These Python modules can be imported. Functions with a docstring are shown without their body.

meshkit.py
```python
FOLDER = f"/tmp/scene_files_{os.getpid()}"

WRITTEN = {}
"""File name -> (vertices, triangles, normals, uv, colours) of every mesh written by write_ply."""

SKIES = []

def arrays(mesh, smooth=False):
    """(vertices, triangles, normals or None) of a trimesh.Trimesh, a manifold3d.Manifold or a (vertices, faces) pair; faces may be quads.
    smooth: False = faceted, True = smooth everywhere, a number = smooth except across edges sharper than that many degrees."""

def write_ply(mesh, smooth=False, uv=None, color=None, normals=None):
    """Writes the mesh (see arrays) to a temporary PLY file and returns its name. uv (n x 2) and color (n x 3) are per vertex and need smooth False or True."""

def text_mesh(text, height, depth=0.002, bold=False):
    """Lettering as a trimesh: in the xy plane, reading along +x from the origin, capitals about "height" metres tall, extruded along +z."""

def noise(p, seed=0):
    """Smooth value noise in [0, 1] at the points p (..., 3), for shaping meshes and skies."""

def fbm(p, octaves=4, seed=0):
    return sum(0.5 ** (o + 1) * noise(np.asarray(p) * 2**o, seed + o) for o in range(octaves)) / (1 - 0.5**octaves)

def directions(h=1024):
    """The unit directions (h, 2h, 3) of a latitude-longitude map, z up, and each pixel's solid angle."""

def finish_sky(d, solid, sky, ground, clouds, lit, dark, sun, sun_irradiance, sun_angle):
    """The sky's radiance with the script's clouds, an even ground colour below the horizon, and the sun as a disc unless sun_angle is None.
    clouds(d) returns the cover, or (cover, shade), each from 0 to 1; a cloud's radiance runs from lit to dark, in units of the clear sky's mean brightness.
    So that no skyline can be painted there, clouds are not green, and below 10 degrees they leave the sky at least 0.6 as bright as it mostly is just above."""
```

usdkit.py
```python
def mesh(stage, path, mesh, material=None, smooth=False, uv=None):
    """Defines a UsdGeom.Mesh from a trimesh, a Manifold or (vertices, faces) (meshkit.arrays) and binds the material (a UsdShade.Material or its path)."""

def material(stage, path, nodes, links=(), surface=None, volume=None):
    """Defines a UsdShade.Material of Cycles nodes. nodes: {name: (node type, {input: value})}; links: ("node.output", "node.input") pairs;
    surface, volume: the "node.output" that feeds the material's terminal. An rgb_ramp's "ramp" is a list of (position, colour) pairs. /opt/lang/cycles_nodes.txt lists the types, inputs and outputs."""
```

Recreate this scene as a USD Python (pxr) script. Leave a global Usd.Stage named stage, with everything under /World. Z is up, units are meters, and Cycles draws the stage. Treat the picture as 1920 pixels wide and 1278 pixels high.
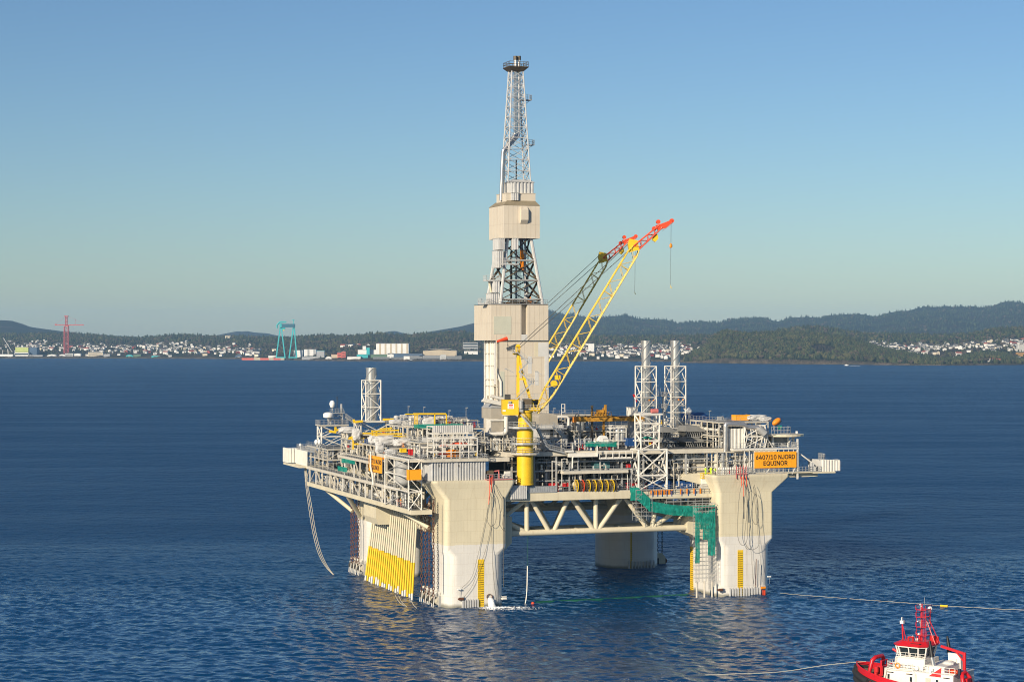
import math, random
import numpy as np
import usdkit, meshkit
from pxr import Usd, UsdGeom, UsdLux, UsdShade, Gf, Sdf, Vt

stage = Usd.Stage.CreateInMemory()
UsdGeom.SetStageUpAxis(stage, UsdGeom.Tokens.z)
UsdGeom.SetStageMetersPerUnit(stage, 1.0)
world = UsdGeom.Xform.Define(stage, '/World')
stage.SetDefaultPrim(world.GetPrim())
UsdGeom.Scope.Define(stage, '/World/Looks')

# ------------------------------------------------------------------ camera, sky, sun, exposure
CAM_Z = 58.8
FPX = 3800.0                                   # focal length in pixels of the 1920 px wide photograph
cam = UsdGeom.Camera.Define(stage, '/World/camera')
cam.AddTranslateOp().Set(Gf.Vec3d(0, 0, CAM_Z))
cam.AddRotateXOp().Set(90.0)
cam.CreateHorizontalApertureAttr(36.0)
cam.CreateVerticalApertureAttr(36.0 * 681 / 1024)
cam.CreateFocalLengthAttr(36.0 * FPX / 1920)
cam.CreateClippingRangeAttr(Gf.Vec2f(1.0, 100000.0))
cam.CreateExposureAttr(0.32)

SUN_AZ = math.radians(33.0)                    # the sun stands behind the camera's left shoulder
SUN_EL = math.radians(22.0)
to_sun = np.array([-math.sin(SUN_AZ) * math.cos(SUN_EL), -math.cos(SUN_AZ) * math.cos(SUN_EL), math.sin(SUN_EL)])
sun = UsdLux.DistantLight.Define(stage, '/World/sun')
sun.CreateIntensityAttr(1.25)
sun.CreateAngleAttr(0.5)
sun.CreateNormalizeAttr(True)
sun.CreateColorAttr(Gf.Vec3f(1.0, 0.86, 0.66))
_z = Gf.Vec3d(*map(float, to_sun))
sun.AddOrientOp().Set(Gf.Quatf(Gf.Rotation(Gf.Vec3d(0, 0, 1), _z).GetQuat()))

dome = UsdLux.DomeLight.Define(stage, '/World/sky')
sky_mat = usdkit.material(stage, '/World/Looks/sky', {
    'sky': ('sky_texture', {'sky_type': 'single_scattering', 'sun_disc': False, 'sun_elevation': float(SUN_EL),
                            'sun_rotation': float(math.atan2(to_sun[0], to_sun[1])), 'altitude': 0.0,
                            'air_density': 1.0, 'aerosol_density': 0.35, 'ozone_density': 3.0}),
    'depth': ('gamma', {'gamma': 1.2}),
    'tint': ('mix', {'mix_type': 'multiply', 'fac': 1.0, 'color2': (0.80, 0.875, 0.965)}),
    'bg': ('background_shader', {'strength': 0.052})},
    [('sky.color', 'depth.color'), ('depth.color', 'tint.color1'), ('tint.color', 'bg.color')], surface='bg.background')
UsdShade.MaterialBindingAPI.Apply(dome.GetPrim()).Bind(sky_mat)
dome.GetPrim().SetCustomDataByKey('kind', 'structure')
dome.GetPrim().SetCustomDataByKey('label', 'clear blue sky paling towards the horizon')
dome.GetPrim().SetCustomDataByKey('category', 'sky')

# ------------------------------------------------------------------ names, things, parts
_used = {}
def numbered(parent, name):
    k = (parent, name)
    n = _used.get(k, 0)
    _used[k] = n + 1
    return f'{parent}/{name}' if n == 0 else f'{parent}/{name}_{n:03d}'

def tag(prim, label=None, cat=None, group=None, kind=None):
    for k, v in (('label', label), ('category', cat), ('group', group), ('kind', kind)):
        if v:
            prim.SetCustomDataByKey(k, v)
    return prim

# platform axes: u runs along the front edge to the right, v runs away along the left edge
TH = math.radians(19.43)
CT, ST = math.cos(TH), math.sin(TH)
ORG = np.array([-16.43, 446.0, 0.0])
def to_world(p):
    p = np.asarray(p, float)
    return np.stack([ORG[0] + CT * p[..., 0] - ST * p[..., 1], ORG[1] + ST * p[..., 0] + CT * p[..., 1], p[..., 2]], -1)
def to_uvz(w):
    w = np.asarray(w, float) - ORG
    return np.stack([CT * w[..., 0] + ST * w[..., 1], -ST * w[..., 0] + CT * w[..., 1], w[..., 2]], -1)
def onv(px, py, v):
    """(u, v, z) of what is seen at a point of the photograph, standing in the platform plane v"""
    a = (px - 960) / FPX
    u = (16.43 + ST * v + a * (446 + CT * v)) / (CT - ST * a)
    return np.array([u, v, CAM_Z - (py - 639) / FPX * (446 + ST * u + CT * v)])
def onu(px, py, u):
    a = (px - 960) / FPX
    v = (-16.43 + CT * u - a * (446 + ST * u)) / (ST + CT * a)
    return np.array([u, v, CAM_Z - (py - 639) / FPX * (446 + ST * u + CT * v)])
def aty(px, py, Y):
    return np.array([(px - 960) / FPX * Y, Y, CAM_Z - (py - 639) / FPX * Y])

class MB:
    """collects pieces of one mesh"""
    def __init__(self):
        self.v, self.f, self.n = [], [], 0
    def add(self, v, f):
        v = np.asarray(v, float).reshape(-1, 3); f = np.asarray(f, int)
        if f.shape[1] == 4:
            f = np.vstack([f[:, [0, 1, 2]], f[:, [0, 2, 3]]])
        self.v.append(v); self.f.append(f + self.n); self.n += len(v)
        return self
    def box(self, c, s, rz=0.0):
        x, y, z = np.asarray(s, float) / 2
        v = np.array([[-x, -y, -z], [x, -y, -z], [x, y, -z], [-x, y, -z], [-x, -y, z], [x, -y, z], [x, y, z], [-x, y, z]])
        if rz:
            c_, s_ = math.cos(rz), math.sin(rz)
            v = v @ np.array([[c_, s_, 0], [-s_, c_, 0], [0, 0, 1]])
        return self.add(v + np.asarray(c, float), BOXF)
    def span(self, a, b):
        a, b = np.asarray(a, float), np.asarray(b, float)
        return self.box((a + b) / 2, np.abs(b - a))
    def frame_of(self, p, q):
        d = q - p; L = np.linalg.norm(d); d = d / max(L, 1e-9)
        up = np.array([0, 0, 1.0]) if abs(d[2]) < 0.95 else np.array([1.0, 0, 0])
        a = np.cross(d, up); a /= np.linalg.norm(a)
        return d, a, np.cross(a, d)
    def bar(self, p, q, w, h=None):
        p, q = np.asarray(p, float), np.asarray(q, float); h = h or w
        d, a, b = self.frame_of(p, q)
        r = [(-w / 2, -h / 2), (w / 2, -h / 2), (w / 2, h / 2), (-w / 2, h / 2)]
        v = [e + a * x + b * y for e in (p, q) for x, y in r]
        return self.add(v, BOXF)
    def tube(self, p, q, r, n=8, r2=None, caps=True):
        p, q = np.asarray(p, float), np.asarray(q, float); r2 = r if r2 is None else r2
        d, a, b = self.frame_of(p, q)
        t = np.arange(n) / n * 2 * np.pi
        ring = np.outer(np.cos(t), a) + np.outer(np.sin(t), b)
        i = np.arange(n); j = (i + 1) % n
        f = np.stack([i, i + n, j + n, j], 1)
        self.add(np.vstack([p + ring * r, q + ring * r2]), f)
        if caps:
            for e, rr, flip in ((p, r, 0), (q, r2, 1)):
                tri = np.stack([np.full(n, n), i, j] if not flip else [np.full(n, n), j, i], 1)
                self.add(np.vstack([e + ring * rr, e[None]]), tri)
        return self
    def path(self, pts, r, n=6):
        pts = [np.asarray(p, float) for p in pts]
        rings = []
        t = np.arange(n) / n * 2 * np.pi
        a = None
        for k, p in enumerate(pts):
            d0 = pts[k] - pts[k - 1] if k else pts[1] - pts[0]
            d1 = pts[k + 1] - pts[k] if k + 1 < len(pts) else d0
            d0 = d0 / max(np.linalg.norm(d0), 1e-9); d1 = d1 / max(np.linalg.norm(d1), 1e-9)
            d = d0 + d1; d /= max(np.linalg.norm(d), 1e-9)
            if a is None:
                up = np.array([0, 0, 1.0]) if abs(d[2]) < 0.9 else np.array([1.0, 0.2, 0])
                a = np.cross(d, up)
            a = a - d * (a @ d); a /= max(np.linalg.norm(a), 1e-9)
            b = np.cross(d, a)
            s = 1 / max(math.sqrt(max((1 + d0 @ d1) / 2, 0.1)), 0.5)
            rings.append(p + (np.outer(np.cos(t), a) + np.outer(np.sin(t), b)) * r * s)
        i = np.arange(n); j = (i + 1) % n
        f = np.vstack([np.stack([k * n + i, k * n + j, (k + 1) * n + j, (k + 1) * n + i], 1) for k in range(len(pts) - 1)])
        self.add(np.vstack(rings), f)
        for k, o in ((0, 1), (len(pts) - 1, 0)):
            tri = np.stack([np.full(n, n), i, j] if not o else [np.full(n, n), j, i], 1)
            self.add(np.vstack([rings[k], pts[k][None]]), tri)
        return self
    def lathe(self, base, prof, n=16, axis=(0, 0, 1)):
        """prof: (radius, height) pairs turned about the axis through base"""
        ax = np.asarray(axis, float); ax = ax / np.linalg.norm(ax)
        up = np.array([1.0, 0, 0]) if abs(ax[0]) < 0.9 else np.array([0, 1.0, 0])
        a = np.cross(ax, up); a /= np.linalg.norm(a); b = np.cross(ax, a)
        t = np.arange(n) / n * 2 * np.pi
        ring = np.outer(np.cos(t), a) + np.outer(np.sin(t), b)
        rows = [np.asarray(base, float) + ring * max(r, 1e-4) + ax * h for r, h in prof]
        i = np.arange(n); j = (i + 1) % n
        f = np.vstack([np.stack([k * n + i, k * n + j, (k + 1) * n + j, (k + 1) * n + i], 1) for k in range(len(prof) - 1)])
        return self.add(np.vstack(rows), f)
    def loft(self, rings, cap=True):
        """rings: equally long closed loops"""
        n = len(rings[0]); i = np.arange(n); j = (i + 1) % n
        f = np.vstack([np.stack([k * n + i, k * n + j, (k + 1) * n + j, (k + 1) * n + i], 1) for k in range(len(rings) - 1)])
        self.add(np.vstack(rings), f)
        if cap:
            for r, o in ((rings[0], 1), (rings[-1], 0)):
                r = np.asarray(r); c = r.mean(0)
                tri = np.stack([np.full(n, n), i, j] if not o else [np.full(n, n), j, i], 1)
                self.add(np.vstack([r, c[None]]), tri)
        return self
    def prism(self, poly, d):
        """flat polygon (convex, 3d points) pushed along d"""
        poly = np.asarray(poly, float); d = np.asarray(d, float)
        return self.loft([poly, poly + d])
    def quad(self, a, b, c, d):
        return self.add([a, b, c, d], [[0, 1, 2, 3]])
    def merged(self):
        return (np.vstack(self.v), np.vstack(self.f)) if self.v else (np.zeros((0, 3)), np.zeros((0, 3), int))
BOXF = np.array([[0, 3, 2, 1], [4, 5, 6, 7], [0, 1, 5, 4], [1, 2, 6, 5], [2, 3, 7, 6], [3, 0, 4, 7]])

def rot2(p, a):
    c, s = math.cos(a), math.sin(a)
    p = np.asarray(p, float)
    return np.stack([c * p[..., 0] - s * p[..., 1], s * p[..., 0] + c * p[..., 1], p[..., 2]], -1)

class Thing:
    """one top-level object; its parts are given in platform coordinates (frame P), or in its own coordinates (frame L)"""
    def __init__(self, name, label, cat, base=(0, 0, 0), group=None, frame='P', rz=0.0, kind=None):
        self.path = numbered('/World', name)
        self.x = UsdGeom.Xform.Define(stage, self.path)
        self.prim = tag(self.x.GetPrim(), label, cat, group, kind)
        self.frame, self.base = frame, np.asarray(base, float)
        if frame == 'P':
            self.x.AddTranslateOp().Set(Gf.Vec3d(*map(float, to_world(self.base))))
            self.x.AddRotateZOp().Set(math.degrees(TH))
        else:
            self.x.AddTranslateOp().Set(Gf.Vec3d(*map(float, self.base)))
            if rz:
                self.x.AddRotateZOp().Set(math.degrees(rz))
    def part(self, name, mb, mat, under=None, smooth=False, label=None):
        v, f = mb.merged() if isinstance(mb, MB) else mb
        if not len(v):
            return None
        if self.frame == 'P':
            v = v - self.base
        path = numbered(under or self.path, name)
        m = usdkit.mesh(stage, path, (v, f), M[mat], smooth=smooth)
        m.CreateDoubleSidedAttr(True)
        if label:
            m.GetPrim().SetCustomDataByKey('label', label)
        return path
    def group(self, name, label=None):
        """an empty part that holds sub-parts"""
        path = numbered(self.path, name)
        x = UsdGeom.Xform.Define(stage, path)
        if label:
            x.GetPrim().SetCustomDataByKey('label', label)
        return path
    def copy(self, name, label, base, rz=None, group=None, scale=None):
        path = numbered('/World', name)
        x = UsdGeom.Xform.Define(stage, path)
        w = to_world(base) if self.frame == 'P' else np.asarray(base, float)
        # the reference brings the source's own placing: author stronger values for the same ops
        x.GetPrim().GetReferences().AddInternalReference(Sdf.Path(self.path))
        x.GetPrim().SetInstanceable(True)
        x.ClearXformOpOrder()
        x.AddTranslateOp().Set(Gf.Vec3d(*map(float, w)))
        r = (math.degrees(TH) if self.frame == 'P' else 0.0) + math.degrees(rz or 0.0)
        x.AddRotateZOp().Set(r)
        if scale is not None:
            x.AddScaleOp().Set(Gf.Vec3f(*map(float, scale)))
        tag(x.GetPrim(), label, None, group)
        return x

def single(name, label, cat, mb, mat, group=None, kind=None, smooth=False, frame='P', base=None):
    """a thing that is one mesh"""
    v, f = mb.merged() if isinstance(mb, MB) else mb
    if frame == 'P':
        v = to_world(v)
    path = numbered('/World', name)
    b = np.array(base if base is not None else [(v[:, 0].min() + v[:, 0].max()) / 2, (v[:, 1].min() + v[:, 1].max()) / 2, v[:, 2].min()], float)
    m = usdkit.mesh(stage, path, (v - b, f), M[mat], smooth=smooth)
    m.CreateDoubleSidedAttr(True)
    m.AddTranslateOp().Set(Gf.Vec3d(*map(float, b)))
    tag(m.GetPrim(), label, cat, group, kind)
    return m

# ------------------------------------------------------------------ materials
M = {}
def paint(name, col, rough=0.5, metal=0.0, var=0.12, scale=0.6, streak=0.0, streak_col=(0.16, 0.09, 0.05), ior=1.45, rnd=0.0):
    """painted or bare surface: slow tone changes, and runs of dirt down the sheet"""
    col = np.asarray(col, float)
    n = {'g': ('geometry', {}), 'n': ('noise_texture', {'scale': scale, 'detail': 5.0, 'roughness': 0.6}),
         'r': ('rgb_ramp', {'ramp': [(0.3, tuple(col * (1 - var))), (0.7, tuple(np.minimum(col * (1 + var), 0.95)))]}),
         'p': ('principled_bsdf', {'roughness': rough, 'metallic': metal, 'ior': ior})}
    l = [('g.position', 'n.vector'), ('n.fac', 'r.fac')]
    last = 'r.color'
    if streak:
        n['m'] = ('mapping', {'scale': (1.3, 1.3, 0.07)})
        n['n2'] = ('noise_texture', {'scale': 1.0, 'detail': 4.0, 'roughness': 0.65})
        n['mr'] = ('map_range', {'from_min': 0.56, 'from_max': 0.78, 'to_min': 0.0, 'to_max': streak, 'clamp': True})
        n['mx'] = ('mix', {'mix_type': 'mix', 'color2': streak_col})
        l += [('g.position', 'm.vector'), ('m.vector', 'n2.vector'), ('n2.fac', 'mr.value'), ('mr.result', 'mx.fac'), (last, 'mx.color1')]
        last = 'mx.color'
    if rnd:
        n['o'] = ('object_info', {})
        n['mo'] = ('map_range', {'from_min': 0.0, 'from_max': 1.0, 'to_min': 1 - rnd, 'to_max': 1 + rnd})
        n['h'] = ('hsv', {'hue': 0.5, 'saturation': 1.0, 'fac': 1.0})
        l += [('o.random', 'mo.value'), ('mo.result', 'h.value'), (last, 'h.color')]
        last = 'h.color'
    l.append((last, 'p.base_color'))
    M[name] = usdkit.material(stage, f'/World/Looks/{name}', n, l, surface='p.BSDF')

paint('cream', (0.60, 0.545, 0.40), 0.55, var=0.08, scale=0.35, streak=0.35, streak_col=(0.30, 0.20, 0.10))
paint('beige_steel', (0.56, 0.52, 0.43), 0.5, var=0.12, scale=0.8, streak=0.3)
paint('white_steel', (0.68, 0.66, 0.60), 0.45, var=0.07, scale=0.9, streak=0.2)
paint('clad', (0.59, 0.53, 0.43), 0.5, var=0.045, scale=0.25, streak=0.28, streak_col=(0.28, 0.18, 0.10))
paint('clad_grey', (0.36, 0.33, 0.275), 0.5, var=0.1, scale=0.4, streak=0.3)
paint('hood_grey', (0.19, 0.19, 0.18), 0.5, var=0.12)
paint('clad_joint', (0.47, 0.41, 0.33), 0.5, var=0.1)
paint('clad_patch', (0.50, 0.51, 0.42), 0.5, var=0.05, scale=0.4)
paint('clad_pale', (0.58, 0.58, 0.56), 0.5, var=0.06, scale=0.4, streak=0.2)
paint('roof_brown', (0.25, 0.21, 0.14), 0.6, var=0.12)
paint('grey_steel', (0.33, 0.335, 0.33), 0.45, var=0.15, scale=1.2)
paint('pale_grey', (0.50, 0.50, 0.49), 0.4, var=0.1, scale=0.8, streak=0.2)
paint('galv', (0.42, 0.43, 0.43), 0.38, metal=0.35, var=0.15, scale=1.5)
paint('stainless', (0.60, 0.58, 0.55), 0.28, metal=0.75, var=0.12, scale=0.7, streak=0.15)
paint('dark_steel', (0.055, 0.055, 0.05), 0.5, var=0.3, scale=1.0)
paint('bronze', (0.10, 0.075, 0.045), 0.5, var=0.25, scale=1.0)
paint('deck_grey', (0.16, 0.16, 0.15), 0.7, var=0.25, scale=0.5)
paint('yellow', (0.76, 0.50, 0.015), 0.4, var=0.08, scale=0.4, streak=0.15, streak_col=(0.35, 0.2, 0.03))
paint('crane_yellow', (0.74, 0.47, 0.015), 0.4, var=0.08, scale=0.5, streak=0.15, streak_col=(0.35, 0.2, 0.03))
paint('boom_yellow', (0.72, 0.48, 0.06), 0.45, var=0.1, scale=0.6)
paint('sign_orange', (0.85, 0.36, 0.012), 0.5, var=0.03)
paint('orange', (0.75, 0.24, 0.01), 0.5, var=0.08)
paint('red', (0.50, 0.02, 0.02), 0.4, var=0.08)
paint('red_orange', (0.70, 0.07, 0.02), 0.4, var=0.08)
paint('pink_red', (0.50, 0.15, 0.14), 0.5, var=0.12)
paint('blue', (0.012, 0.06, 0.20), 0.45, var=0.15, scale=1.0, streak=0.2)
paint('teal_box', (0.06, 0.17, 0.18), 0.5, var=0.12)
paint('tarp', (0.52, 0.52, 0.51), 0.7, var=0.06, scale=1.2)
paint('black', (0.012, 0.012, 0.013), 0.45, var=0.2)
paint('rubber', (0.02, 0.02, 0.022), 0.7, var=0.25)
paint('rust', (0.115, 0.045, 0.022), 0.8, var=0.4, scale=3.0)
paint('rusty_yellow', (0.40, 0.20, 0.02), 0.65, var=0.5, scale=1.2)
paint('hose', (0.08, 0.076, 0.07), 0.6, var=0.2)
paint('rope', (0.45, 0.42, 0.34), 0.8, var=0.2, scale=2.0)
paint('white_plastic', (0.75, 0.75, 0.73), 0.35, var=0.03)
paint('window_dark', (0.02, 0.03, 0.035), 0.08, var=0.1)
paint('hi_vis', (0.50, 0.75, 0.02), 0.7, var=0.05)
paint('skin', (0.45, 0.25, 0.17), 0.6, var=0.03)
paint('navy_cloth', (0.02, 0.025, 0.05), 0.8, var=0.1)
paint('tug_red', (0.52, 0.012, 0.02), 0.35, var=0.06, scale=0.8)
paint('tug_white', (0.74, 0.71, 0.64), 0.4, var=0.04, scale=0.8, streak=0.12)
paint('wood_deck', (0.20, 0.15, 0.10), 0.8, var=0.2)
paint('bronze_disc', (0.20, 0.12, 0.05), 0.6, var=0.3, scale=2.0)
# ------------------------------------------------------------------ water
rng = np.random.default_rng(7)
def water():
    n = {'g': ('geometry', {}), 'sp': ('separate_xyz', {}),
         'm1': ('mapping', {'scale': (0.8, 1.0, 1.0), 'rotation': (0, 0, 0.35)}),
         'a': ('noise_texture', {'scale': 0.75, 'detail': 3.0, 'roughness': 0.55}),
         'b': ('noise_texture', {'scale': 0.16, 'detail': 3.0, 'roughness': 0.55}),
         'm3': ('mapping', {'scale': (0.012, 0.03, 1.0)}),
         'd': ('noise_texture', {'scale': 1.0, 'detail': 4.0, 'roughness': 0.6}),
         'far': ('map_range', {'from_min': 450.0, 'from_max': 640.0, 'to_min': 0.0, 'to_max': 1.0, 'clamp': True}),
         'da': ('map_range', {'from_min': 0.0, 'from_max': 1.0, 'to_min': WAVE_BUMP[0][0], 'to_max': WAVE_BUMP[0][1]}),
         'db': ('map_range', {'from_min': 0.0, 'from_max': 1.0, 'to_min': WAVE_BUMP[1][0], 'to_max': WAVE_BUMP[1][1]}),
         'b1': ('bump', {'strength': 1.0}), 'b2': ('bump', {'strength': 1.0}), 'b3': ('bump', {'strength': 1.0}), 'dc': ('map_range', {'from_min': 0.0, 'from_max': 1.0, 'to_min': 0.8, 'to_max': 8.0}),
         # wind lanes: gusts change how rough the surface is
         'm2': ('mapping', {'scale': (0.004, 0.016, 1.0), 'rotation': (0, 0, 0.12)}),
         'c': ('noise_texture', {'scale': 1.0, 'detail': 5.0, 'roughness': 0.62}),
         'cr': ('map_range', {'from_min': 0.3, 'from_max': 0.7, 'to_min': -0.07, 'to_max': 0.07, 'clamp': True}),
         'fr': ('map_range', {'from_min': 0.0, 'from_max': 1.0, 'to_min': 0.14, 'to_max': 0.42}),
         'ad': ('math', {'math_type': 'add'}),
         'p': ('principled_bsdf', {'base_color': WATER_COL, 'ior': 1.33, 'specular_ior_level': 0.5, 'subsurface_method': 'burley', 'subsurface_weight': 1.0, 'subsurface_radius': (1.0, 1.0, 1.0), 'subsurface_scale': 120.0})}
    l = [('g.position', 'm1.vector'), ('m1.vector', 'a.vector'), ('m1.vector', 'b.vector'), ('g.position', 'm3.vector'), ('m3.vector', 'd.vector'),
         ('g.position', 'sp.vector'), ('sp.y', 'far.value'), ('far.result', 'da.value'), ('far.result', 'db.value'), ('da.result', 'b1.distance'), ('db.result', 'b2.distance'), ('far.result', 'dc.value'), ('dc.result', 'b3.distance'),
         ('a.fac', 'b1.height'), ('b.fac', 'b2.height'), ('d.fac', 'b3.height'), ('b1.normal', 'b2.normal'), ('b2.normal', 'b3.normal'), ('b3.normal', 'p.normal'),
         ('g.position', 'm2.vector'), ('m2.vector', 'c.vector'), ('c.fac', 'cr.value'), ('far.result', 'fr.value'), ('fr.result', 'ad.value1'), ('cr.result', 'ad.value2'), ('ad.value', 'p.roughness')]
    M['water'] = usdkit.material(stage, '/World/Looks/water', n, l, surface='p.BSDF')
    W = 190
    xs = np.concatenate([[-30000, -12000, -5000, -2000, -900, -500, -300], np.arange(-W, W + 0.1, 0.43), [300, 500, 900, 2000, 5000, 12000, 30000]])
    ys = np.concatenate([[-3000, -800, -200, 50, 150, 230, 290], np.arange(328, 500, 0.46), np.arange(500, 640, 0.8), np.arange(642, 900, 6), np.arange(900, 1500, 16), np.geomspace(1520, 40000, 40)])
    X, Y = np.meshgrid(xs, ys)
    iy, ix = (ys >= 328) & (ys < 640), np.abs(xs) <= W
    x, y = X[np.ix_(iy, ix)], Y[np.ix_(iy, ix)]
    fade = np.clip((W - np.abs(x)) / 15, 0, 1) * np.clip((y - 328) / 8, 0, 1) * np.clip((640 - y) / 170, 0, 1)
    h = np.zeros_like(x)
    for k in range(70):
        lam = 1.05 * (6.5 / 1.05) ** (rng.random() ** 1.2)
        th = rng.normal(1.0, 0.7)
        kk = 2 * np.pi / lam
        ph = kk * (x * math.cos(th) + y * math.sin(th)) + rng.random() * 6.283
        h += WAVE_SLOPE / kk * 0.169 * (np.sin(ph) + 0.22 * np.cos(2 * ph))
    q = np.stack([x * 0.02, y * 0.05, x * 0 + 3.1], -1)
    gust = 0.45 + 1.1 * meshkit.fbm(q, 4, 5)
    lane = np.exp(-((y - 598 + (x + 80) * 0.33 + 10 * (meshkit.fbm(np.stack([x * 0.03, y * 0.03, x * 0], -1), 3, 9) - 0.5)) / 9) ** 2) * np.clip((10 - x) / 60, 0, 1)
    Z = np.zeros_like(X)
    Z[np.ix_(iy, ix)] = h * fade * (gust + 0.9 * lane)
    i = np.arange(len(ys) - 1)[:, None] * len(xs) + np.arange(len(xs) - 1)[None]
    f = np.stack([i, i + 1, i + 1 + len(xs), i + len(xs)], -1).reshape(-1, 4)
    m = usdkit.mesh(stage, '/World/water', (np.stack([X, Y, Z], -1).reshape(-1, 3), f), M['water'], smooth=True)
    tag(m.GetPrim(), 'dark blue rippled fjord water round the platform', 'water', None, 'structure')
HAZE_COL, HAZE_DENSITY = (0.40, 0.69, 1.0), 3.4e-5
WATER_COL = (0.0012, 0.051, 0.150)
WAVE_BUMP = ((0.07, 2.2), (0.25, 6.0))
WAVE_SLOPE = 0.2
water()

# ------------------------------------------------------------------ land
def land_mat(name, forest, bare, rock, rock_at=(0.62, 0.7), scale=0.006, bare_at=(0.45, 0.6)):
    n = {'g': ('geometry', {}),
         'n1': ('noise_texture', {'scale': scale, 'detail': 6.0, 'roughness': 0.65}),
         'n2': ('noise_texture', {'scale': scale * 1.7, 'detail': 7.0, 'roughness': 0.7}),
         'n3': ('noise_texture', {'scale': scale * 9, 'detail': 3.0, 'roughness': 0.7}),
         'r1': ('map_range', {'from_min': bare_at[0], 'from_max': bare_at[1], 'to_min': 0.0, 'to_max': 1.0, 'clamp': True}),
         'off': ('vector_math', {'math_type': 'add', 'vector2': (431.0, 217.0, 90.0)}),
         'r2': ('map_range', {'from_min': rock_at[0], 'from_max': rock_at[1], 'to_min': 0.0, 'to_max': 1.0, 'clamp': True}),
         'm1': ('mix', {'mix_type': 'mix', 'color1': forest, 'color2': bare}),
         'm2': ('mix', {'mix_type': 'mix', 'color2': rock}),
         'r3': ('map_range', {'from_min': 0.3, 'from_max': 0.7, 'to_min': 0.55, 'to_max': 1.35, 'clamp': True}),
         'h': ('hsv', {'hue': 0.5, 'saturation': 1.0, 'fac': 1.0}),
         'p': ('principled_bsdf', {'roughness': 0.95, 'specular_ior_level': 0.1})}
    l = [('g.position', 'n1.vector'), ('g.position', 'off.vector1'), ('off.vector', 'n2.vector'), ('g.position', 'n3.vector'), ('n1.fac', 'r1.value'), ('n2.fac', 'r2.value'),
         ('r1.result', 'm1.fac'), ('r2.result', 'm2.fac'), ('m1.color', 'm2.color1'), ('m2.color', 'h.color'), ('n3.fac', 'r3.value'), ('r3.result', 'h.value'), ('h.color', 'p.base_color')]
    M[name] = usdkit.material(stage, f'/World/Looks/{name}', n, l, surface='p.BSDF')
land_mat('town_land', (0.020, 0.028, 0.014), (0.060, 0.046, 0.032), (0.13, 0.115, 0.09))
land_mat('headland', (0.022, 0.034, 0.014), (0.05, 0.046, 0.026), (0.20, 0.185, 0.16), rock_at=(0.60, 0.66))
land_mat('mountain', (0.016, 0.021, 0.014), (0.036, 0.030, 0.024), (0.12, 0.10, 0.085), rock_at=(0.58, 0.68), scale=0.0035)
land_mat('shore_rock', (0.045, 0.040, 0.032), (0.085, 0.068, 0.052), (0.17, 0.15, 0.125), scale=0.03)

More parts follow.
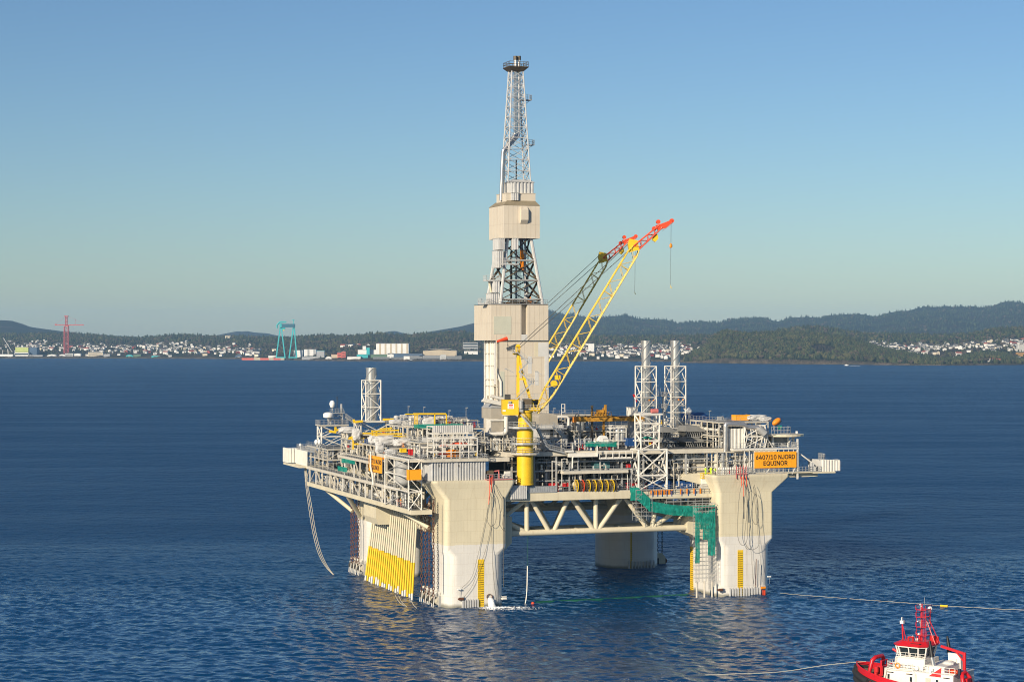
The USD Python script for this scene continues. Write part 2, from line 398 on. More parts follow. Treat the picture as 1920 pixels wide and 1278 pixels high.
class Land:
    """a hill land that rises from its shore to its skyline; profile points are (px, shore distance, skyline distance, skyline y)"""
    def __init__(self, name, label, prof, mat, seed, rough=1.0, shape=0.75, back=0.5, nx=420, ny=46, base=1.0, lower=0.0):
        prof = np.array(prof, float)
        px = np.linspace(prof[0, 0], prof[-1, 0], nx)
        d0, d1, sy = (np.interp(px, prof[:, 0], prof[:, k]) for k in (1, 2, 3))
        sm = np.exp(-0.5 * (np.arange(-6, 7) / 2.5) ** 2); sm /= sm.sum()
        sy = np.convolve(np.pad(sy, 6, mode='edge'), sm, 'valid')
        self.px, self.d0, self.d1 = px, d0, d1
        self.top = CAM_Z - (sy + lower - 639) / FPX * d1
        self.seed, self.rough, self.shape, self.base = seed, rough, shape, base
        t = np.concatenate([np.linspace(0, 1, ny), 1 + np.linspace(0, 1, 9)[1:] * back])
        PX, T = np.meshgrid(px, t)
        D = d0 + (d1 - d0) * T
        X = (PX - 960) / FPX * D
        Z = self._z(np.broadcast_to(self.top, T.shape), T, X, D)
        Z[0] = -2.0
        i = np.arange(len(t) - 1)[:, None] * nx + np.arange(nx - 1)[None]
        f = np.stack([i, i + 1, i + 1 + nx, i + nx], -1).reshape(-1, 4)
        m = usdkit.mesh(stage, '/World/' + name, (np.stack([X, D, Z], -1).reshape(-1, 3), f), M[mat], smooth=True)
        m.CreateDoubleSidedAttr(True)
        tag(m.GetPrim(), label, 'hill', None, 'structure')
    def _z(self, top, T, X, D):
        up = np.where(T <= 1, np.clip(T, 0, 1) ** self.shape, np.maximum(1 - ((T - 1) / 0.5) ** 2 * 0.8, 0.0))
        p = np.stack([X * 0.004, D * 0.004, X * 0], -1)
        w = meshkit.fbm(p, 4, self.seed) - 0.5
        amp = self.rough * np.minimum(top, 120) * 0.45 * np.sin(np.clip(T, 0, 1) * np.pi) ** 0.7
        return self.base + up * (top - self.base) + w * amp
    def at(self, px, t):
        px, t = np.asarray(px, float), np.asarray(t, float)
        d0, d1, top = (np.interp(px, self.px, a) for a in (self.d0, self.d1, self.top))
        D = d0 + (d1 - d0) * t
        X = (px - 960) / FPX * D
        return np.stack([X, D, self._z(top, t, X, D)], -1)

far_left = Land('far_hill', 'distant blue hill at the far left edge', [(-260, 9800, 11500, 600), (-60, 9800, 11500, 598), (0, 9800, 11500, 600), (22, 9800, 11500, 601), (42, 9800, 11500, 607), (58, 9800, 11500, 613), (80, 9800, 11500, 616),
    (110, 9800, 11500, 620), (150, 9800, 11500, 625), (215, 9800, 11500, 629), (300, 9800, 11500, 634)], 'mountain', 3, 0.5)
blue_knolls = Land('distant_hills', 'pair of low blue hills beyond the town ridge', [(395, 12000, 14500, 632), (412, 12000, 14500, 627), (428, 12000, 14500, 624), (446, 12000, 14500, 620.5), (454, 12000, 14500, 622), (463, 12000, 14500, 620), (475, 12000, 14500, 623),
    (500, 12000, 14500, 624.5), (520, 12000, 14500, 629), (560, 12000, 14500, 634), (700, 12000, 14500, 632), (722, 12000, 14500, 622), (740, 12000, 14500, 620), (752, 12000, 14500, 623), (775, 12000, 14500, 632)], 'mountain', 5, 0.4, nx=260)
town_left = Land('town_hill', 'wooded hillside of the town on the far shore', [(-260, 6900, 8600, 622), (-100, 6900, 8600, 621), (0, 6850, 8600, 624), (60, 6850, 8600, 623), (120, 6850, 8600, 622), (165, 6850, 8600, 624), (210, 6800, 8500, 629), (255, 6800, 8500, 631), (285, 6750, 8500, 629), (300, 6700, 8400, 627.5),
    (336, 6700, 8400, 624.5), (360, 6700, 8400, 625), (385, 6650, 8400, 628), (430, 6600, 8300, 628), (470, 6500, 8200, 628), (520, 6300, 8100, 631), (570, 6100, 8000, 629), (600, 6000, 7900, 626), (640, 5950, 7800, 628), (675, 5900, 7800, 627), (695, 5900, 7700, 622),
    (730, 5900, 7700, 624), (760, 5900, 7600, 627), (780, 5850, 7600, 624), (815, 5850, 7500, 623), (840, 5850, 7500, 621), (865, 5850, 7500, 619), (885, 5850, 7500, 623), (920, 5850, 7500, 629), (1000, 5850, 7500, 630), (1060, 5850, 7500, 627), (1120, 5850, 7400, 629), (1200, 5850, 7300, 628),
    (1290, 5700, 7200, 627), (1400, 5700, 7200, 625), (1450, 5700, 7200, 619), (1500, 5700, 7200, 611), (1530, 5700, 7200, 609), (1560, 5700, 7200, 615), (1620, 5600, 7200, 623), (1700, 5600, 7200, 624), (1780, 5500, 7200, 626), (1830, 5500, 7100, 622), (1860, 5500, 7000, 614), (1900, 5500, 7000, 612), (2000, 5500, 7000, 612), (2200, 5500, 7000, 615)],
    'town_land', 11, 0.55, shape=0.62, nx=900, lower=5.0)
mountains = Land('mountains', 'long hazy blue mountain ridge at the right', [(800, 9000, 12500, 620), (860, 9000, 12500, 610), (920, 9000, 12500, 596), (980, 9000, 12500, 583), (1028, 9000, 12500, 580), (1042, 9000, 12500, 583), (1058, 9000, 12500, 588), (1067, 9000, 12500, 585), (1085, 9000, 12500, 589), (1107, 9000, 12500, 594),
    (1150, 9000, 12500, 590), (1175, 9000, 12500, 588), (1200, 9000, 12500, 596), (1228, 9000, 12500, 596), (1255, 9000, 12500, 598), (1272, 9000, 12500, 604), (1290, 9000, 12500, 602), (1318, 9000, 12500, 601), (1348, 9000, 12500, 603), (1372, 9000, 12500, 596), (1398, 9000, 12500, 594), (1428, 9000, 12500, 592), (1446, 9000, 12500, 597),
    (1458, 9000, 12500, 601), (1483, 9000, 12500, 593), (1515, 9000, 12500, 592), (1540, 9000, 12500, 594), (1548, 9000, 12500, 589), (1572, 9000, 12500, 588), (1595, 9000, 12500, 586), (1620, 9000, 12500, 587), (1641, 9000, 12500, 591), (1662, 9000, 12500, 585), (1685, 9000, 12500, 580), (1705, 9000, 12500, 580), (1712, 9000, 12500, 577),
    (1738, 9000, 12500, 572), (1758, 9000, 12500, 574), (1774, 9000, 12500, 570), (1786, 9000, 12500, 573), (1806, 9000, 12500, 571.5), (1816, 9000, 12500, 574), (1821, 9000, 12500, 570), (1832, 9000, 12500, 573.5), (1860, 9000, 12500, 572.5), (1875, 9000, 12500, 565), (1889, 9000, 12500, 562), (1900, 9000, 12500, 564), (1910, 9000, 12500, 563), (1922, 9000, 12500, 567), (2000, 9000, 12500, 575), (2200, 9000, 12500, 590)],
    'mountain', 21, 1.0, shape=0.8, nx=1000, ny=60, lower=2.5)
headland = Land('headland', 'dark green forested headland with a pale rock face on the right', [(1268, 5480, 5600, 679), (1290, 5450, 5650, 668), (1305, 5440, 5750, 658), (1320, 5400, 5800, 647.5), (1336, 5380, 5900, 630), (1351, 5350, 5900, 619), (1366, 5300, 5900, 618), (1386, 5280, 5900, 621), (1420, 5230, 5900, 623), (1455, 5180, 5900, 622), (1500, 5120, 5900, 622),
    (1540, 5080, 5850, 625), (1580, 5060, 5800, 629), (1620, 5000, 5750, 640), (1650, 4950, 5700, 650), (1690, 4900, 5600, 658), (1730, 4860, 5500, 666), (1765, 4850, 5350, 673), (1790, 4870, 5300, 672), (1820, 4900, 5500, 664), (1850, 4920, 5600, 660), (1880, 4950, 5600, 662), (1905, 4980, 5400, 672), (1925, 5000, 5250, 677), (2000, 5100, 5300, 678), (2200, 5100, 5400, 676)],
    'headland', 31, 0.6, shape=0.55, nx=700, ny=40, lower=6.0)

def rock_band(name, label, land, px0, px1, t1, lift, seed, cat='rocks', n=None, rows=7, px_shape=None):
    n = n or int((px1 - px0) * 1.6)
    px = np.linspace(px0, px1, n); t = np.linspace(0, 1, rows)
    PX, T = np.meshgrid(px, t)
    w = meshkit.fbm(np.stack([PX * 0.12, T * 0 + seed, PX * 0], -1), 3, seed)
    TT = px_shape(PX, T) if px_shape else T * t1 * (0.4 + 1.2 * w)
    P = land.at(PX, TT)
    P[..., 2] = np.maximum(P[..., 2], 0) + lift * (meshkit.fbm(np.stack([PX * 0.5, T * 4, PX * 0 + seed], -1), 3, seed + 1) - 0.15) * np.sin(np.clip(T * 0.9 + 0.1, 0, 1) * np.pi) ** 0.5
    P[0, :, 2] = -2.0
    if px_shape: P[..., 1] -= lift * 0.8
    i = (np.arange(rows - 1)[:, None] * n + np.arange(n - 1)).ravel()
    m = usdkit.mesh(stage, '/World/' + name, (P.reshape(-1, 3), np.stack([i, i + 1, i + 1 + n, i + n], 1)), M['shore_rock'])
    m.CreateDoubleSidedAttr(True)
    tag(m.GetPrim(), label, cat, None, 'structure')
rock_band('shore_rocks', 'bare brown rocks along the waterline of the right headland', headland, 1275, 2000, 0.03, 5.0, 3)
rock_band('town_shore', 'low stone edge of the far town shore', town_left, -200, 1300, 0.012, 4.0, 4)
rock_band('cliff', 'pale rock face in the wood of the right headland', headland, 1519, 1566, 0.3, 9.0, 8, n=60, rows=22, px_shape=lambda PX, T: np.clip(0.16 + T * (0.36 - 0.24 * ((PX - 1540) / 28) ** 2), 0.12, 0.6))

# ------------------------------------------------------------------ haze
hm = MB().span((-9500, -3500, -3.5), (9500, 18500, 330))
M['haze'] = usdkit.material(stage, '/World/Looks/haze', {'v': ('principled_volume', {'color': HAZE_COL, 'density': HAZE_DENSITY, 'anisotropy': 0.0})}, [], volume='v.volume')
hz = usdkit.mesh(stage, '/World/haze', hm.merged(), M['haze'])
tag(hz.GetPrim(), 'thin blue haze that fades the far hills', 'haze', None, 'stuff')
# ------------------------------------------------------------------ the platform: columns, trusses, decks
def column_mat():
    n = {'g': ('geometry', {}), 's': ('separate_xyz', {}),
         'nz': ('noise_texture', {'scale': 0.5, 'detail': 4.0, 'roughness': 0.6}),
         'wob': ('map_range', {'from_min': 0.3, 'from_max': 0.7, 'to_min': -0.12, 'to_max': 0.12}),
         'zz': ('math', {'math_type': 'add'}),
         'split': ('map_range', {'from_min': 13.75, 'from_max': 13.85, 'to_min': 0.0, 'to_max': 1.0, 'clamp': True}),
         'mix': ('mix', {'mix_type': 'mix', 'color1': (0.67, 0.65, 0.60), 'color2': (0.64, 0.58, 0.42)}),
         'big': ('noise_texture', {'scale': 0.22, 'detail': 6.0, 'roughness': 0.62}),
         'var': ('map_range', {'from_min': 0.3, 'from_max': 0.7, 'to_min': 0.95, 'to_max': 1.05, 'clamp': True}),
         'h': ('hsv', {'hue': 0.5, 'saturation': 1.0, 'fac': 1.0}),
         'mp': ('mapping', {'scale': (0.9, 0.9, 0.05)}),
         'st': ('noise_texture', {'scale': 1.0, 'detail': 5.0, 'roughness': 0.65}),
         'sr': ('map_range', {'from_min': 0.54, 'from_max': 0.78, 'to_min': 0.0, 'to_max': 0.38, 'clamp': True}),
         'rust': ('mix', {'mix_type': 'mix', 'color2': (0.34, 0.24, 0.13)}),
         'wl': ('map_range', {'from_min': 0.25, 'from_max': 0.9, 'to_min': 0.75, 'to_max': 0.0, 'clamp': True}),
         'weed': ('mix', {'mix_type': 'mix', 'color2': (0.10, 0.10, 0.06)}),
         'rot': ('mapping', {'rotation': (0, 0, -TH), 'scale': (1, 1, 1)}),
         'w': ('wave_texture', {'wave_type': 'bands', 'bands_direction': 'x', 'profile': 'sine', 'scale': 0.42, 'distortion': 0.0}),
         'w2': ('wave_texture', {'wave_type': 'bands', 'bands_direction': 'y', 'profile': 'sine', 'scale': 0.42, 'distortion': 0.0}),
         'b': ('bump', {'strength': 0.10, 'distance': 0.05}), 'b2': ('bump', {'strength': 0.10, 'distance': 0.05}),
         'rs': ('separate_xyz', {}), 'us': ('math', {'math_type': 'add'}), 'cx': ('combine_xyz', {}),
         'bk': ('brick_texture', {'scale': 1.0, 'brick_width': 3.1, 'row_height': 2.4, 'mortar_size': 0.028, 'mortar_smooth': 0.3, 'color1': (0.965, 0.965, 0.965), 'color2': (1.0, 1.0, 1.0), 'mortar': (0.80, 0.77, 0.72), 'offset': 0.5}),
         'pm': ('mix', {'mix_type': 'multiply', 'fac': 1.0}),
         'p': ('principled_bsdf', {'roughness': 0.5, 'ior': 1.45})}
    l = [('rot.vector', 'rs.vector'), ('rs.x', 'us.value1'), ('rs.y', 'us.value2'), ('us.value', 'cx.x'), ('s.z', 'cx.y'), ('cx.vector', 'bk.vector'), ('bk.color', 'pm.color2'), ('mix.color', 'pm.color1'),
         ('g.position', 's.vector'), ('g.position', 'nz.vector'), ('nz.fac', 'wob.value'), ('s.z', 'zz.value1'), ('wob.result', 'zz.value2'), ('zz.value', 'split.value'), ('split.result', 'mix.fac'),
         ('g.position', 'big.vector'), ('big.fac', 'var.value'), ('pm.color', 'h.color'), ('var.result', 'h.value'), ('g.position', 'mp.vector'), ('mp.vector', 'st.vector'), ('st.fac', 'sr.value'),
         ('sr.result', 'rust.fac'), ('h.color', 'rust.color1'), ('zz.value', 'wl.value'), ('wl.result', 'weed.fac'), ('rust.color', 'weed.color1'), ('weed.color', 'p.base_color'),
         ('g.position', 'rot.vector'), ('rot.vector', 'w.vector'), ('rot.vector', 'w2.vector'), ('w.fac', 'b.height'), ('w2.fac', 'b2.height'), ('b.normal', 'b2.normal'), ('b2.normal', 'p.normal')]
    M['column'] = usdkit.material(stage, '/World/Looks/column', n, l, surface='p.BSDF')
column_mat()

def rounded(u0, u1, v0, v1, z, radii, k=5):
    """loop round a plan rectangle, each corner with its own radius: front left, front right, back right, back left"""
    out = []
    for (cu, cv, a0, r) in ((u0, v0, math.pi, radii[0]), (u1, v0, 1.5 * math.pi, radii[1]), (u1, v1, 0, radii[2]), (u0, v1, 0.5 * math.pi, radii[3])):
        ccu = cu + (r if cu == u0 else -r); ccv = cv + (r if cv == v0 else -r)
        for i in range(k):
            a = a0 + i / (k - 1) * math.pi / 2
            out.append((ccu + r * math.cos(a), ccv + r * math.sin(a), z))
    return np.array(out)

PLAT = Thing('oil_platform', 'huge cream and white semi-submersible oil platform on four columns in the fjord', 'oil platform', (33, 33, 0))

def column(u0, u1, v0, v1, big, flare, label):
    """flare: how far the head spreads to the left, right, front and back; big: which corner is cut back"""
    low = [3.0, 3.0, 1.6, 1.6]; up = [1.2, 0.7, 1.5, 1.5]
    for k in big:
        low[k] = up[k] = 6.5
    m = MB()
    i = 0.25
    L = lambda z, r, d=(0, 0, 0, 0): rounded(u0 - d[0], u1 + d[1], v0 - d[2], v1 + d[3], z, r)
    m.loft([L(-3, low, (-i,) * 4), L(11.2, low, (-i,) * 4), L(13.1, up), L(23.8, up), L(27.3, up, flare), L(28.05, up, flare)])
    return PLAT.part('column', m, 'column', smooth=35, label=label)

COL_N = column(1.6, 16, -0.6, 15, (3,), (2.9, 1.7, 0.8, 1.0), 'near left column with a water outlet and chains')
COL_R = column(66.6, 80.9, -2.5, 14.6, (), (1.6, 3.6, 1.2, 1.0), 'near right column with looped hoses and teal scaffolding')
COL_L = column(1.6, 16, 60, 75, (0,), (2.9, 1.7, 1.0, 1.3), 'far left column behind the yellow risers')
COL_F = column(64.5, 80.5, 58, 74, (0, 1, 2, 3), (1.0, 1.0, 1.0, 1.0), 'shaded far column seen between the near ones')

def draft_scale(col, face, at, z0, z1, w, first):
    """yellow board with black marks and figures; face: 'v' the plane v=at[1], 'u' the plane u=at[0]"""
    board, marks = MB(), MB()
    fu = face == 'v'
    s = w / 2
    def put(mb, a0, a1, b0, b1, d0, d1):
        if fu:
            mb.span((at[0] + a0, at[1] - d1, b0), (at[0] + a1, at[1] - d0, b1))
        else:
            mb.span((at[0] - d1, at[1] - a1, b0), (at[0] - d0, at[1] - a0, b1))
    put(board, -s, s, z0, z1, -0.3, 0.03)
    n = int((z1 - z0 - 0.6) / 0.5)
    for k in range(n):
        z = z0 + 0.35 + k * 0.5
        put(marks, 0.02 * w, s * 0.92, z, z + 0.13, 0.03, 0.045)
        t = meshkit.text_mesh(f'{first + k * 0.5:.1f}', 0.27, 0.012, bold=True)
        tv = np.array(t.vertices); tv[:, 0] *= min(1.0, 0.42 * w / max(np.ptp(tv[:, 0]), 1e-3))
        if fu:
            v = np.stack([at[0] - s * 0.9 + tv[:, 0], at[1] - 0.032 - tv[:, 2], z - 0.07 + tv[:, 1]], 1)
        else:
            v = np.stack([at[0] - 0.032 - tv[:, 2], at[1] + s * 0.9 - tv[:, 0], z - 0.07 + tv[:, 1]], 1)
        marks.add(v, np.array(t.faces))
    PLAT.part('draft_scale', board, 'yellow', under=col)
    PLAT.part('draft_marks', marks, 'black', under=col)
draft_scale(COL_N, 'v', (10.0, -0.35), -0.5, 10.5, 1.45, 19.5)
draft_scale(COL_R, 'v', onv(1388, 1080, -2.25)[:2], -0.5, 10.6, 1.4, 19.5)
draft_scale(COL_R, 'u', (66.85, 12.2), -0.5, 10.2, 1.9, 19.5)
draft_scale(COL_L, 'u', (1.95, 68.5), 1.0, 12.0, 1.9, 20.5)
draft_scale(COL_F, 'v', (71.3, 58.35), -0.5, 13.0, 1.6, 19.5)
draft_scale(COL_F, 'u', (64.85, 66.5), -0.5, 13.0, 2.0, 19.5)

def fenders(col, u0, u1, n, v, h=2.0):
    for k in range(n):
        u = u0 + (u1 - u0) * k / (n - 1)
        m = MB().span((u - 0.16, v - 0.42, -0.6), (u + 0.16, v + 0.2, h))
        m.prism([(u - 0.16, v - 0.42, h), (u + 0.16, v - 0.42, h), (u + 0.16, v + 0.1, h + 0.35), (u - 0.16, v + 0.1, h + 0.35)], (0, 0.1, 0.0))
        PLAT.part('anode_bar', m, 'pale_grey', under=col)
fenders(COL_N, 5.7, 9.2, 7, -0.35, 1.55)
fenders(COL_R, onv(1368, 1100, -2.2)[0], onv(1424, 1100, -2.2)[0], 12, -2.2, 1.75)
fenders(COL_F, 70, 77.0, 9, 58.3, 1.6)

# trusses between the columns
def tube_part(name, p, q, r, mat='cream', n=14, under=None):
    PLAT.part(name, MB().tube(p, q, r, n), mat, under=under, smooth=40)
def front_truss(v, dz=0.0, mat='cream'):
    g = PLAT.group('front_truss')
    zb, zt = 15.6 + dz, 23.0
    P = lambda px, py: onv(px, py, v)[0]
    tube_part('bottom_chord', (15.5, v, zb), (67.0, v, zb), 0.68, mat, 18, g)
    U = {k: P(k, 960) for k in (990, 1034, 1069, 1117, 1168, 1218, 1238, 1250)}
    nb = [U[1034], U[1117], U[1218]]; nt = [U[990] + 0.3, U[1069], U[1168], U[1238]]
    for a, b in ((nt[0], nb[0]), (nt[1], nb[0]), (nt[1], nb[1]), (nt[2], nb[1]), (nt[2], nb[2]), (nt[3], nb[2])):
        d = np.sign(b - a)
        tube_part('diagonal_brace', (a + d * 0.45, v, zt), (b - d * 0.5, v, zb), 0.52, mat, 14, g)
    for u in (U[990] - 0.3, nb[1]):
        tube_part('post', (u, v, zb), (u, v, zt), 0.55, mat, 14, g)
    tube_part('diagonal_brace', (U[990] - 0.6, v, zb + 0.2), (15.6, v, 19.0), 0.5, mat, 14, g)
    tube_part('diagonal_brace', (U[990] - 0.6, v, zt), (15.6, v, 18.5), 0.5, mat, 14, g)
    tube_part('diagonal_brace', (nb[2] + 0.9, v, zb + 0.3), (60.5, v, 20.6), 0.5, mat, 14, g)
    tube_part('diagonal_brace', (60.5, v, 20.6), (66.8, v, 20.0), 0.5, mat, 14, g)
    tube_part('diagonal_brace', (61.5, v, 21.4), (66.7, v, 17.2), 0.5, mat, 14, g)
front_truss(3.6)
front_truss(18.0, -0.6)
def cross_tubes():
    g = PLAT.group('cross_bracing')
    for u in (25.5, 35.5, 46.5):
        tube_part('cross_tube', (u, 3.6, 15.6), (u + 3, 18, 15.0), 0.4, 'cream', 10, g)
    for a, b in (((15, 62), (66, 62)), ((15, 70), (66, 70)), ((74, 15), (74, 58)), ((69.5, 15), (69.5, 58)), ((3, 15), (3, 60)), ((11, 15), (11, 60))):
        tube_part('bottom_chord', (*a, 15.9), (*b, 15.9), 0.68, 'cream', 12, g)
        n = 6
        for k in range(n):
            t0, t1 = k / n, (k + 1) / n
            p = np.array([*a, 0]) + (np.array([*b, 0]) - np.array([*a, 0])) * t0; q = np.array([*a, 0]) + (np.array([*b, 0]) - np.array([*a, 0])) * t1
            p[2], q[2] = (15.9, 23.2) if k % 2 == 0 else (23.2, 15.9)
            tube_part('diagonal_brace', p, q, 0.48, 'cream', 10, g)
cross_tubes()

# stub brackets on the columns where the chords enter
ub_ = onv(960, 990, 2.6)[0]
PLAT.part('bracket', MB().prism([(16, 2.6, 11.4), (ub_, 2.6, 13.6), (ub_, 2.6, 19.4), (16, 2.6, 19.4)], (0, 8, 0)), 'cream')
ub_ = onv(1289, 980, 2.6)[0]
PLAT.part('bracket', MB().prism([(66.6, 2.6, 12.4), (ub_ + 2.5, 2.6, 13.4), (ub_, 2.6, 14.5), (ub_, 2.6, 17.0), (ub_ + 1.0, 2.6, 19.0), (66.6, 2.6, 20.5)], (0, 8, 0)), 'cream')

# ------------------------------------------------------------------ decks
def pick_(r, a): return a[r.randrange(len(a))]
def railing(mb, pts, h=1.1, step=1.7, r=0.035):
    """hand rails and posts along a run of points"""
    pts = [np.asarray(p, float) for p in pts]
    for a, b in zip(pts[:-1], pts[1:]):
        L = np.linalg.norm(b - a)
        if L < 0.2:
            continue
        for z in (h, h * 0.55, 0.12):
            mb.bar(a + (0, 0, z), b + (0, 0, z), r * 1.6 if z > 0.2 else r * 1.2, r * 1.6 if z > 0.2 else 0.14)
        n = max(1, int(round(L / step)))
        for k in range(n + 1):
            p = a + (b - a) * k / n
            mb.bar(p, p + (0, 0, h), r * 1.6)
    return mb
def deck(u0, u1, v0, v1, z, t=0.35, edge=0.0, edge_mat='beige_steel', rails='', name='deck_plate', plate='deck_grey', thing=None, rail_mat='galv'):
    T = thing or PLAT
    T.part(name, MB().span((u0, v0, z - t), (u1, v1, z)), plate)
    if edge:
        m = MB()
        e = 0.12
        m.span((u0 - e, v0 - e, z - edge), (u1 + e, v0 - 0.003, z + 0.1)).span((u0 - e, v1 + 0.003, z - edge), (u1 + e, v1 + e, z + 0.1))
        m.span((u0 - e, v0, z - edge), (u0 - 0.003, v1, z + 0.1)).span((u1 + 0.003, v0, z - edge), (u1 + e, v1, z + 0.1))
        T.part('edge_beam', m, edge_mat)
    if rails:
        m = MB()
        c = {'f': ((u0, v0), (u1, v0)), 'r': ((u1, v0), (u1, v1)), 'b': ((u0, v1), (u1, v1)), 'l': ((u0, v0), (u0, v1))}
        for s in rails:
            a, b = c[s]
            railing(m, [(*a, z), (*b, z)])
        T.part('railing', m, rail_mat)

# main deck box over the columns: a front bay, a middle, and cantilevered corners
deck(16.5, 67.5, 1.0, 75, 24.7, 0.5, 1.75, 'cream', 'f')
deck(-2.2, 16.45, 0.6, 78, 27.95, 0.4)
deck(67.55, 84.5, 0.6, 78, 27.95, 0.4)
deck(57.2, 67.5, 4.9, 12.3, 27.95, 0.3, 0.5, 'beige_steel')
g_under = MB()
for u in np.arange(20, 66, 6.5):
    g_under.span((u - 0.25, 1.4, 22.9), (u + 0.25, 74.6, 24.15))
for v in np.arange(8, 74, 9):
    g_under.span((16.7, v - 0.2, 23.2), (67.3, v + 0.2, 24.14))
PLAT.part('deck_girders', g_under, 'cream')
# mid and upper decks
deck(17.5, 84.5, 3.2, 76, 33.7, 0.4, 0.9, 'beige_steel', '')
deck(-2.2, 17.2, 1.5, 30, 32.7, 0.4, 0.8, 'beige_steel', '')
deck(4.4, 17.2, 30.3, 43, 32.7, 0.4, 0.8, 'beige_steel', '')
deck(-2.2, 4.1, 30.3, 76, 30.4, 0.4, 0.7, 'beige_steel', '')
deck(4.4, 17.2, 43.3, 76, 30.4, 0.4, 0.7, 'beige_steel', '')
deck(30.5, 46.0, 1.6, 10.0, 29.3, 0.25, 0.55, 'beige_steel', 'f')
# the dark inner bulkhead of the middle bay
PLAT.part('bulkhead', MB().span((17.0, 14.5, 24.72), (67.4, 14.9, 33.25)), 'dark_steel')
PLAT.part('bulkhead', MB().span((0.5, 20.5, 28.0), (2.2, 74, 32.25)), 'grey_steel')
# framing of the middle bay
g = PLAT.group('bay_frame')
for k, u in enumerate(np.arange(18.6, 67, 5.35)):
    PLAT.part('bay_post', MB().span((u - 0.17, 3.4, 24.75), (u + 0.17, 3.75, 33.25)), 'grey_steel', under=g)
    PLAT.part('bay_post', MB().span((u - 0.15, 8.4, 24.75), (u + 0.15, 8.7, 33.25)), 'grey_steel', under=g)
m = MB()
for z in (27.2, 29.5, 31.4):
    m.span((17.6, 3.45, z - 0.12), (67.3, 3.7, z + 0.12))
    m.span((17.6, 8.45, z - 0.12), (67.3, 8.65, z + 0.12))
PLAT.part('bay_beams', m, 'grey_steel', under=g)

# left side galleries
deck(-5.2, -0.6, 2.5, 99, 21.4, 0.3, 0.9, 'cream', 'l')
deck(-5.4, -2.25, 14, 104, 25.6, 0.3, 0.6, 'beige_steel', 'l')
deck(-2.2, 8, 78.1, 104, 25.55, 0.4, 0.7, 'beige_steel', 'b')
deck(-5.4, -2.45, 3.5, 29.8, 32.6, 0.25, 0.6, 'beige_steel', 'l')
deck(-5.4, -2.45, 30.1, 66, 30.3, 0.25, 0.5, 'beige_steel', 'l')
rg = random.Random(4)
g_ = PLAT.group('gallery_truss')
v = 14.0
while v < 102:
    w = rg.uniform(4.2, 9.5)
    PLAT.part('gallery_post', MB().span((-5.3, v - 0.13, 21.4), (-5.04, v + 0.13, 25.3)), pick_(rg, ('white_steel', 'beige_steel')), under=g_)
    if rg.random() < 0.55:
        a, b = (v, min(v + w, 102)) if rg.random() < 0.6 else (min(v + w, 102), v)
        PLAT.part('gallery_brace', MB().bar((-5.15, a, 21.5), (-5.15, b, 25.3), 0.22), 'beige_steel', under=g_)
    v += w
v = 16.0
while v < 66:
    PLAT.part('upper_post', MB().span((-5.35, v - 0.13, 25.6), (-5.05, v + 0.13, 32.3 if v < 29.5 else 30.05)), pick_(rg, ('white_steel', 'beige_steel')), under=g_)
    if rg.random() < 0.35:
        PLAT.part('gallery_brace', MB().bar((-5.2, v, 25.7), (-5.2, v + 5, 30.0), 0.22), 'beige_steel', under=g_)
    v += rg.uniform(5.0, 12)
for (p, q, r) in (((-4.8, 60, 21.0), (0.2, 66, 15.0), 0.55), ((-4.8, 18, 21.2), (0.5, 8, 17.0), 0.5), ((-4.6, 84, 21), (0.5, 74, 15.5), 0.5), ((-1.0, 17, 20.5), (3.0, 48, 20.8), 0.45), ((1.5, 14, 16.2), (3.0, 32, 21), 0.6), ((1.5, 58, 16.0), (3.0, 40, 21), 0.6)):
    tube_part('side_brace', p, q, r, 'cream', 12)
# long pipe rails under the left gallery that hold the risers
for z, u in ((20.4, 2.2), (17.2, 2.0)):
    tube_part('riser_beam', (u, 15.0, z), (u, 60.0, z), 0.4, 'cream', 12)
# ------------------------------------------------------------------ derrick, cranes, stacks, lattice towers
def lattice(T, lo, hi, bays, leg, br, pat='Z', mat='white_steel', brmat=None, hmat=None, levels=None, under=None, horizontals=True):
    """four legs from the corners lo to the corners hi, level rings, and bracing on the four sides"""
    lo, hi = np.asarray(lo, float), np.asarray(hi, float)
    brmat = brmat or mat; hmat = hmat or mat
    ts = np.asarray(levels if levels is not None else np.linspace(0, 1, bays + 1), float)
    for a, b in zip(lo, hi):
        T.part('leg', MB().tube(a, b, leg, 7), mat, under=under, smooth=50)
    P = lambda k, t: lo[k % 4] + (hi[k % 4] - lo[k % 4]) * t
    if horizontals:
        for t in ts[1 if not horizontals == 'all' else 0:]:
            pts = [P(k, t) for k in range(5)]
            T.part('level_ring', MB().path(pts, br * 1.1, 5), hmat, under=under)
    for k in range(4):
        zz = [P(k + (j % 2), t) for j, t in enumerate(ts)]
        T.part('brace', MB().path(zz, br, 5), brmat, under=under)
        if pat == 'X':
            zz = [P(k + ((j + 1) % 2), t) for j, t in enumerate(ts)]
            T.part('brace', MB().path(zz, br, 5), brmat, under=under)

def rect4(u0, u1, v0, v1, z):
    return [(u0, v0, z), (u1, v0, z), (u1, v1, z), (u0, v1, z)]

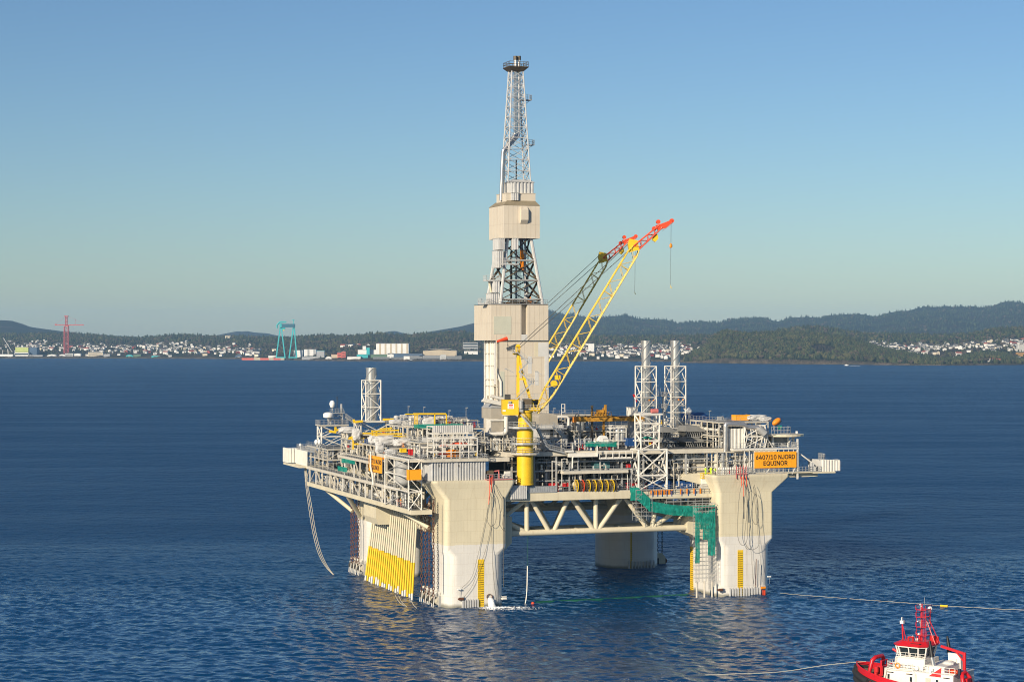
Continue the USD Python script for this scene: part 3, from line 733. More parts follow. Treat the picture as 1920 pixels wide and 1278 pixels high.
def corrugated(p, q, z0, z1, pitch=0.55, depth=0.14, thick=0.06):
    """upright ribbed sheet from p to q (plan points); the ribs stand out to the right of p->q seen from above"""
    p, q = np.asarray(p, float)[:2], np.asarray(q, float)[:2]
    d = q - p; L = np.linalg.norm(d); d = d / L; nrm = np.array([d[1], -d[0]])
    n = max(1, int(round(L / pitch))); st = L / n
    s, o = [], []
    for k in range(n):
        for fs, fo in ((0.0, 0), (0.42, 0), (0.5, 1), (0.92, 1)):
            s.append((k + fs) * st); o.append(fo * depth)
    s.append(L); o.append(0)
    xy = p + np.outer(s, d) + np.outer(o, nrm)
    bk = xy[::-1] * 0 + (p + np.outer(s, d) - nrm * thick)[::-1]
    loop = np.vstack([xy, bk]); k = len(loop); i = np.arange(k); j = (i + 1) % k
    v = np.vstack([np.c_[loop, np.full(k, z0)], np.c_[loop, np.full(k, z1)]])
    f = np.stack([i, j, j + k, i + k], 1)
    m = MB().add(v, f)
    h = len(xy)
    a = np.arange(h - 1); b = 2 * h - 1 - a
    for off in (0, k):
        m.f.append(np.vstack([np.stack([a, a + 1, b - 1], 1), np.stack([a, b - 1, b], 1)]) + off)
    return m

# ---- derrick
DV = 33.75
DK = Thing('drilling_derrick', 'tall beige clad drilling derrick with lattice top in the middle of the platform', 'derrick', (31, 40, 33.7))
def faces(v, pl, pr, pb, yt, yb):
    u0, u1 = onv(pl, 600, v)[0], onv(pr, 600, v)[0]
    v1 = onu(pb, 600, u0)[1]
    return u0, u1, v, v1, onv(pl, yb, v)[2], onv(pl, yt, v)[2]
# lower tower
a0, a1, b0, b1, z0, z1 = faces(34.3, 935, 1029, 907, 638.5, 800)
DK.part('lower_tower', MB().span((a0, b0, 33.72), (a1, b1, z1)), 'clad')
for k, (pl, pr, yt, yb, mt) in enumerate(((1009, 1021, 642, 668, 'clad_pale'), (1021, 1028.5, 642, 730, 'clad_pale'), (990, 997, 668, 700, 'clad_pale'), (1003, 1010, 696, 722, 'clad_pale'), (938, 946, 696, 752, 'clad_patch'), (1002, 1009, 642, 668, 'cream'))):
    p, q = onv(pl, yt, b0 - 0.04), onv(pr, yb, b0 - 0.04)
    DK.part('cladding_panel', MB().span((p[0], b0 - 0.04, q[2]), (q[0], b0 + 0.02, p[2])), mt)
# horizontal and upright joints of the cladding sheets
m = MB()
for z in np.arange(37.5, z1, 4.3):
    m.span((a0 + 0.05, b0 - 0.03, z), (a1 - 0.05, b0 + 0.02, z + 0.09)).span((a0 - 0.03, b0 + 0.05, z), (a0 + 0.02, b1 - 0.05, z + 0.09))
for u in np.arange(a0 + 2.1, a1, 2.2):
    m.span((u, b0 - 0.026, 34), (u + 0.06, b0 + 0.02, z1))
DK.part('joint_strips', m, 'clad_joint')
# drill floor box with its recess
e0, e1, f0, f1, z2, z3 = faces(DV, 921, 1028, 889, 571, 638)
ur0, ur1 = onv(977.5, 600, DV)[0], onv(989, 600, DV)[0]
DK.part('drill_floor_wall', MB().prism([(e0, f0, z2), (ur0, f0, z2), (ur0, f1, z2), (e0, f1, z2)], (0, 0, z3 - z2)), 'clad')
DK.part('drill_floor_wall', MB().prism([(ur1, f0, z2), (e1, f0, z2), (e1, f1, z2), (ur1, f1, z2)], (0, 0, z3 - z2)), 'clad')
DK.part('recess_panel', MB().prism([(ur0 + 0.01, f0 + 1.5, z2 + 1.5), (ur1 - 0.01, f0 + 1.5, z2 + 1.5), (ur1 - 0.01, f1, z2 + 1.5), (ur0 + 0.01, f1, z2 + 1.5)], (0, 0, z3 - z2 - 1.5)), 'clad')
DK.part('recess_sill', MB().prism([(ur0 + 0.01, f0 + 0.02, z2), (ur1 - 0.01, f0 + 0.02, z2), (ur1 - 0.01, f0 + 1.5, z2), (ur0 + 0.01, f0 + 1.5, z2)], (0, 0, 1.45)), 'clad_pale')
p, q = onv(926, 593, DV - 0.05), onv(958.5, 626.5, DV - 0.05)
DK.part('cover_panel', MB().span((p[0], DV - 0.06, q[2]), (q[0], DV + 0.02, p[2])), 'clad_patch')
m = MB()
for u in np.arange(e0 + 1.2, e1, 1.22):
    if not ur0 - 0.1 < u < ur1 + 0.1:
        m.span((u, f0 - 0.03, z2 + 0.05), (u + 0.05, f0 + 0.02, z3 - 0.05))
for v in np.arange(f0 + 1.2, f1, 1.22):
    m.span((e0 - 0.03, v, z2 + 0.05), (e0 + 0.02, v + 0.05, z3 - 0.05))
for zz in (z2 + 4.1,):
    m.span((e0 + 0.03, f0 - 0.035, zz), (ur0 - 0.03, f0 + 0.02, zz + 0.05)).span((ur1 + 0.03, f0 - 0.035, zz), (e1 - 0.03, f0 + 0.02, zz + 0.05)).span((e0 - 0.035, f0 + 0.03, zz), (e0 + 0.02, f1 - 0.03, zz + 0.05))
DK.part('joint_strips', m, 'clad_joint')
DK.part('drill_floor_coaming', MB().span((e0 - 0.05, f0 - 0.05, z3), (e1 + 0.05, f1 + 0.05, z3 + 0.12)), 'dark_steel')
m = MB(); railing(m, [(e0 + 0.1, f1 - 3, z3 + 0.12), (e0 + 0.1, f0 + 0.1, z3 + 0.12), (e1 - 0.1, f0 + 0.1, z3 + 0.12), (e1 - 0.1, f1 - 0.1, z3 + 0.12)], 1.2)
DK.part('railing', m, 'galv')
# open lattice between the boxes
lf, lr = 35.0, 45.4
def uu(px, v): return onv(px, 500, v)[0]
uL0, uR0, uL1, uR1 = uu(938, lf), uu(1017.5, lf), uu(953, lf + 1.2), uu(996, lf + 1.2)
zt = z3 + 16.6
lattice(DK, [(uL0, lf, z3), (uR0, lf, z3), (uR0, lr, z3), (uL0, lr, z3)], [(uL1, lf + 1.6, zt), (uR1, lf + 1.6, zt), (uR1, lr - 1.6, zt), (uL1, lr - 1.6, zt)], 3, 0.42, 0.17, 'X', 'pale_grey', 'bronze', 'grey_steel', levels=[0.0, 0.08, 0.36, 0.65, 1.0], under=DK.group('middle_lattice'))
# guide rails, pipes and the travelling block inside
for (px, w, mt) in ((968.5, 0.3, 'grey_steel'), (984.5, 0.35, 'pale_grey'), (959, 0.22, 'bronze'), (975, 0.12, 'dark_steel'), (966, 0.12, 'dark_steel'), (971.5, 0.1, 'dark_steel'), (990, 0.2, 'dark_steel')):
    DK.part('guide_rail', MB().bar((uu(px, 40), 40, z3 + 0.2), (uu(px, 40), 40, zt), w), mt)
DK.part('travelling_block', MB().span((uu(977, 39), 38.6, zt - 8.0), (uu(980.5, 39), 39.6, zt - 3.2)).span((uu(976, 39), 38.4, zt - 5.2), (uu(981.3, 39), 39.8, zt - 4.2)), 'orange')
DK.part('drilling_machine', MB().span((uu(956.5, 38), 37.6, z3 + 3.2), (uu(958.5, 38), 38.4, z3 + 6.0)).tube((uu(957.5, 38), 38, z3), (uu(957.5, 38), 38, z3 + 13), 0.14, 6), 'bronze')
for (px, y, w, h, mt) in ((952, 563.5, 1.4, 0.5, 'orange'), (993, 562, 0.6, 1.2, 'orange'), (1006, 561, 1.6, 0.5, 'bronze'), (962, 566, 1.8, 0.6, 'dark_steel'), (984, 566, 2.4, 0.7, 'dark_steel'), (976, 559, 1.0, 0.9, 'bronze')):
    p = onv(px, y, 37)
    DK.part('floor_machine', MB().span((p[0] - w / 2, 36.4, z3 + 0.12), (p[0] + w / 2, 37.6, z3 + 0.12 + h)).tube((p[0], 37, z3 + 0.1 + h), (p[0] + 0.3, 37, z3 + 0.8 + h), 0.12, 6), mt)
m = MB()
for zz in (z3 + 6.0, z3 + 8.2, z3 + 11.5):
    m.span((uu(958, 42), 41, zz), (uu(985, 42), 42, zz + 0.15))
    railing(m, [(uu(958, 42), 41, zz + 0.15), (uu(985, 42), 41, zz + 0.15)], 1.1, 1.2)
DK.part('inner_platform', m, 'dark_steel')
m = MB().span((uu(937, 34), 33.4, zt - 7.0), (uu(971.5, 34), 34.6, zt - 6.85)); railing(m, [(uu(937, 34), 33.4, zt - 6.85), (uu(971.5, 34), 33.4, zt - 6.85)], 1.4, 1.0, 0.045)
DK.part('monkey_board', m, 'pale_grey')
# ribbed wind walls and stair houses down the left side
def ribbed_box(T, name, u0, u1, v0, v1, z0, z1, mat='pale_grey', roof='grey_steel', pitch=0.5, dep=0.13, back=False, under=None):
    g = T.group(name) if under is None else under
    T.part('wall', corrugated((u0, v0), (u1, v0), z0, z1, pitch, dep), mat, under=g)
    T.part('wall', corrugated((u0, v1), (u0, v0), z0, z1, pitch, dep), mat, under=g)
    T.part('wall', corrugated((u1, v0), (u1, v1), z0, z1, pitch, dep), mat, under=g)
    T.part('wall', corrugated((u1, v1), (u0, v1), z0, z1, pitch, dep), mat, under=g)
    if roof:
        T.part('roof', MB().span((u0 - dep * 1.2, v0 - dep * 1.2, z1), (u1 + dep * 1.2, v1 + dep * 1.2, z1 + 0.12)), roof, under=g)
    return g
def boxpx(v, pl, pr, yt, yb, dv):
    p, q = onv(pl, yt, v), onv(pr, yb, v)
    return p[0], q[0], v, v + dv, q[2], p[2]
for (pl, pr, yt, yb, dv) in ((935.5, 946.5, 447, 468, 4.5), (933, 944, 470, 502, 4.0), (928, 937, 527, 548, 4), (921.5, 936, 550, 570, 4), (963, 972, 447, 468, 1.5)):
    u0, u1, v0, v1, zb, zt_ = boxpx(35.2 if pl < 960 else 34.8, pl, pr, yt, yb, dv)
    ribbed_box(DK, 'stair_house', u0, u1, v0, v1, zb, zt_, 'pale_grey')
for (pl, pr, y) in ((910, 934, 526), (936, 948, 526), (900, 915, 569)):
    p, q = onv(pl, y, 37), onv(pr, y, 37)
    m = MB().span((p[0], 36, p[2] - 0.15), (q[0], 38.5, p[2])); railing(m, [(p[0], 38.5, p[2]), (p[0], 36, p[2]), (q[0], 36, p[2])], 1.25, 0.8, 0.05)
    DK.part('side_platform', m, 'pale_grey')
DK.part('side_support', MB().tube(onv(917, 527, 37), onv(921, 548, 37), 0.25, 7), 'cream')
# upper box with hipped roof
c0, c1, d0, d1, z4, z5 = faces(35.4, 945, 1012, 917, 384.5, 446)
DK.part('crown_house', MB().span((c0, d0, z4), (c1, d1, z5)), 'clad')
m = MB()
for u in np.arange(c0 + 1.1, c1, 1.15):
    m.span((u, d0 - 0.025, z4 + 0.05), (u + 0.05, d0 + 0.02, z5 - 0.05))
for v in np.arange(d0 + 1.1, d1, 1.15):
    m.span((c0 - 0.025, v, z4 + 0.05), (c0 + 0.02, v + 0.05, z5 - 0.05))
m.span((c0 + 0.03, d0 - 0.03, z4 + 3.4), (c1 - 0.03, d0 + 0.02, z4 + 3.45)).span((c0 - 0.03, d0 + 0.03, z4 + 3.4), (c0 + 0.02, d1 - 0.03, z4 + 3.45))
DK.part('joint_strips', m, 'clad_joint')
i1 = 1.3
DK.part('hipped_roof', MB().loft([np.array(rect4(c0 - 0.1, c1 + 0.1, d0 - 0.1, d1 + 0.1, z5)), np.array(rect4(c0 + i1, c1 - i1 * 0.5, d0 + i1, d1 - i1, z5 + 1.25))]), 'roof_brown')
p, q = onv(977.5, 386, d0 - 0.9), onv(991, 420, d0 - 0.9)
DK.part('wall_duct', MB().prism([(p[0], d0 + 0.1, q[2] - 0.1), (p[0], d0 - 0.85, q[2] + 1.0), (p[0], d0 - 0.85, p[2] - 0.9), (p[0], d0 + 0.1, p[2] + 0.05)], (q[0] - p[0], 0, 0)), 'clad')
g0, g1, h0, h1, _, _ = faces(36.9, 949, 1004, 931, 364, 377)
z6 = z5 + 1.25 + 1.75
DK.part('roof_house', MB().span((g0, h0, z5 + 1.0), (g1, h1, z6)).span((g0 - 0.1, h0 - 0.1, z6), (g1 + 0.1, h1 + 0.1, z6 + 0.12)), 'clad')
k0, k1, l0, l1, _, _ = faces(37.4, 960, 1000, 946, 340, 362)
ribbed_box(DK, 'louvre_house', k0, k1, l0, l1, z6 + 0.12, z6 + 2.75, 'pale_grey', pitch=0.95, dep=0.25)
ribbed_box(DK, 'louvre_house', onv(960, 370, 36.4)[0], onv(972, 370, 36.4)[0], 36.4, 37.2, z5 + 1.3, z6 + 0.05, 'pale_grey')
DK.part('louvre_roof', MB().loft([np.array(rect4(k0 - 0.2, k1 + 0.2, l0 - 0.2, l1 + 0.2, z6 + 2.88)), np.array(rect4(k0 + 0.6, k1 - 0.6, l0 + 0.9, l1 - 0.9, z6 + 3.5))]), 'pale_grey')
# top lattice
zb = z6 + 2.9; ztop = onv(960, 133, 40)[2]
vF0, vB0, vF1, vB1 = 37.6, 42.6, 38.9, 41.4
lattice(DK, [(uu(952.6, vF0), vF0, zb), (uu(995, vF0), vF0, zb), (uu(995, vF0), vB0, zb), (uu(952.6, vF0), vB0, zb)],
        [(uu(960, vF1), vF1, ztop), (uu(980.8, vF1), vF1, ztop), (uu(980.8, vF1), vB1, ztop), (uu(960, vF1), vB1, ztop)], 11, 0.16, 0.075, 'X', 'pale_grey', under=DK.group('top_lattice'), levels=1 - (1 - np.linspace(0, 1, 12)) ** 1.12)
m = MB(); cu, cv = (uu(960, vF1) + uu(980.8, vF1)) / 2, 40.15
m.loft([np.array(rect4(cu - 1.6, cu + 1.6, cv - 1.6, cv + 1.6, ztop - 0.1)), np.array(rect4(cu - 2.5, cu + 2.5, cv - 2.5, cv + 2.5, ztop + 0.75))])
DK.part('crown_platform', m, 'bronze')
m = MB(); railing(m, [(cu - 2.4, cv - 2.4, ztop + 0.75), (cu + 2.4, cv - 2.4, ztop + 0.75), (cu + 2.4, cv + 2.4, ztop + 0.75), (cu - 2.4, cv + 2.4, ztop + 0.75), (cu - 2.4, cv - 2.4, ztop + 0.75)], 1.3, 1.2, 0.06)
DK.part('railing', m, 'bronze')
for px, px2, dvv in ((966.2, 942.5, 0.0), (973, 945.5, 0.5)):
    v = 40 + dvv
    pts = [onv(px, 107, v), onv(px, 250, v), onv(px - 1.5, 255, v), onv(px2 + 2, 281, v), onv(px2, 286, v), onv(px2 - 3, 368, v), onv(px2 - 3.5, 376, v)]
    DK.part('vent_pipe', MB().path(pts, 0.42, 9), 'stainless', smooth=40)
    DK.part('vent_tip', MB().tube(onv(px, 105.5, v), onv(px, 113, v), 0.5, 9), 'bronze', smooth=40)
for (px, y) in ((989, 188), (994, 272)):
    p = onv(px, y, 40)
    m = MB().span((p[0] - 1.5, 39.4, p[2] - 0.12), (p[0] + 0.9, 41, p[2])); railing(m, [(p[0] - 1.5, 39.4, p[2]), (p[0] + 0.9, 39.4, p[2]), (p[0] + 0.9, 41, p[2])], 1.2, 0.6, 0.05)
    m.bar((p[0] - 1.3, 40, p[2] - 1.5), (p[0] + 0.6, 40, p[2] - 0.1), 0.12)
    DK.part('rest_platform', m, 'galv')
DK.part('mast_pole', MB().tube(onv(968, 300, 40), onv(968, 345, 40), 0.16, 6), 'bronze')
# pipes up the left face of the lower tower
for k, (px, r, y0, mt) in enumerate(((909, 0.28, 760, 'stainless'), (912.2, 0.22, 770, 'white_steel'), (915.5, 0.34, 742, 'white_steel'), (919, 0.2, 760, 'beige_steel'), (921.5, 0.34, 752, 'white_steel'), (925, 0.26, 740, 'white_steel'), (928.5, 0.3, 720, 'pale_grey'), (931, 0.18, 758, 'beige_steel'))):
    p = onv(px, y0, 34.6); 
    uq = a0 - 0.55 - 0.02 * k
    v = onu(px, 700, uq)[1]
    DK.part('riser_pipe', MB().tube((uq, v, z2 - (y0 - 638) / FPX * 489), (uq, v, z2 + 0.1), r, 9), mt, smooth=40)
m = MB()
for y in (663, 686, 712, 724):
    zz = z2 - (y - 638) / FPX * 489
    m.span((a0 - 0.9, b0 + 0.5, zz), (a0 - 0.02, b0 + 8, zz + 0.2))
DK.part('pipe_clamps', m, 'beige_steel')
v = 34.2
pp = [onv(931, 690, v), onv(932, 700, v), onv(939, 715, v), onv(939.5, 742, v)]
DK.part('steam_pipe', MB().path(pp, 0.32, 9), 'white_steel', smooth=40)
# ------------------------------------------------------------------ pedestal cranes; local x along the boom, z up from the pedestal foot
def crane_parts(C, dark=False):
    X = lambda px: (px - 989) / 8.36
    Z = lambda py: (907 - py) / 8.36
    P = lambda px, py, y=0.0: np.array([X(px), y, Z(py)])
    C.part('pedestal', MB().lathe((0, 0, 0), [(0, 0.0), (1.95, 0.0), (1.95, 0.25), (1.85, 0.3), (1.85, Z(806)), (1.6, Z(800)), (1.6, Z(772)), (1.85, Z(771)), (1.85, Z(767)), (0, Z(767))], 28), 'crane_yellow', smooth=40)
    for y, x0, x1 in ((848, 962, 1017), (829, 962, 1018), (799, 957, 1010)):
        g = C.group('ring_platform')
        zz = Z(y); a, b = X(x0), X(x1)
        n = 12; lo = []
        for k in range(n):
            t = 2 * math.pi * (k + 0.5) / n
            lo.append(((a + b) / 2 + (b - a) / 2 * math.cos(t), 2.9 * math.sin(t), zz))
        lo = np.array(lo)
        C.part('floor', MB().loft([lo - (0, 0, 0.28), lo]), 'beige_steel' if y == 848 else 'galv', under=g)
        C.part('railing', railing(MB(), list(lo * [0.97, 0.97, 1]) + [lo[0] * [0.97, 0.97, 1]], 1.15, 1.3, 0.045), 'galv', under=g)
    C.part('slew_ring', MB().lathe((0, 0, Z(767)), [(0, 0), (2.1, 0), (2.1, 0.5), (0, 0.5)], 24), 'dark_steel', smooth=40)
    C.part('slew_platform', MB().span((X(948), -1.9, Z(771) + 0.35), (X(1016), 1.9, Z(764) + 0.2)), 'crane_yellow')
    g = C.group('machinery_house')
    m = MB()
    x0, x1, z0, z1 = X(945), X(975.5), Z(776), Z(748)
    poly = [(x0, z0 + 0.25), (x0 + 0.25, z0), (x1, z0), (x1, z1), (x0, z1)]
    m.prism([(x, -2.3, z) for x, z in poly], (0, 4.4, 0))
    C.part('house', m, 'crane_yellow', under=g)
    C.part('roof_edge', MB().span((x0 - 0.08, -2.38, z1), (x1 + 0.05, 2.18, z1 + 0.1)), 'crane_yellow', under=g)
    C.part('notice_board', MB().span((X(955), -2.35, Z(764)), (X(966.8), -2.29, Z(755))), 'white_plastic', under=g)
    t = MB()
    for k, (w, h) in enumerate(((0.9, 0.2), (0.8, 0.1), (1.0, 0.08), (1.0, 0.08))):
        t.span((X(961) - w / 2, -2.37, Z(756.4) - 0.22 * k - h), (X(961) + w / 2, -2.345, Z(756.4) - 0.22 * k))
    C.part('notice_lines', t, 'red', under=g)
    C.part('small_plate', MB().span((X(945.5), -2.35, Z(769)), (X(951.5), -2.29, Z(766.3))), 'white_plastic', under=g)
    C.part('wall_lamp', MB().span((X(956), -2.7, Z(753.5)), (X(961.5), -2.29, Z(750))), 'grey_steel', under=g)
    C.part('air_intake', MB().span((X(951), -1.6, z1 + 0.1), (X(961), 0.4, z1 + 1.2)), 'dark_steel', under=g)
    C.part('house', MB().span((X(985), -2.0, Z(764) + 0.2), (X(1000), 2.0, Z(746))), 'bronze', under=g)
    C.part('engine', MB().span((X(977), -2.4, Z(770)), (X(984), -1.7, Z(748))).tube((X(980), -2.5, Z(764)), (X(980), -2.5, Z(750)), 0.4, 8), 'grey_steel', under=g)
    # operator cab on the far side of the boom foot
    g = C.group('operator_cab')
    C.part('cab_body', MB().span((X(1002), 1.2, Z(766)), (X(1016), 3.0, Z(748))), 'crane_yellow', under=g)
    C.part('cab_window', MB().span((X(1016) - 0.05, 1.35, Z(760)), (X(1016) + 0.06, 2.85, Z(750))), 'window_dark', under=g)
    C.part('cab_window', MB().span((X(1004), 1.14, Z(760)), (X(1015), 1.22, Z(750))), 'window_dark', under=g)
    # A-frame
    g = C.group('gantry_frame')
    for y in (-1.25, 1.25):
        C.part('back_leg', MB().bar(P(975.5, 748, y), P(975.5, 656, y * 0.6), 0.62, 0.55), 'crane_yellow', under=g)
        C.part('front_leg', MB().bar(P(1005, 766, y), P(986, 706, y * 0.85), 0.62, 0.5).bar(P(986, 707, y * 0.85), P(976.5, 662, y * 0.6), 0.42, 0.4), 'crane_yellow', under=g)
    C.part('tie_beam', MB().bar(P(973, 709, -1.1), P(990, 709, -1.1), 0.4), 'crane_yellow', under=g)
    C.part('tie_beam', MB().bar(P(975, 664, -0.95), P(975, 664, 0.95), 0.45).span((X(966), -1.0, Z(663.5)), (X(978), 1.0, Z(660))), 'crane_yellow', under=g)
    C.part('sheave_block', MB().span((X(971), -0.8, Z(661)), (X(979.5), 0.8, Z(648))).tube(P(975.5, 648, -0.8), P(975.5, 648, 0.8), 0.5, 12), 'crane_yellow', under=g)
    # zig-zag stairs up the frame
    pts = [(972, 748), (1001, 718), (978, 696), (1002, 719), (978, 695), (993, 677), (974, 658)]
    for a, b in (((970, 748), (999, 718)), ((1001, 716), (976, 695)), ((977, 695), (994, 678)), ((994, 678), (975, 660))):
        m = MB(); p, q = P(*a, -1.75), P(*b, -1.75)
        for s in (-0.35, 0.35):
            m.bar(p + (0, s, 0), q + (0, s, 0), 0.1, 0.25)
        m.bar(p + (0, -0.35, 0.95), q + (0, -0.35, 0.95), 0.06)
        n = 8
        for k in range(n):
            c = p + (q - p) * (k + 0.5) / n
            m.box(c, (0.25, 0.7, 0.05))
            m.bar(c + (0, -0.35, 0), c + (0, -0.35, 0.95), 0.045)
        C.part('stair_flight', m, 'galv', under=None)
    for px, py in ((999, 718), (996, 680), (969, 660)):
        c = P(px, py, -1.75)
        C.part('stair_landing', railing(MB().box(c, (1.3, 1.0, 0.08)), [c + (-0.6, -0.5, 0), c + (0.6, -0.5, 0), c + (0.6, 0.5, 0)], 1.1, 0.6, 0.045), 'galv')
    m = MB(); p, q = P(979, 775, -2.6), P(1003, 804, -2.6)
    for s in (-0.35, 0.35):
        m.bar(p + (0, s, 0), q + (0, s, 0), 0.1, 0.3).bar(p + (0, s, 1.0), q + (0, s, 1.0), 0.06)
    for k in range(12):
        c = p + (q - p) * (k + 0.5) / 12
        m.box(c, (0.25, 0.7, 0.05)).bar(c + (0, -0.35, 0), c + (0, -0.35, 1.0), 0.045)
    C.part('stair_flight', m, 'galv')
    m = MB(); 
    railing(m, [P(985, 766, -2.0), P(1016, 766, -2.0)], 1.1, 0.8, 0.045)
    railing(m, [P(984, 746, -1.9), P(1012, 746, -1.9)], 1.1, 0.8, 0.045)
    C.part('railing', m, 'galv')
    for a, b in (((952, 690), (967, 697)), ((1009, 695), (1019, 701)), ((998, 713), (1012, 712))):
        C.part('flood_light_arm', MB().bar(P(*a, -2), P(*b, -2), 0.14).box(P(*a, -2), (0.6, 0.4, 0.3)), 'grey_steel')
    # boom
    foot, B, R, H = P(1010, 772), P(1198, 463), P(1243, 424), P(1267, 414)
    d = (B - foot) / np.linalg.norm(B - foot); nn = np.array([-d[2], 0, d[0]])
    L = np.linalg.norm(B - foot)
    def chord_pts(sy, sn):
        return [foot + np.array([0, sy * 1.25, 0]) + nn * sn * 0.35, foot + d * 5.5 + np.array([0, sy * 1.05, 0]) + nn * sn * 1.22, foot + d * (L - 1.5) + np.array([0, sy * 0.95, 0]) + nn * sn * 1.15, B + np.array([0, sy * 0.85, 0]) + nn * sn * 0.8]
    by = 'boom_yellow'
    g = C.group('boom')
    for sy in (-1, 1):
        for sn in (-1, 1):
            C.part('chord', MB().path(chord_pts(sy, sn), 0.14, 7), by, under=g)
    def on(sy, sn, s):
        c = chord_pts(sy, sn); ss = [0, 5.5, L - 1.5, L]
        k = max(i for i in range(3) if s >= ss[i] - 1e-9); t = (s - ss[k]) / (ss[k + 1] - ss[k])
        return c[k] + (c[k + 1] - c[k]) * min(t, 1)
    st = np.linspace(1.2, L - 0.5, 19)
    for (a, b) in (((-1, -1), (-1, 1)), ((1, -1), (1, 1)), ((-1, 1), (1, 1)), ((-1, -1), (1, -1))):
        C.part('lacing', MB().path([on(*(a if k % 2 else b), s) for k, s in enumerate(st)], 0.06, 5), by, under=g)
    for k in range(1, 19, 3):
        C.part('frame_ring', MB().path([on(-1, -1, st[k]), on(-1, 1, st[k]), on(1, 1, st[k]), on(1, -1, st[k]), on(-1, -1, st[k])], 0.07, 5), by, under=g)
    wm = MB()
    wp = [foot + nn * -1.05 + d * 1.5, foot + nn * -1.35 + d * 6, foot + nn * -1.25 + d * (L - 3)]
    for a, b in zip(wp[:-1], wp[1:]):
        wm.bar(a, b, 0.8, 0.22)
    C.part('boom_walkway', wm, 'grey_steel', under=g)
    c = foot + d * 7.6
    C.part('winch', MB().tube(c + (0, -0.9, 0), c + (0, 0.9, 0), 0.75, 14).box(c + d * 1.6, (1.2, 1.6, 1.0)), 'crane_yellow', under=g)
    # bracket, red jib, head
    C.part('boom_bracket', MB().prism([B + nn * 2.0 + d * -0.3 + (0, -0.7, 0), B + nn * 0.7 + d * -1.6 + (0, -0.7, 0), B + nn * -0.8 + (0, -0.7, 0), B + nn * 0.6 + d * 1.6 + (0, -0.7, 0), B + nn * 2.3 + d * 1.0 + (0, -0.7, 0)], (0, 1.4, 0)), 'crane_yellow', under=g)
    g2 = C.group('jib')
    for sy in (-1, 1):
        for sn in (-1, 1):
            C.part('chord', MB().path([B + np.array([0, sy * 0.8, 0]) + nn * sn * 0.75, R + np.array([0, sy * 0.6, 0]) + nn * sn * 0.45, R + np.array([0, sy * 0.6, 0]) + nn * sn * 0.4 + d * 0.3], 0.15, 7), 'red_orange', under=g2)
    for sy in (-1, 1):
        C.part('lacing', MB().path([B + (R - B) * t + np.array([0, sy * (0.8 - 0.2 * t), 0]) + nn * ((-1) ** k) * (0.75 - 0.3 * t) for k, t in enumerate(np.linspace(0, 1, 8))], 0.08, 5), 'red_orange', under=g2)
    hd = (H - R) / np.linalg.norm(H - R); hn = np.array([-hd[2], 0, hd[0]])
    C.part('jib_head', MB().prism([R + hn * -0.5 - hd * 0.6 + (0, -0.6, 0), R + hn * -0.65 + hd * 1.2 + (0, -0.6, 0), H + hn * -0.1 + (0, -0.6, 0), H + hn * 0.5 + (0, -0.6, 0), R + hn * 0.6 + hd * 0.6 + (0, -0.6, 0), R + hn * 0.75 - hd * 0.6 + (0, -0.6, 0)], (0, 1.2, 0)), 'red_orange', under=g2)
    for c in (R + nn * 0.9 + d * -0.9, R + nn * 0.9 + d * 0.9, H + hn * 0.3):
        C.part('sheave', MB().tube(c + (0, -0.4, 0), c + (0, 0.4, 0), 0.5, 12), 'red_orange', under=g2)
    C.part('head_walkway', MB().bar(R + hn * -0.95 + hd * 0.4, H + hn * -0.3, 1.3, 0.1), 'grey_steel', under=g2)
    c = B + (R - B) * 0.62 - nn * 1.3
    C.part('hook_block', MB().prism([c + (-0.55, -0.4, 0.9), c + (-0.75, -0.4, -0.4), c + (-0.1, -0.4, -0.9), c + (0.6, -0.4, -0.1), c + (0.45, -0.4, 0.9)], (0, 0.8, 0)), 'crane_yellow', under=g2)
    C.part('hook_hanger', MB().tube(c + (0, 0, 0.8), B + (R - B) * 0.62, 0.06, 5), 'dark_steel', under=g2)
    # ropes
    for y in (-0.5, 0.5):
        C.part('luffing_rope', MB().tube(P(975.5, 648, y * 0.6), B + nn * 1.9 + (0, y, 0), 0.05, 5), 'dark_steel')
        C.part('luffing_rope', MB().tube(P(977.5, 652, y * 0.6), B + nn * 0.9 + d * -0.8 + (0, y, 0), 0.05, 5), 'dark_steel')
    C.part('hoist_rope', MB().tube(H + (-0.25, 0, 0), H + (-0.35, 0, -14.3), 0.035, 5), 'dark_steel')
    C.part('hook_ball', MB().lathe(H + (-0.3, 0, -5.7), [(0, 1.0), (0.12, 0.9), (0.3, 0.6), (0.34, 0.2), (0.2, -0.1), (0, -0.15)], 10), 'orange', smooth=50)
    C.part('end_hook', MB().path([H + (-0.35, 0, -14.2), H + (-0.35, 0, -14.7), H + (-0.15, 0, -14.9), H + (-0.1, 0, -14.6)], 0.06, 5), 'yellow')

cw = to_world((21.1, 1.6, 26.6))
CRANE = Thing('pedestal_crane', 'yellow pedestal crane at the front of the platform, its boom raised to the right', 'crane', cw, frame='L', rz=math.radians(4))
crane_parts(CRANE)
yB = 530.0
CRANE.copy('pedestal_crane', 'second yellow crane behind the derrick, its boom partly in shadow', aty(956, 867, yB), rz=math.radians(4))

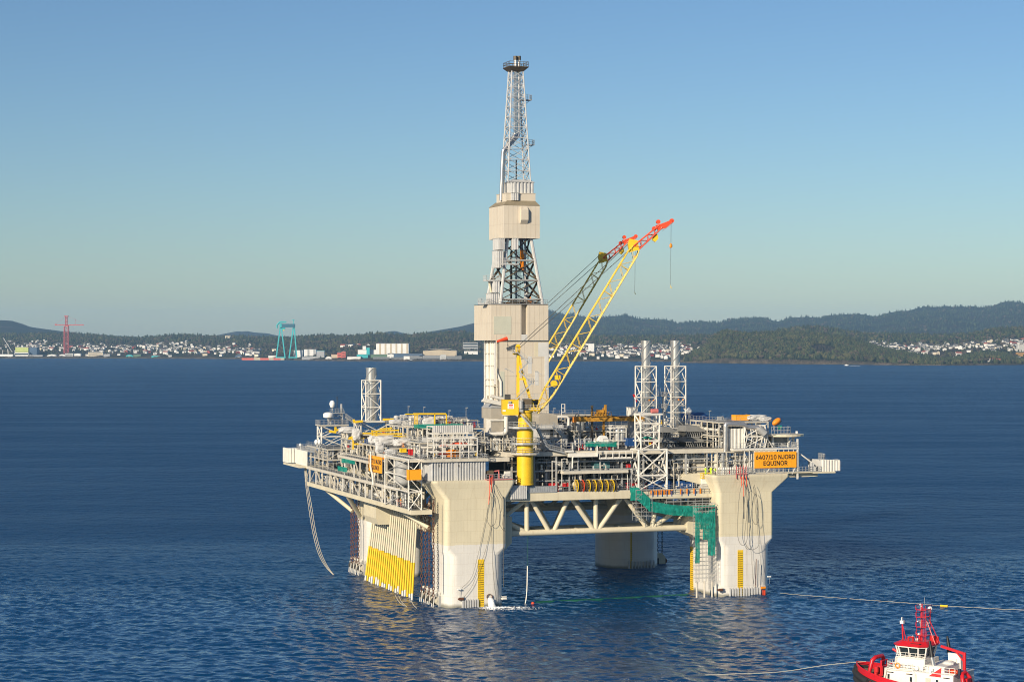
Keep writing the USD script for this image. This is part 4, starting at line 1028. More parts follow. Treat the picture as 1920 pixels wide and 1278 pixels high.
# ------------------------------------------------------------------ exhaust stacks
def stack(label, px, v, r, w, ztop, zfr, z0, nb, dark=False):
    uc = onv(px, 700, v)[0]
    T = Thing('exhaust_stack', label, 'exhaust stack', (uc, v, z0), 'exhaust stacks in white lattice frames' if False else None)
    g = T.group('frame')
    h = w / 2
    lattice(T, rect4(uc - h, uc + h, v - h, v + h, z0), rect4(uc - h, uc + h, v - h, v + h, zfr), nb, 0.16, 0.1, 'Z', 'white_steel', under=g)
    T.part('flue', MB().lathe((uc, v, z0), [(r, 0), (r, ztop - z0 - 0.02), (r * 0.93, ztop - z0), (r * 0.9, ztop - z0 - 0.5), (0, ztop - z0 - 0.6)], 24), 'stainless', smooth=40)
    turns = (ztop - zfr + 2) / (r * 9.5)
    for k in range(3):
        n = 26
        pts = [(uc + (r + 0.05) * math.cos(2 * math.pi * (k / 3 + turns * t)), v + (r + 0.05) * math.sin(2 * math.pi * (k / 3 + turns * t)), ztop - 0.1 - (ztop - zfr + 1.2) * (1 - t)) for t in np.linspace(0, 1, n)]
        T.part('strake', MB().path(pts, 0.11, 4), 'galv')
    for z in np.arange(z0 + 3, zfr, 3.2):
        m = MB()
        m.bar((uc - h, v, z), (uc - r, v, z), 0.09).bar((uc + r, v, z), (uc + h, v, z), 0.09).bar((uc, v - h, z), (uc, v - r, z), 0.09)
        m.lathe((uc, v, z - 0.1), [(r + 0.02, 0), (r + 0.09, 0), (r + 0.09, 0.2), (r + 0.02, 0.2)], 16)
        T.part('stay_ring', m, 'white_steel')
    return T, uc
s2z = 58.9
T2, u2 = stack('slim stainless exhaust stack with spiral strakes, left of the pair at the right', 1211, 30, 1.06, 3.9, s2z, 52.6, 33.7, 5)
T3, u3 = stack('slim stainless exhaust stack with spiral strakes, right of the pair at the right', 1266, 31, 1.06, 3.9, 58.9, 52.6, 33.7, 5)
T1, u1_ = stack('short thick exhaust stack in a white frame at the left end of the platform', 696, 67, 1.3, 3.9, 52.1, 48.9, 38.8, 3)
for T, uc, v in ((T2, u2, 30), (T3, u3, 31)):
    z = 43.0
    m = MB().span((uc - 1.0, v - 2.0, z - 0.12), (uc + 1.95, v - 1.2, z)); railing(m, [(uc - 1.0, v - 2.0, z), (uc + 1.95, v - 2.0, z)], 1.2, 0.6, 0.06)
    T.part('rest_platform', m, 'galv')
    T.part('side_flue', MB().tube((uc + 1.35, v + 0.6, 33.7), (uc + 1.35, v + 0.6, 50), 0.35, 10), 'grey_steel', smooth=40)
    for du in (0.1, 1.2):
        T.part('lamp', MB().lathe((uc + du, v - 1.9, z + 1.2), [(0, 0), (0.2, 0.05), (0.2, 0.3), (0, 0.4)], 8), 'orange')
# the lower table of the left stack
TB = Thing('stack_table', 'white steel table frame carrying the short left exhaust stack', 'steel frame', (u1_, 67, 30.4))
ua, ub = onv(672, 790, 66)[0], onv(731, 790, 66)[0]
lattice(TB, rect4(ua, ub, 63.5, 70, 30.4), rect4(ua, ub, 63.5, 70, 38.5), 2, 0.16, 0.11, 'X', 'white_steel')
TB.part('table_top', MB().span((ua - 0.2, 63.2, 38.5), (ub + 0.2, 70.2, 38.78)), 'white_steel')
# ------------------------------------------------------------------ white lattice tower at the front
LT = Thing('lattice_tower', 'white steel lattice tower standing on the front deck left of the blue containers', 'lattice tower', (58, 4, 24.7))
def P2(px, v): return onv(px, 850, v)[0]
la, lb = P2(1197.5, 1.2), P2(1250.5, 1.2)
lattice(LT, rect4(la, lb, 1.2, 5.6, 24.7), rect4(la, lb, 1.2, 5.6, 33.9), 2, 0.24, 0.16, 'X', 'white_steel', levels=[0, 0.36, 1.0])
ua, ub = P2(1202, 2.2), P2(1235.5, 2.2)
lattice(LT, rect4(ua, ub, 2.2, 5.4, 33.9), rect4(ua - 0.2, ub + 0.2, 2.2, 5.4, 41.8), 4, 0.2, 0.13, 'Z', 'white_steel', under=LT.group('upper_frame'))
LT.part('head_beam', MB().span((ua - 0.4, 2.0, 41.8), (ub + 0.9, 5.6, 42.15)), 'white_steel')
LT.part('head_drum', MB().tube((P2(1226, 2), 3.5, 42.7), (P2(1238, 2), 3.5, 42.7), 0.5, 12), 'pink_red', smooth=40)
m = MB()
for k in range(16):
    m.box((la + 1.2 + k * 0.28, 3.4, 25.2 + k * 0.27), (0.3, 0.9, 0.05))
m.bar((la + 1.1, 2.95, 25.1), (la + 5.6, 2.95, 29.4), 0.08, 0.25).bar((la + 1.1, 3.85, 25.1), (la + 5.6, 3.85, 29.4), 0.08, 0.25)
m.bar((la + 1.1, 2.95, 26.1), (la + 5.6, 2.95, 30.4), 0.07)
LT.part('stair_flight', m, 'galv')
# ------------------------------------------------------------------ topside equipment
R_ = random.Random(12)
PIPE_MATS = ['white_steel'] * 5 + ['beige_steel'] * 4 + ['galv'] * 3 + ['pale_grey'] * 2 + ['stainless'] * 2 + ['grey_steel'] * 2 + ['dark_steel']
def pick(a): return a[R_.randrange(len(a))]

def vessel(T, name, c, r, L, axis, mat, legs=True, under=None):
    """domed pressure vessel; c is the middle of its foot"""
    c = np.asarray(c, float)
    dome = [(0, 0), (r * 0.6, r * 0.12), (r * 0.88, r * 0.32), (r, r * 0.6)]
    prof = dome + [(r, L - r * 0.6), (r * 0.88, L - r * 0.32), (r * 0.6, L - r * 0.12), (0, L)]
    m = MB()
    if axis == 'z':
        z = 0.5 if legs else 0.0
        m.lathe(c + (0, 0, z), prof, 16)
        if legs:
            for k in range(4):
                a = math.pi / 4 + k * math.pi / 2
                m.bar(c + (r * 0.8 * math.cos(a), r * 0.8 * math.sin(a), 0), c + (r * 0.8 * math.cos(a), r * 0.8 * math.sin(a), 1.0), 0.16)
    else:
        d = np.array([1.0, 0, 0]) if axis == 'u' else np.array([0, 1.0, 0])
        z = r + 0.5
        m.lathe(c + (0, 0, z) - d * L / 2, prof, 16, d)
        for s in (-0.3, 0.3):
            p = c + d * L * s
            m.box(p + (0, 0, z / 2 - 0.1), (0.3, r * 1.4, z - 0.2) if axis == 'u' else (r * 1.4, 0.3, z - 0.2))
    return T.part(name, m, mat, smooth=40, under=under)

def pipe_run(T, lo, hi, z0, z1, r, mat, style=None, under=None):
    u0, v0 = lo; u1, v1 = hi
    style = style or pick('abcabcd')
    uu_, vv_, zz_ = (R_.uniform(a, b) for a, b in ((u0, u1), (v0, v1), (z0, z1)))
    zz2 = R_.uniform(z0, z1)
    if style == 'a':
        a, b = sorted((R_.uniform(u0, u1), R_.uniform(u0, u1)))
        if b - a < (u1 - u0) * 0.3: b = min(u1, a + (u1 - u0) * 0.5)
        pts = [(a, vv_, z0), (a, vv_, zz_), (b, vv_, zz_), (b, vv_, zz2 if abs(zz2 - zz_) > 0.5 else z0)]
    elif style == 'b':
        a, b = sorted((R_.uniform(v0, v1), R_.uniform(v0, v1)))
        if b - a < (v1 - v0) * 0.3: b = min(v1, a + (v1 - v0) * 0.5)
        pts = [(uu_, a, z0), (uu_, a, zz_), (uu_, b, zz_), (uu_, b, zz2 if abs(zz2 - zz_) > 0.5 else z0)]
    elif style == 'c':
        pts = [(uu_, vv_, z0), (uu_, vv_, z1), (uu_ + R_.uniform(0.5, 1.5), vv_, z1), (uu_ + R_.uniform(0.5, 1.5), vv_ , z1 - 0.6)]
        pts[3] = (pts[2][0], vv_, z1 - R_.uniform(0.5, 2.0))
    else:
        b = R_.uniform(u0, u1); vb = R_.uniform(v0, v1)
        pts = [(uu_, vv_, z0), (uu_, vv_, zz_), (b, vv_, zz_), (b, vb, zz_)]
    pts = [np.array(p, float) for p in pts]
    clean = [pts[0]]
    for p in pts[1:]:
        if np.linalg.norm(p - clean[-1]) > 0.12: clean.append(p)
    if len(clean) < 2: return
    m = MB().path(clean, r, 7)
    # flanges
    for p, q in zip(clean[:-1], clean[1:]):
        L = np.linalg.norm(q - p)
        if L > 1.2:
            c = p + (q - p) * R_.uniform(0.25, 0.75); d = (q - p) / L
            m.tube(c - d * 0.06, c + d * 0.06, r * 1.7, 8)
    T.part('pipe', m, mat, smooth=40, under=under)

def valve(T, p, s, mat, under=None):
    p = np.asarray(p, float)
    m = MB().box(p + (0, 0, 0.35 * s), (0.5 * s, 0.4 * s, 0.5 * s)).tube(p, p + (0, 0, 1.1 * s), 0.09 * s, 6).tube(p + (0, 0, 1.05 * s), p + (0, 0, 1.13 * s), 0.38 * s, 10)
    T.part('valve', m, mat, under=under)
def skid(T, p, s, mat, under=None):
    p = np.asarray(p, float); su, sv, sz = s
    m = MB().span(p, p + (su, sv, 0.2)).span(p + (su * 0.08, sv * 0.1, 0.2), p + (su * 0.55, sv * 0.9, sz)).tube(p + (su * 0.55, sv / 2, sz * 0.5), p + (su * 0.95, sv / 2, sz * 0.5), sz * 0.3, 10).box(p + (su * 0.75, sv / 2, sz * 0.9), (su * 0.2, sv * 0.4, sz * 0.3))
    T.part('pump_unit', m, mat, under=under)
def cabinet(T, p, s, mat, under=None):
    p = np.asarray(p, float); su, sv, sz = s
    m = MB().span(p + (0, 0, 0.1), p + s).span(p + (-0.04, -0.04, sz), p + (su + 0.04, sv + 0.04, sz + 0.06)).span(p + (su * 0.1, -0.04, sz * 0.12), p + (su * 0.46, 0.01, sz * 0.92)).span(p + (su * 0.54, -0.04, sz * 0.12), p + (su * 0.9, 0.01, sz * 0.92))
    m.span(p + (-0.04, sv * 0.1, sz * 0.12), p + (0.01, sv * 0.9, sz * 0.92)).span(p + (0.05, 0.05, 0), p + (su - 0.05, sv - 0.05, 0.1))
    T.part('cabinet', m, mat, under=under)

def module(name, label, cat, u0, u1, v0, v1, z0, z1, levels=(), bays=3, pipes=14, vessels=2, valves=4, skids=2, cabs=1, rails='fl', post='beige_steel', accent=(), top=True, brace=True, trays=1, depth=None, mats=None, rmax=0.26, frame=True):
    """open steel frame packed with pipework"""
    T = Thing(name, label, cat, ((u0 + u1) / 2, (v0 + v1) / 2, z0))
    mats = mats or PIPE_MATS
    us = np.linspace(u0, u1, bays + 1); nv = max(1, int(round((v1 - v0) / max((u1 - u0) / bays, 3.5)))); vs = np.linspace(v0, v1, nv + 1)
    if frame:
        g = T.group('frame')
        for a in us:
            for b in ((v0, v1) if nv > 1 else (v0, v1)):
                T.part('post', MB().span((a - 0.09, b - 0.09, z0), (a + 0.09, b + 0.09, z1)), post, under=g)
        for b in vs[1:-1]:
            T.part('post', MB().span((u0 - 0.11, b - 0.11, z0), (u0 + 0.11, b + 0.11, z1)), post, under=g)
        for z in list(levels) + ([z1] if top else []):
            m = MB().span((u0 - 0.13, v0 - 0.13, z - 0.22), (u1 + 0.13, v0 + 0.12, z)).span((u0 - 0.13, v1 - 0.12, z - 0.22), (u1 + 0.13, v1 + 0.13, z)).span((u0 - 0.13, v0, z - 0.22), (u0 + 0.12, v1, z)).span((u1 - 0.12, v0, z - 0.22), (u1 + 0.13, v1, z))
            T.part('beam', m, post, under=g)
        if brace:
            zs = [z0] + list(levels) + [z1]
            for za, zb in zip(zs[:-1], zs[1:]):
                k = R_.randrange(bays); a, b = (us[k], us[k + 1]) if R_.random() < 0.5 else (us[k + 1], us[k])
                T.part('brace', MB().bar((a, v0, za), (b, v0, zb - 0.2), 0.13), post, under=g)
                k = R_.randrange(nv); a, b = (vs[k], vs[k + 1]) if R_.random() < 0.5 else (vs[k + 1], vs[k])
                T.part('brace', MB().bar((u0, a, za), (u0, b, zb - 0.2), 0.13), post, under=g)
    for z in levels:
        T.part('floor', MB().span((u0 + 0.12, v0 + 0.12, z - 0.12), (u1 - 0.12, v1 - 0.12, z - 0.02)), 'deck_grey')
    zs = [z0] + list(levels) + ([z1] if top else [])
    if top == 'floor':
        T.part('floor', MB().span((u0 + 0.12, v0 + 0.12, z1 - 0.12), (u1 - 0.12, v1 - 0.12, z1 - 0.02)), 'deck_grey')
    m = MB(); c = {'f': ((u0, v0), (u1, v0)), 'r': ((u1, v0), (u1, v1)), 'b': ((u0, v1), (u1, v1)), 'l': ((u0, v0), (u0, v1))}
    for z in (list(levels) + ([z1] if top == 'floor' else [])) or []:
        for s in rails:
            railing(m, [(*c[s][0], z), (*c[s][1], z)])
    T.part('railing', m, 'galv')
    g = T.group('pipework')
    zs2 = [z0] + list(levels) + [z1]
    for k in range(int(pipes * 1.5)):
        i = R_.randrange(len(zs2) - 1)
        r = R_.choice((0.07, 0.09, 0.11, 0.13, 0.16, 0.2, rmax))
        vlo, vhi = (v0 + 0.3, v1 - 0.3) if R_.random() < 0.45 else (v0 + 0.25, min(v0 + 1.6, v1 - 0.2))
        ulo, uhi = (u0 + 0.3, u1 - 0.3) if R_.random() < 0.6 else (u0 + 0.25, min(u0 + 2.0, u1 - 0.2))
        pipe_run(T, (ulo, vlo), (uhi, vhi), zs2[i] + 0.15, zs2[i + 1] - 0.3, r, pick(mats), under=g)
    for k in range(vessels):
        i = R_.randrange(len(zs2) - 1); hgt = zs2[i + 1] - zs2[i]
        ax = pick('uvz'); r = R_.uniform(0.4, min(0.95, hgt * 0.3))
        L = min(R_.uniform(2.2, 4.5), (hgt - 0.8) if ax == 'z' else ((u1 - u0) if ax == 'u' else (v1 - v0)) - 0.8)
        if L < r * 2: continue
        e = L / 2 + 0.3
        cu = R_.uniform(u0 + (e if ax == 'u' else r + 0.2), u1 - (e if ax == 'u' else r + 0.2)); cv = R_.uniform(v0 + (e if ax == 'v' else r + 0.2), v1 - (e if ax == 'v' else r + 0.2))
        vessel(T, 'vessel', (cu, cv, zs2[i]), r, L, ax, pick(['white_steel', 'stainless', 'pale_grey', 'beige_steel', 'white_plastic']))
    for k in range(valves):
        i = R_.randrange(len(zs) if top == 'floor' else len(zs2) - 1)
        valve(T, (R_.uniform(u0 + 0.4, u1 - 0.4), R_.uniform(v0 + 0.4, min(v1 - 0.4, v0 + 3)), (zs if top == 'floor' else zs2)[i]), R_.uniform(0.8, 1.2), pick(['red', 'grey_steel', 'galv', 'white_steel', 'yellow'] + list(accent)), under=g)
    for k in range(skids):
        i = R_.randrange(len(zs2) - 1 if top != 'floor' else len(zs2))
        s = (R_.uniform(1.4, 2.4), R_.uniform(0.8, 1.3), R_.uniform(0.9, 1.4))
        skid(T, (R_.uniform(u0 + 0.2, u1 - s[0] - 0.2), R_.uniform(v0 + 0.2, max(v0 + 0.3, v1 - s[1] - 0.2)), zs2[i]), s, pick(['grey_steel', 'pale_grey', 'white_steel', 'blue', 'galv'] + list(accent)))
    for k in range(cabs):
        i = R_.randrange(len(zs2) - 1)
        s = np.array((R_.uniform(1.0, 2.2), R_.uniform(0.7, 1.3), min(R_.uniform(1.5, 2.3), zs2[i + 1] - zs2[i] - 0.4)))
        cabinet(T, (R_.uniform(u0 + 0.2, u1 - s[0] - 0.2), R_.uniform(v0 + 0.2, max(v0 + 0.3, v1 - s[1] - 0.2)), zs2[i]), s, pick(['pale_grey', 'white_steel', 'beige_steel'] + list(accent)))
    for k in range(trays):
        z = R_.uniform(z0 + 1.5, z1 - 0.5)
        T.part('cable_tray', MB().span((u0 + 0.1, v0 - 0.35, z), (u1 - 0.1, v0 - 0.15, z + 0.1)).span((u0 - 0.35, v0, z - 0.4), (u0 - 0.15, v1, z - 0.3)), 'galv')
    # lamps and thin poles above
    for k in range(2):
        a, b = R_.uniform(u0, u1), R_.uniform(v0, v1); zt_ = z1 + R_.uniform(1.0, 2.4)
        T.part('lamp_pole', MB().bar((a, b, z1 - 0.1), (a, b, zt_), 0.08).box((a + 0.15, b - 0.1, zt_), (0.5, 0.3, 0.2)), 'galv')
    return T

def un(px, v): return onv(px, 850, v)[0]
# ---- left end
module('process_module', 'pipework module at the far left end of the platform under the radome mast', 'process module', -4.6, 7.5, 80, 102, 25.7, 31.0, (28.3,), 3, 22, 2, 6, 2, 1, 'fl', top='floor')
# ---- left flank between the decks
module('process_module', 'shadowed pipework along the left flank behind the left orange name sign', 'process module', -2.0, 3.0, 18, 46, 25.7, 29.9, (27.9,), 1, 34, 5, 8, 3, 2, 'l')
module('process_module', 'pipework on the left flank below the stack in the short white frame', 'process module', -2.0, 3.0, 47, 75.5, 25.7, 29.9, (27.9,), 1, 30, 4, 8, 3, 2, 'l')
# low gallery pipes
T = Thing('pipe_gallery', 'low pipe gallery hung under the left flank above the yellow risers', 'pipe gallery', (-3, 50, 21.5))
g = T.group('pipework')
for k in range(90):
    v0_ = R_.uniform(5, 92)
    pipe_run(T, (-4.7, v0_), (-1.0, v0_ + R_.uniform(3, 9)), 21.6, 24.9, R_.choice((0.08, 0.1, 0.13, 0.18, 0.25)), pick(PIPE_MATS), pick('bbcd'), under=g)
for k in range(10):
    valve(T, (R_.uniform(-4.4, -1.5), R_.uniform(6, 92), 21.45), R_.uniform(0.8, 1.3), pick(['red', 'grey_steel', 'yellow', 'galv']), under=g)
for k in range(7):
    s = (R_.uniform(0.9, 1.4), R_.uniform(1.4, 2.6), R_.uniform(1.0, 2.0))
    skid(T, (-4.3, R_.uniform(5, 90), 21.42), s, pick(['grey_steel', 'pale_grey', 'white_steel', 'dark_steel']))
# ---- on the left upper deck
module('process_module', 'low pipework module with white covers behind the left name sign, on the upper deck', 'process module', -2.1, 4.0, 30.6, 58, 30.45, 33.7, (), 2, 40, 7, 10, 5, 3, 'fl', top='floor', accent=('tarp', 'orange'))
module('process_module', 'pipework module on the upper deck beside the left stack table', 'process module', 6.0, 16, 44, 62, 30.45, 38.0, (32.8, 35.4), 3, 34, 5, 8, 4, 2, 'fl', top='floor')
module('process_module', 'pipework module with teal netting at its top edge, left of the derrick', 'process module', 4.5, 17, 18, 42, 32.75, 38.6, (35.6,), 3, 44, 5, 14, 5, 2, 'fl', top='floor', accent=('red',))
module('process_module', 'crowded pipework just behind the white equipment frame at the near left corner', 'process module', -1.5, 14, 8.5, 17, 32.75, 36.0, (), 4, 30, 4, 8, 3, 2, 'fl', top='floor')
module('process_module', 'pipework at the left end of the upper deck behind the radome mast', 'process module', -2.0, 12, 60, 75.8, 30.45, 35.6, (33.0,), 3, 30, 5, 6, 4, 2, 'fl', top='floor', accent=('yellow', 'tarp'))
module('process_module', 'pipework heap on the module beside the left stack table', 'process module', 7, 15.5, 46, 61, 38.05, 40.6, (), 3, 20, 3, 6, 3, 1, 'f', top=False, frame=False)
T = module('process_module', 'pipework heap on top of the module left of the derrick', 'process module', 5.0, 16.6, 20, 40, 38.65, 41.0, (), 3, 34, 4, 14, 5, 2, 'f', top=False, frame=False, accent=('red', 'red'))
# ---- middle, upper deck
module('process_module', 'shadowed pipework between the pedestal crane and the white lattice tower, upper deck', 'process module', 27, 44, 5.5, 16, 33.75, 36.6, (), 4, 34, 4, 8, 5, 3, 'fl', top=False, accent=('blue', 'red'))
module('process_module', 'pipework beside the brown gantry crane on the upper deck', 'process module', 40, 58, 20, 36, 33.75, 37.6, (), 4, 34, 5, 6, 4, 3, 'fl', top='floor')
module('process_module', 'pipework behind the pedestal crane, right of the derrick foot', 'process module', 34.5, 46, 24, 34, 33.75, 41.2, (37.4,), 3, 30, 3, 6, 3, 2, 'fl', top='floor', mats=PIPE_MATS + ['dark_steel'] * 4)
module('process_module', 'pipework below the twin exhaust stacks', 'process module', 57, 76, 20, 36, 33.75, 37.0, (), 4, 34, 4, 8, 4, 3, 'fl', top=False)
module('process_module', 'far pipework behind the twin exhaust stacks', 'process module', 44, 80, 50, 72, 33.75, 37.4, (), 5, 40, 6, 6, 6, 4, 'fl', top='floor')
module('process_module', 'pipework left of the pedestal crane in front of the derrick', 'process module', 15.5, 24, 9, 22, 33.75, 36.8, (), 3, 30, 2, 6, 2, 2, 'fl', top=False)
# ---- bay between the near columns
T = Thing('pipe_bay', 'dark pipe bay between the two near columns under the upper deck', 'pipe bay', (42, 7, 24.7))
g = T.group('pipework')
for k in range(120):
    a = R_.uniform(18, 62)
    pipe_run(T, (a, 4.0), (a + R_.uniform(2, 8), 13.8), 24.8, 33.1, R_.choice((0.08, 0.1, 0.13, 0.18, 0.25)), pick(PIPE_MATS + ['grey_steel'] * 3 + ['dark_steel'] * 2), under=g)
for k in range(22):
    a = R_.uniform(27, 62)
    pipe_run(T, (a, 1.9), (a + R_.uniform(1, 4), 3.3), 24.8, R_.uniform(27, 32.5), R_.choice((0.08, 0.1, 0.13, 0.18)), pick(['white_steel', 'beige_steel', 'galv']), pick('acc'), under=g)
for k in range(12):
    vessel(T, 'vessel', (R_.uniform(26, 64), R_.uniform(6, 12), pick((24.75, 29.4))), R_.uniform(0.5, 0.8), R_.uniform(2.4, 3.4), pick('uz'), pick(['pale_grey', 'grey_steel', 'white_steel']))
for k in range(12):
    valve(T, (R_.uniform(26, 62), R_.uniform(2.0, 4.5), 24.75), R_.uniform(0.9, 1.4), pick(['red', 'red', 'yellow', 'galv', 'white_steel']), under=g)
for (px0, px1, y, w) in ((1066, 1120, 849, 0.9), (1124, 1182, 857, 0.5), (1060, 1075, 844, 0.4)):
    p, q = onv(px0, y, 2.4), onv(px1, y, 2.4)
    T.part('duct', MB().span((p[0], 2.0, p[2] - w), (q[0], 3.1, p[2])), 'white_steel')
p = [onv(px, py, 1.6) for px, py in ((1120, 836), (1120, 855), (1075, 856), (1073.5, 858), (1073.5, 877))]
T.part('pipe', MB().path(p, 0.16, 8), 'white_steel', smooth=40)
# window panel row under the upper deck edge
m = MB()
a, b = onv(1124, 846, 1.9), onv(1186, 858, 1.9)
for t in np.linspace(0, 1, 6):
    m.span((a[0] + (b[0] - a[0]) * t - 0.09, 1.8, b[2]), (a[0] + (b[0] - a[0]) * t + 0.09, 2.0, a[2]))
m.span((a[0], 1.82, a[2] - 0.1), (b[0], 1.98, a[2] + 0.1)).span((a[0], 1.82, b[2] - 0.1), (b[0], 1.98, b[2] + 0.1))
T.part('walkway_frame', m, 'white_steel')
# ---- right, around the near right column head
module('process_module', 'bright pipework on the near right column head beside the workers', 'process module', un(1262, 5), un(1340, 5), 5.0, 12, 28.0, 33.2, (30.6,), 4, 44, 5, 10, 4, 3, 'fl', mats=['white_steel', 'beige_steel', 'galv', 'stainless'])
module('process_module', 'pipework on the near right column head left of the right name sign', 'process module', un(1345, 0.6), un(1412, 0.6), 0.6, 10, 28.0, 33.2, (), 4, 44, 3, 16, 3, 2, 'f', mats=['white_steel', 'beige_steel', 'galv', 'stainless'])
module('process_module', 'pipework with ribbed panels on the top right deck', 'process module', un(1348, 4), un(1440, 4), 4, 20, 33.75, 39.8, (36.6,), 4, 40, 4, 6, 4, 3, 'fl', top='floor')
module('process_module', 'far right pipework on the top deck behind the silver duct', 'process module', 74, 84, 22, 44, 33.75, 38.4, (36.0,), 3, 30, 4, 6, 4, 3, 'fl', top='floor')
# ------------------------------------------------------------------ things that stand on, hang from or are fixed to the platform
def frame_rack(name, label, u0, u1, v0, v1, z0, z1, nb, levels, w=0.16, mat='white_steel', panel=None, cat='steel frame'):
    T = Thing(name, label, cat, ((u0 + u1) / 2, (v0 + v1) / 2, z0))
    for a in np.linspace(u0, u1, nb + 1):
        for b in (v0, v1):
            T.part('post', MB().span((a - w / 2, b - w / 2, z0), (a + w / 2, b + w / 2, z1)), mat)
    for z in levels:
        for b in (v0, v1):
            T.part('rail', MB().span((u0, b - w / 2 - 0.02, z - w / 2), (u1, b + w / 2 + 0.02, z + w / 2)), mat)
        for a in (u0, u1):
            T.part('rail', MB().span((a - w / 2 - 0.02, v0, z - w / 2), (a + w / 2 + 0.02, v1, z + w / 2)), mat)
    return T

# near left corner: ribbed house, deck, white frames
hu0, hu1 = un(806, 0.1), un(910, 0.1)
H = Thing('ribbed_house', 'grey ribbed steel house on top of the near left column', 'deck house', ((hu0 + hu1) / 2, 3, 28.0))
for a, b in ((0, 0.2), (0.2, 0.405), (0.405, 0.605), (0.605, 0.8), (0.8, 1.0)):
    H.part('wall_panel', corrugated((hu0 + (hu1 - hu0) * a + 0.05, 0.1), (hu0 + (hu1 - hu0) * b - 0.05, 0.1), 28.02, 32.25, 0.62, 0.3), 'pale_grey')
H.part('wall_panel', corrugated((hu0, 8), (hu0, 0.2), 28.02, 32.25, 0.43, 0.15), 'pale_grey')
H.part('wall_panel', corrugated((hu1, 0.2), (hu1, 8), 28.02, 32.25, 0.43, 0.15), 'pale_grey')
for px, w in ((820, 8), (854, 8)):
    p, q = onv(px, 871, -0.12), onv(px + w, 875, -0.12)
    H.part('vent_opening', MB().span((p[0], -0.12, q[2]), (q[0], -0.02, p[2])), 'black')
H.part('corner_pipe', MB().path([(hu0 + 6.0, -0.15, 28), (hu0 + 6.0, -0.15, 32.2)], 0.13, 6), 'white_steel')
T = Thing('corner_deck', 'railed deck on the roof of the grey ribbed corner house', 'deck', ((hu0 + hu1) / 2, 3, 32.3))
T.part('floor', MB().span((hu0 - 1.5, -0.5, 32.3), (hu1 + 0.5, 9, 32.55)), 'deck_grey')
T.part('edge_beam', MB().span((hu0 - 1.5, -0.62, 32.2), (hu1 + 0.5, -0.503, 32.7)), 'beige_steel')
T.part('edge_beam', MB().span((hu0 - 1.62, -0.5, 32.2), (hu0 - 1.503, 9, 32.7)), 'beige_steel')
T.part('railing', railing(MB(), [(hu0 - 1.45, 9, 32.55), (hu0 - 1.45, -0.45, 32.55), (hu1 + 0.45, -0.45, 32.55), (hu1 + 0.45, 6, 32.55)], 1.2, 1.2, 0.05), 'galv')
f0, f1 = un(813, 2.0), un(895, 2.0)
T = frame_rack('storage_rack', 'open white steel frame on the railed corner deck above the ribbed house', f0, f1, 2.0, 6.5, 32.6, 37.2, 5, (34.2, 35.7, 37.2), 0.2)
T.part('brace', MB().bar((f0 + (f1 - f0) * 0.6, 2.0, 37.1), (f0 + (f1 - f0) * 0.7, 2.0, 35.8), 0.15).bar((f0 + (f1 - f0) * 0.8, 2.0, 35.8), (f0 + (f1 - f0) * 0.7, 2.0, 37.1), 0.15), 'white_steel')
for a, z, c, s in ((0.12, 33.6, 'red_orange', (2.4, 0.2, 0.18)), (0.4, 35.9, 'red_orange', (4.0, 0.18, 0.16)), (0.14, 35.5, 'red_orange', (2.2, 0.18, 0.16)), (0.34, 33.0, 'orange', (2.6, 1.2, 1.5)), (0.52, 32.9, 'wood_deck', (1.2, 1.0, 1.6))):
    c0_ = np.array((f0 + (f1 - f0) * a, 2.6, z)); m = MB().box(c0_ + (s[0] / 2, s[1] / 2, s[2] / 2), s).box(c0_ + (s[0] / 2, s[1] / 2, s[2] + 0.1), (s[0] * 0.7, s[1] * 0.6, 0.2))
    T.part('stored_gear', m, c)
T = frame_rack('storage_rack', 'taller white frame with a grey ribbed top, behind the corner frame', un(812, 7.5), un(887, 7.5), 7.5, 12, 32.8, 39.6, 4, (36.4, 38.0, 39.6), 0.2)
T.part('screen_wall', corrugated((un(812, 7.3), 7.3), (un(887, 7.3), 7.3), 38.3, 39.9, 0.5, 0.1), 'pale_grey')
m = MB()
for z in (36.9, 37.4, 37.9):
    m.bar((un(812, 7.5), 7.5, z), (un(887, 7.5), 7.5, z), 0.1)
T.part('louvre_bars', m, 'white_steel')

# derrick foot
T = Thing('mud_house', 'grey beige plated mud house at the left foot of the derrick, wrapped by white ducts', 'deck house', (24, 26, 33.7))
u0, u1, v0, v1, za, zb = boxpx(24.0, 920, 944.5, 787, 806, 8.0)
zt_ = onv(909, 759, 24.0)[2]
uL = un(921, 24)
T.part('wall', MB().prism([(uL, 24, onv(921, 785, 24)[2]), (u1, 24, onv(921, 785, 24)[2]), (u1, 31, onv(921, 785, 24)[2]), (uL, 31, onv(921, 785, 24)[2])], (0, 0, onv(921, 765, 24)[2] - onv(921, 785, 24)[2])), 'clad_grey')
zA, zB = onv(921, 786, 24)[2], onv(921, 765, 24)[2]
T.part('roof', MB().loft([np.array(rect4(uL - 0.1, u1 + 0.1, 23.9, 31.1, zB)), np.array(rect4(uL + 1.0, u1 - 0.1, 26, 30, zB + 1.2))]), 'grey_steel')
for a, b, y0, y1 in ((919, 921.5, 786, 812), (922.5, 944.5, 789, 812), (945, 955, 786, 822)):
    p, q = onv(a, y0, 23.9), onv(b, y1, 23.9)
    T.part('wall', MB().span((p[0], 23.95, q[2]), (q[0], 27, p[2])), 'white_steel' if a == 919 else 'clad_grey')
T.part('wall', MB().span((un(908, 26), 25.5, 33.8), (un(960, 26), 31, onv(930, 812, 26)[2])), 'grey_steel')
T.part('frame_bar', MB().span((un(919, 23.8), 23.6, zA - 0.35), (u1, 23.9, zA + 0.05)), 'white_steel')
duct = [onv(*p, 23.2) for p in ((949, 776), (949, 807), (947, 811), (942, 813), (908, 814), (903, 817), (901, 821), (901, 834))]
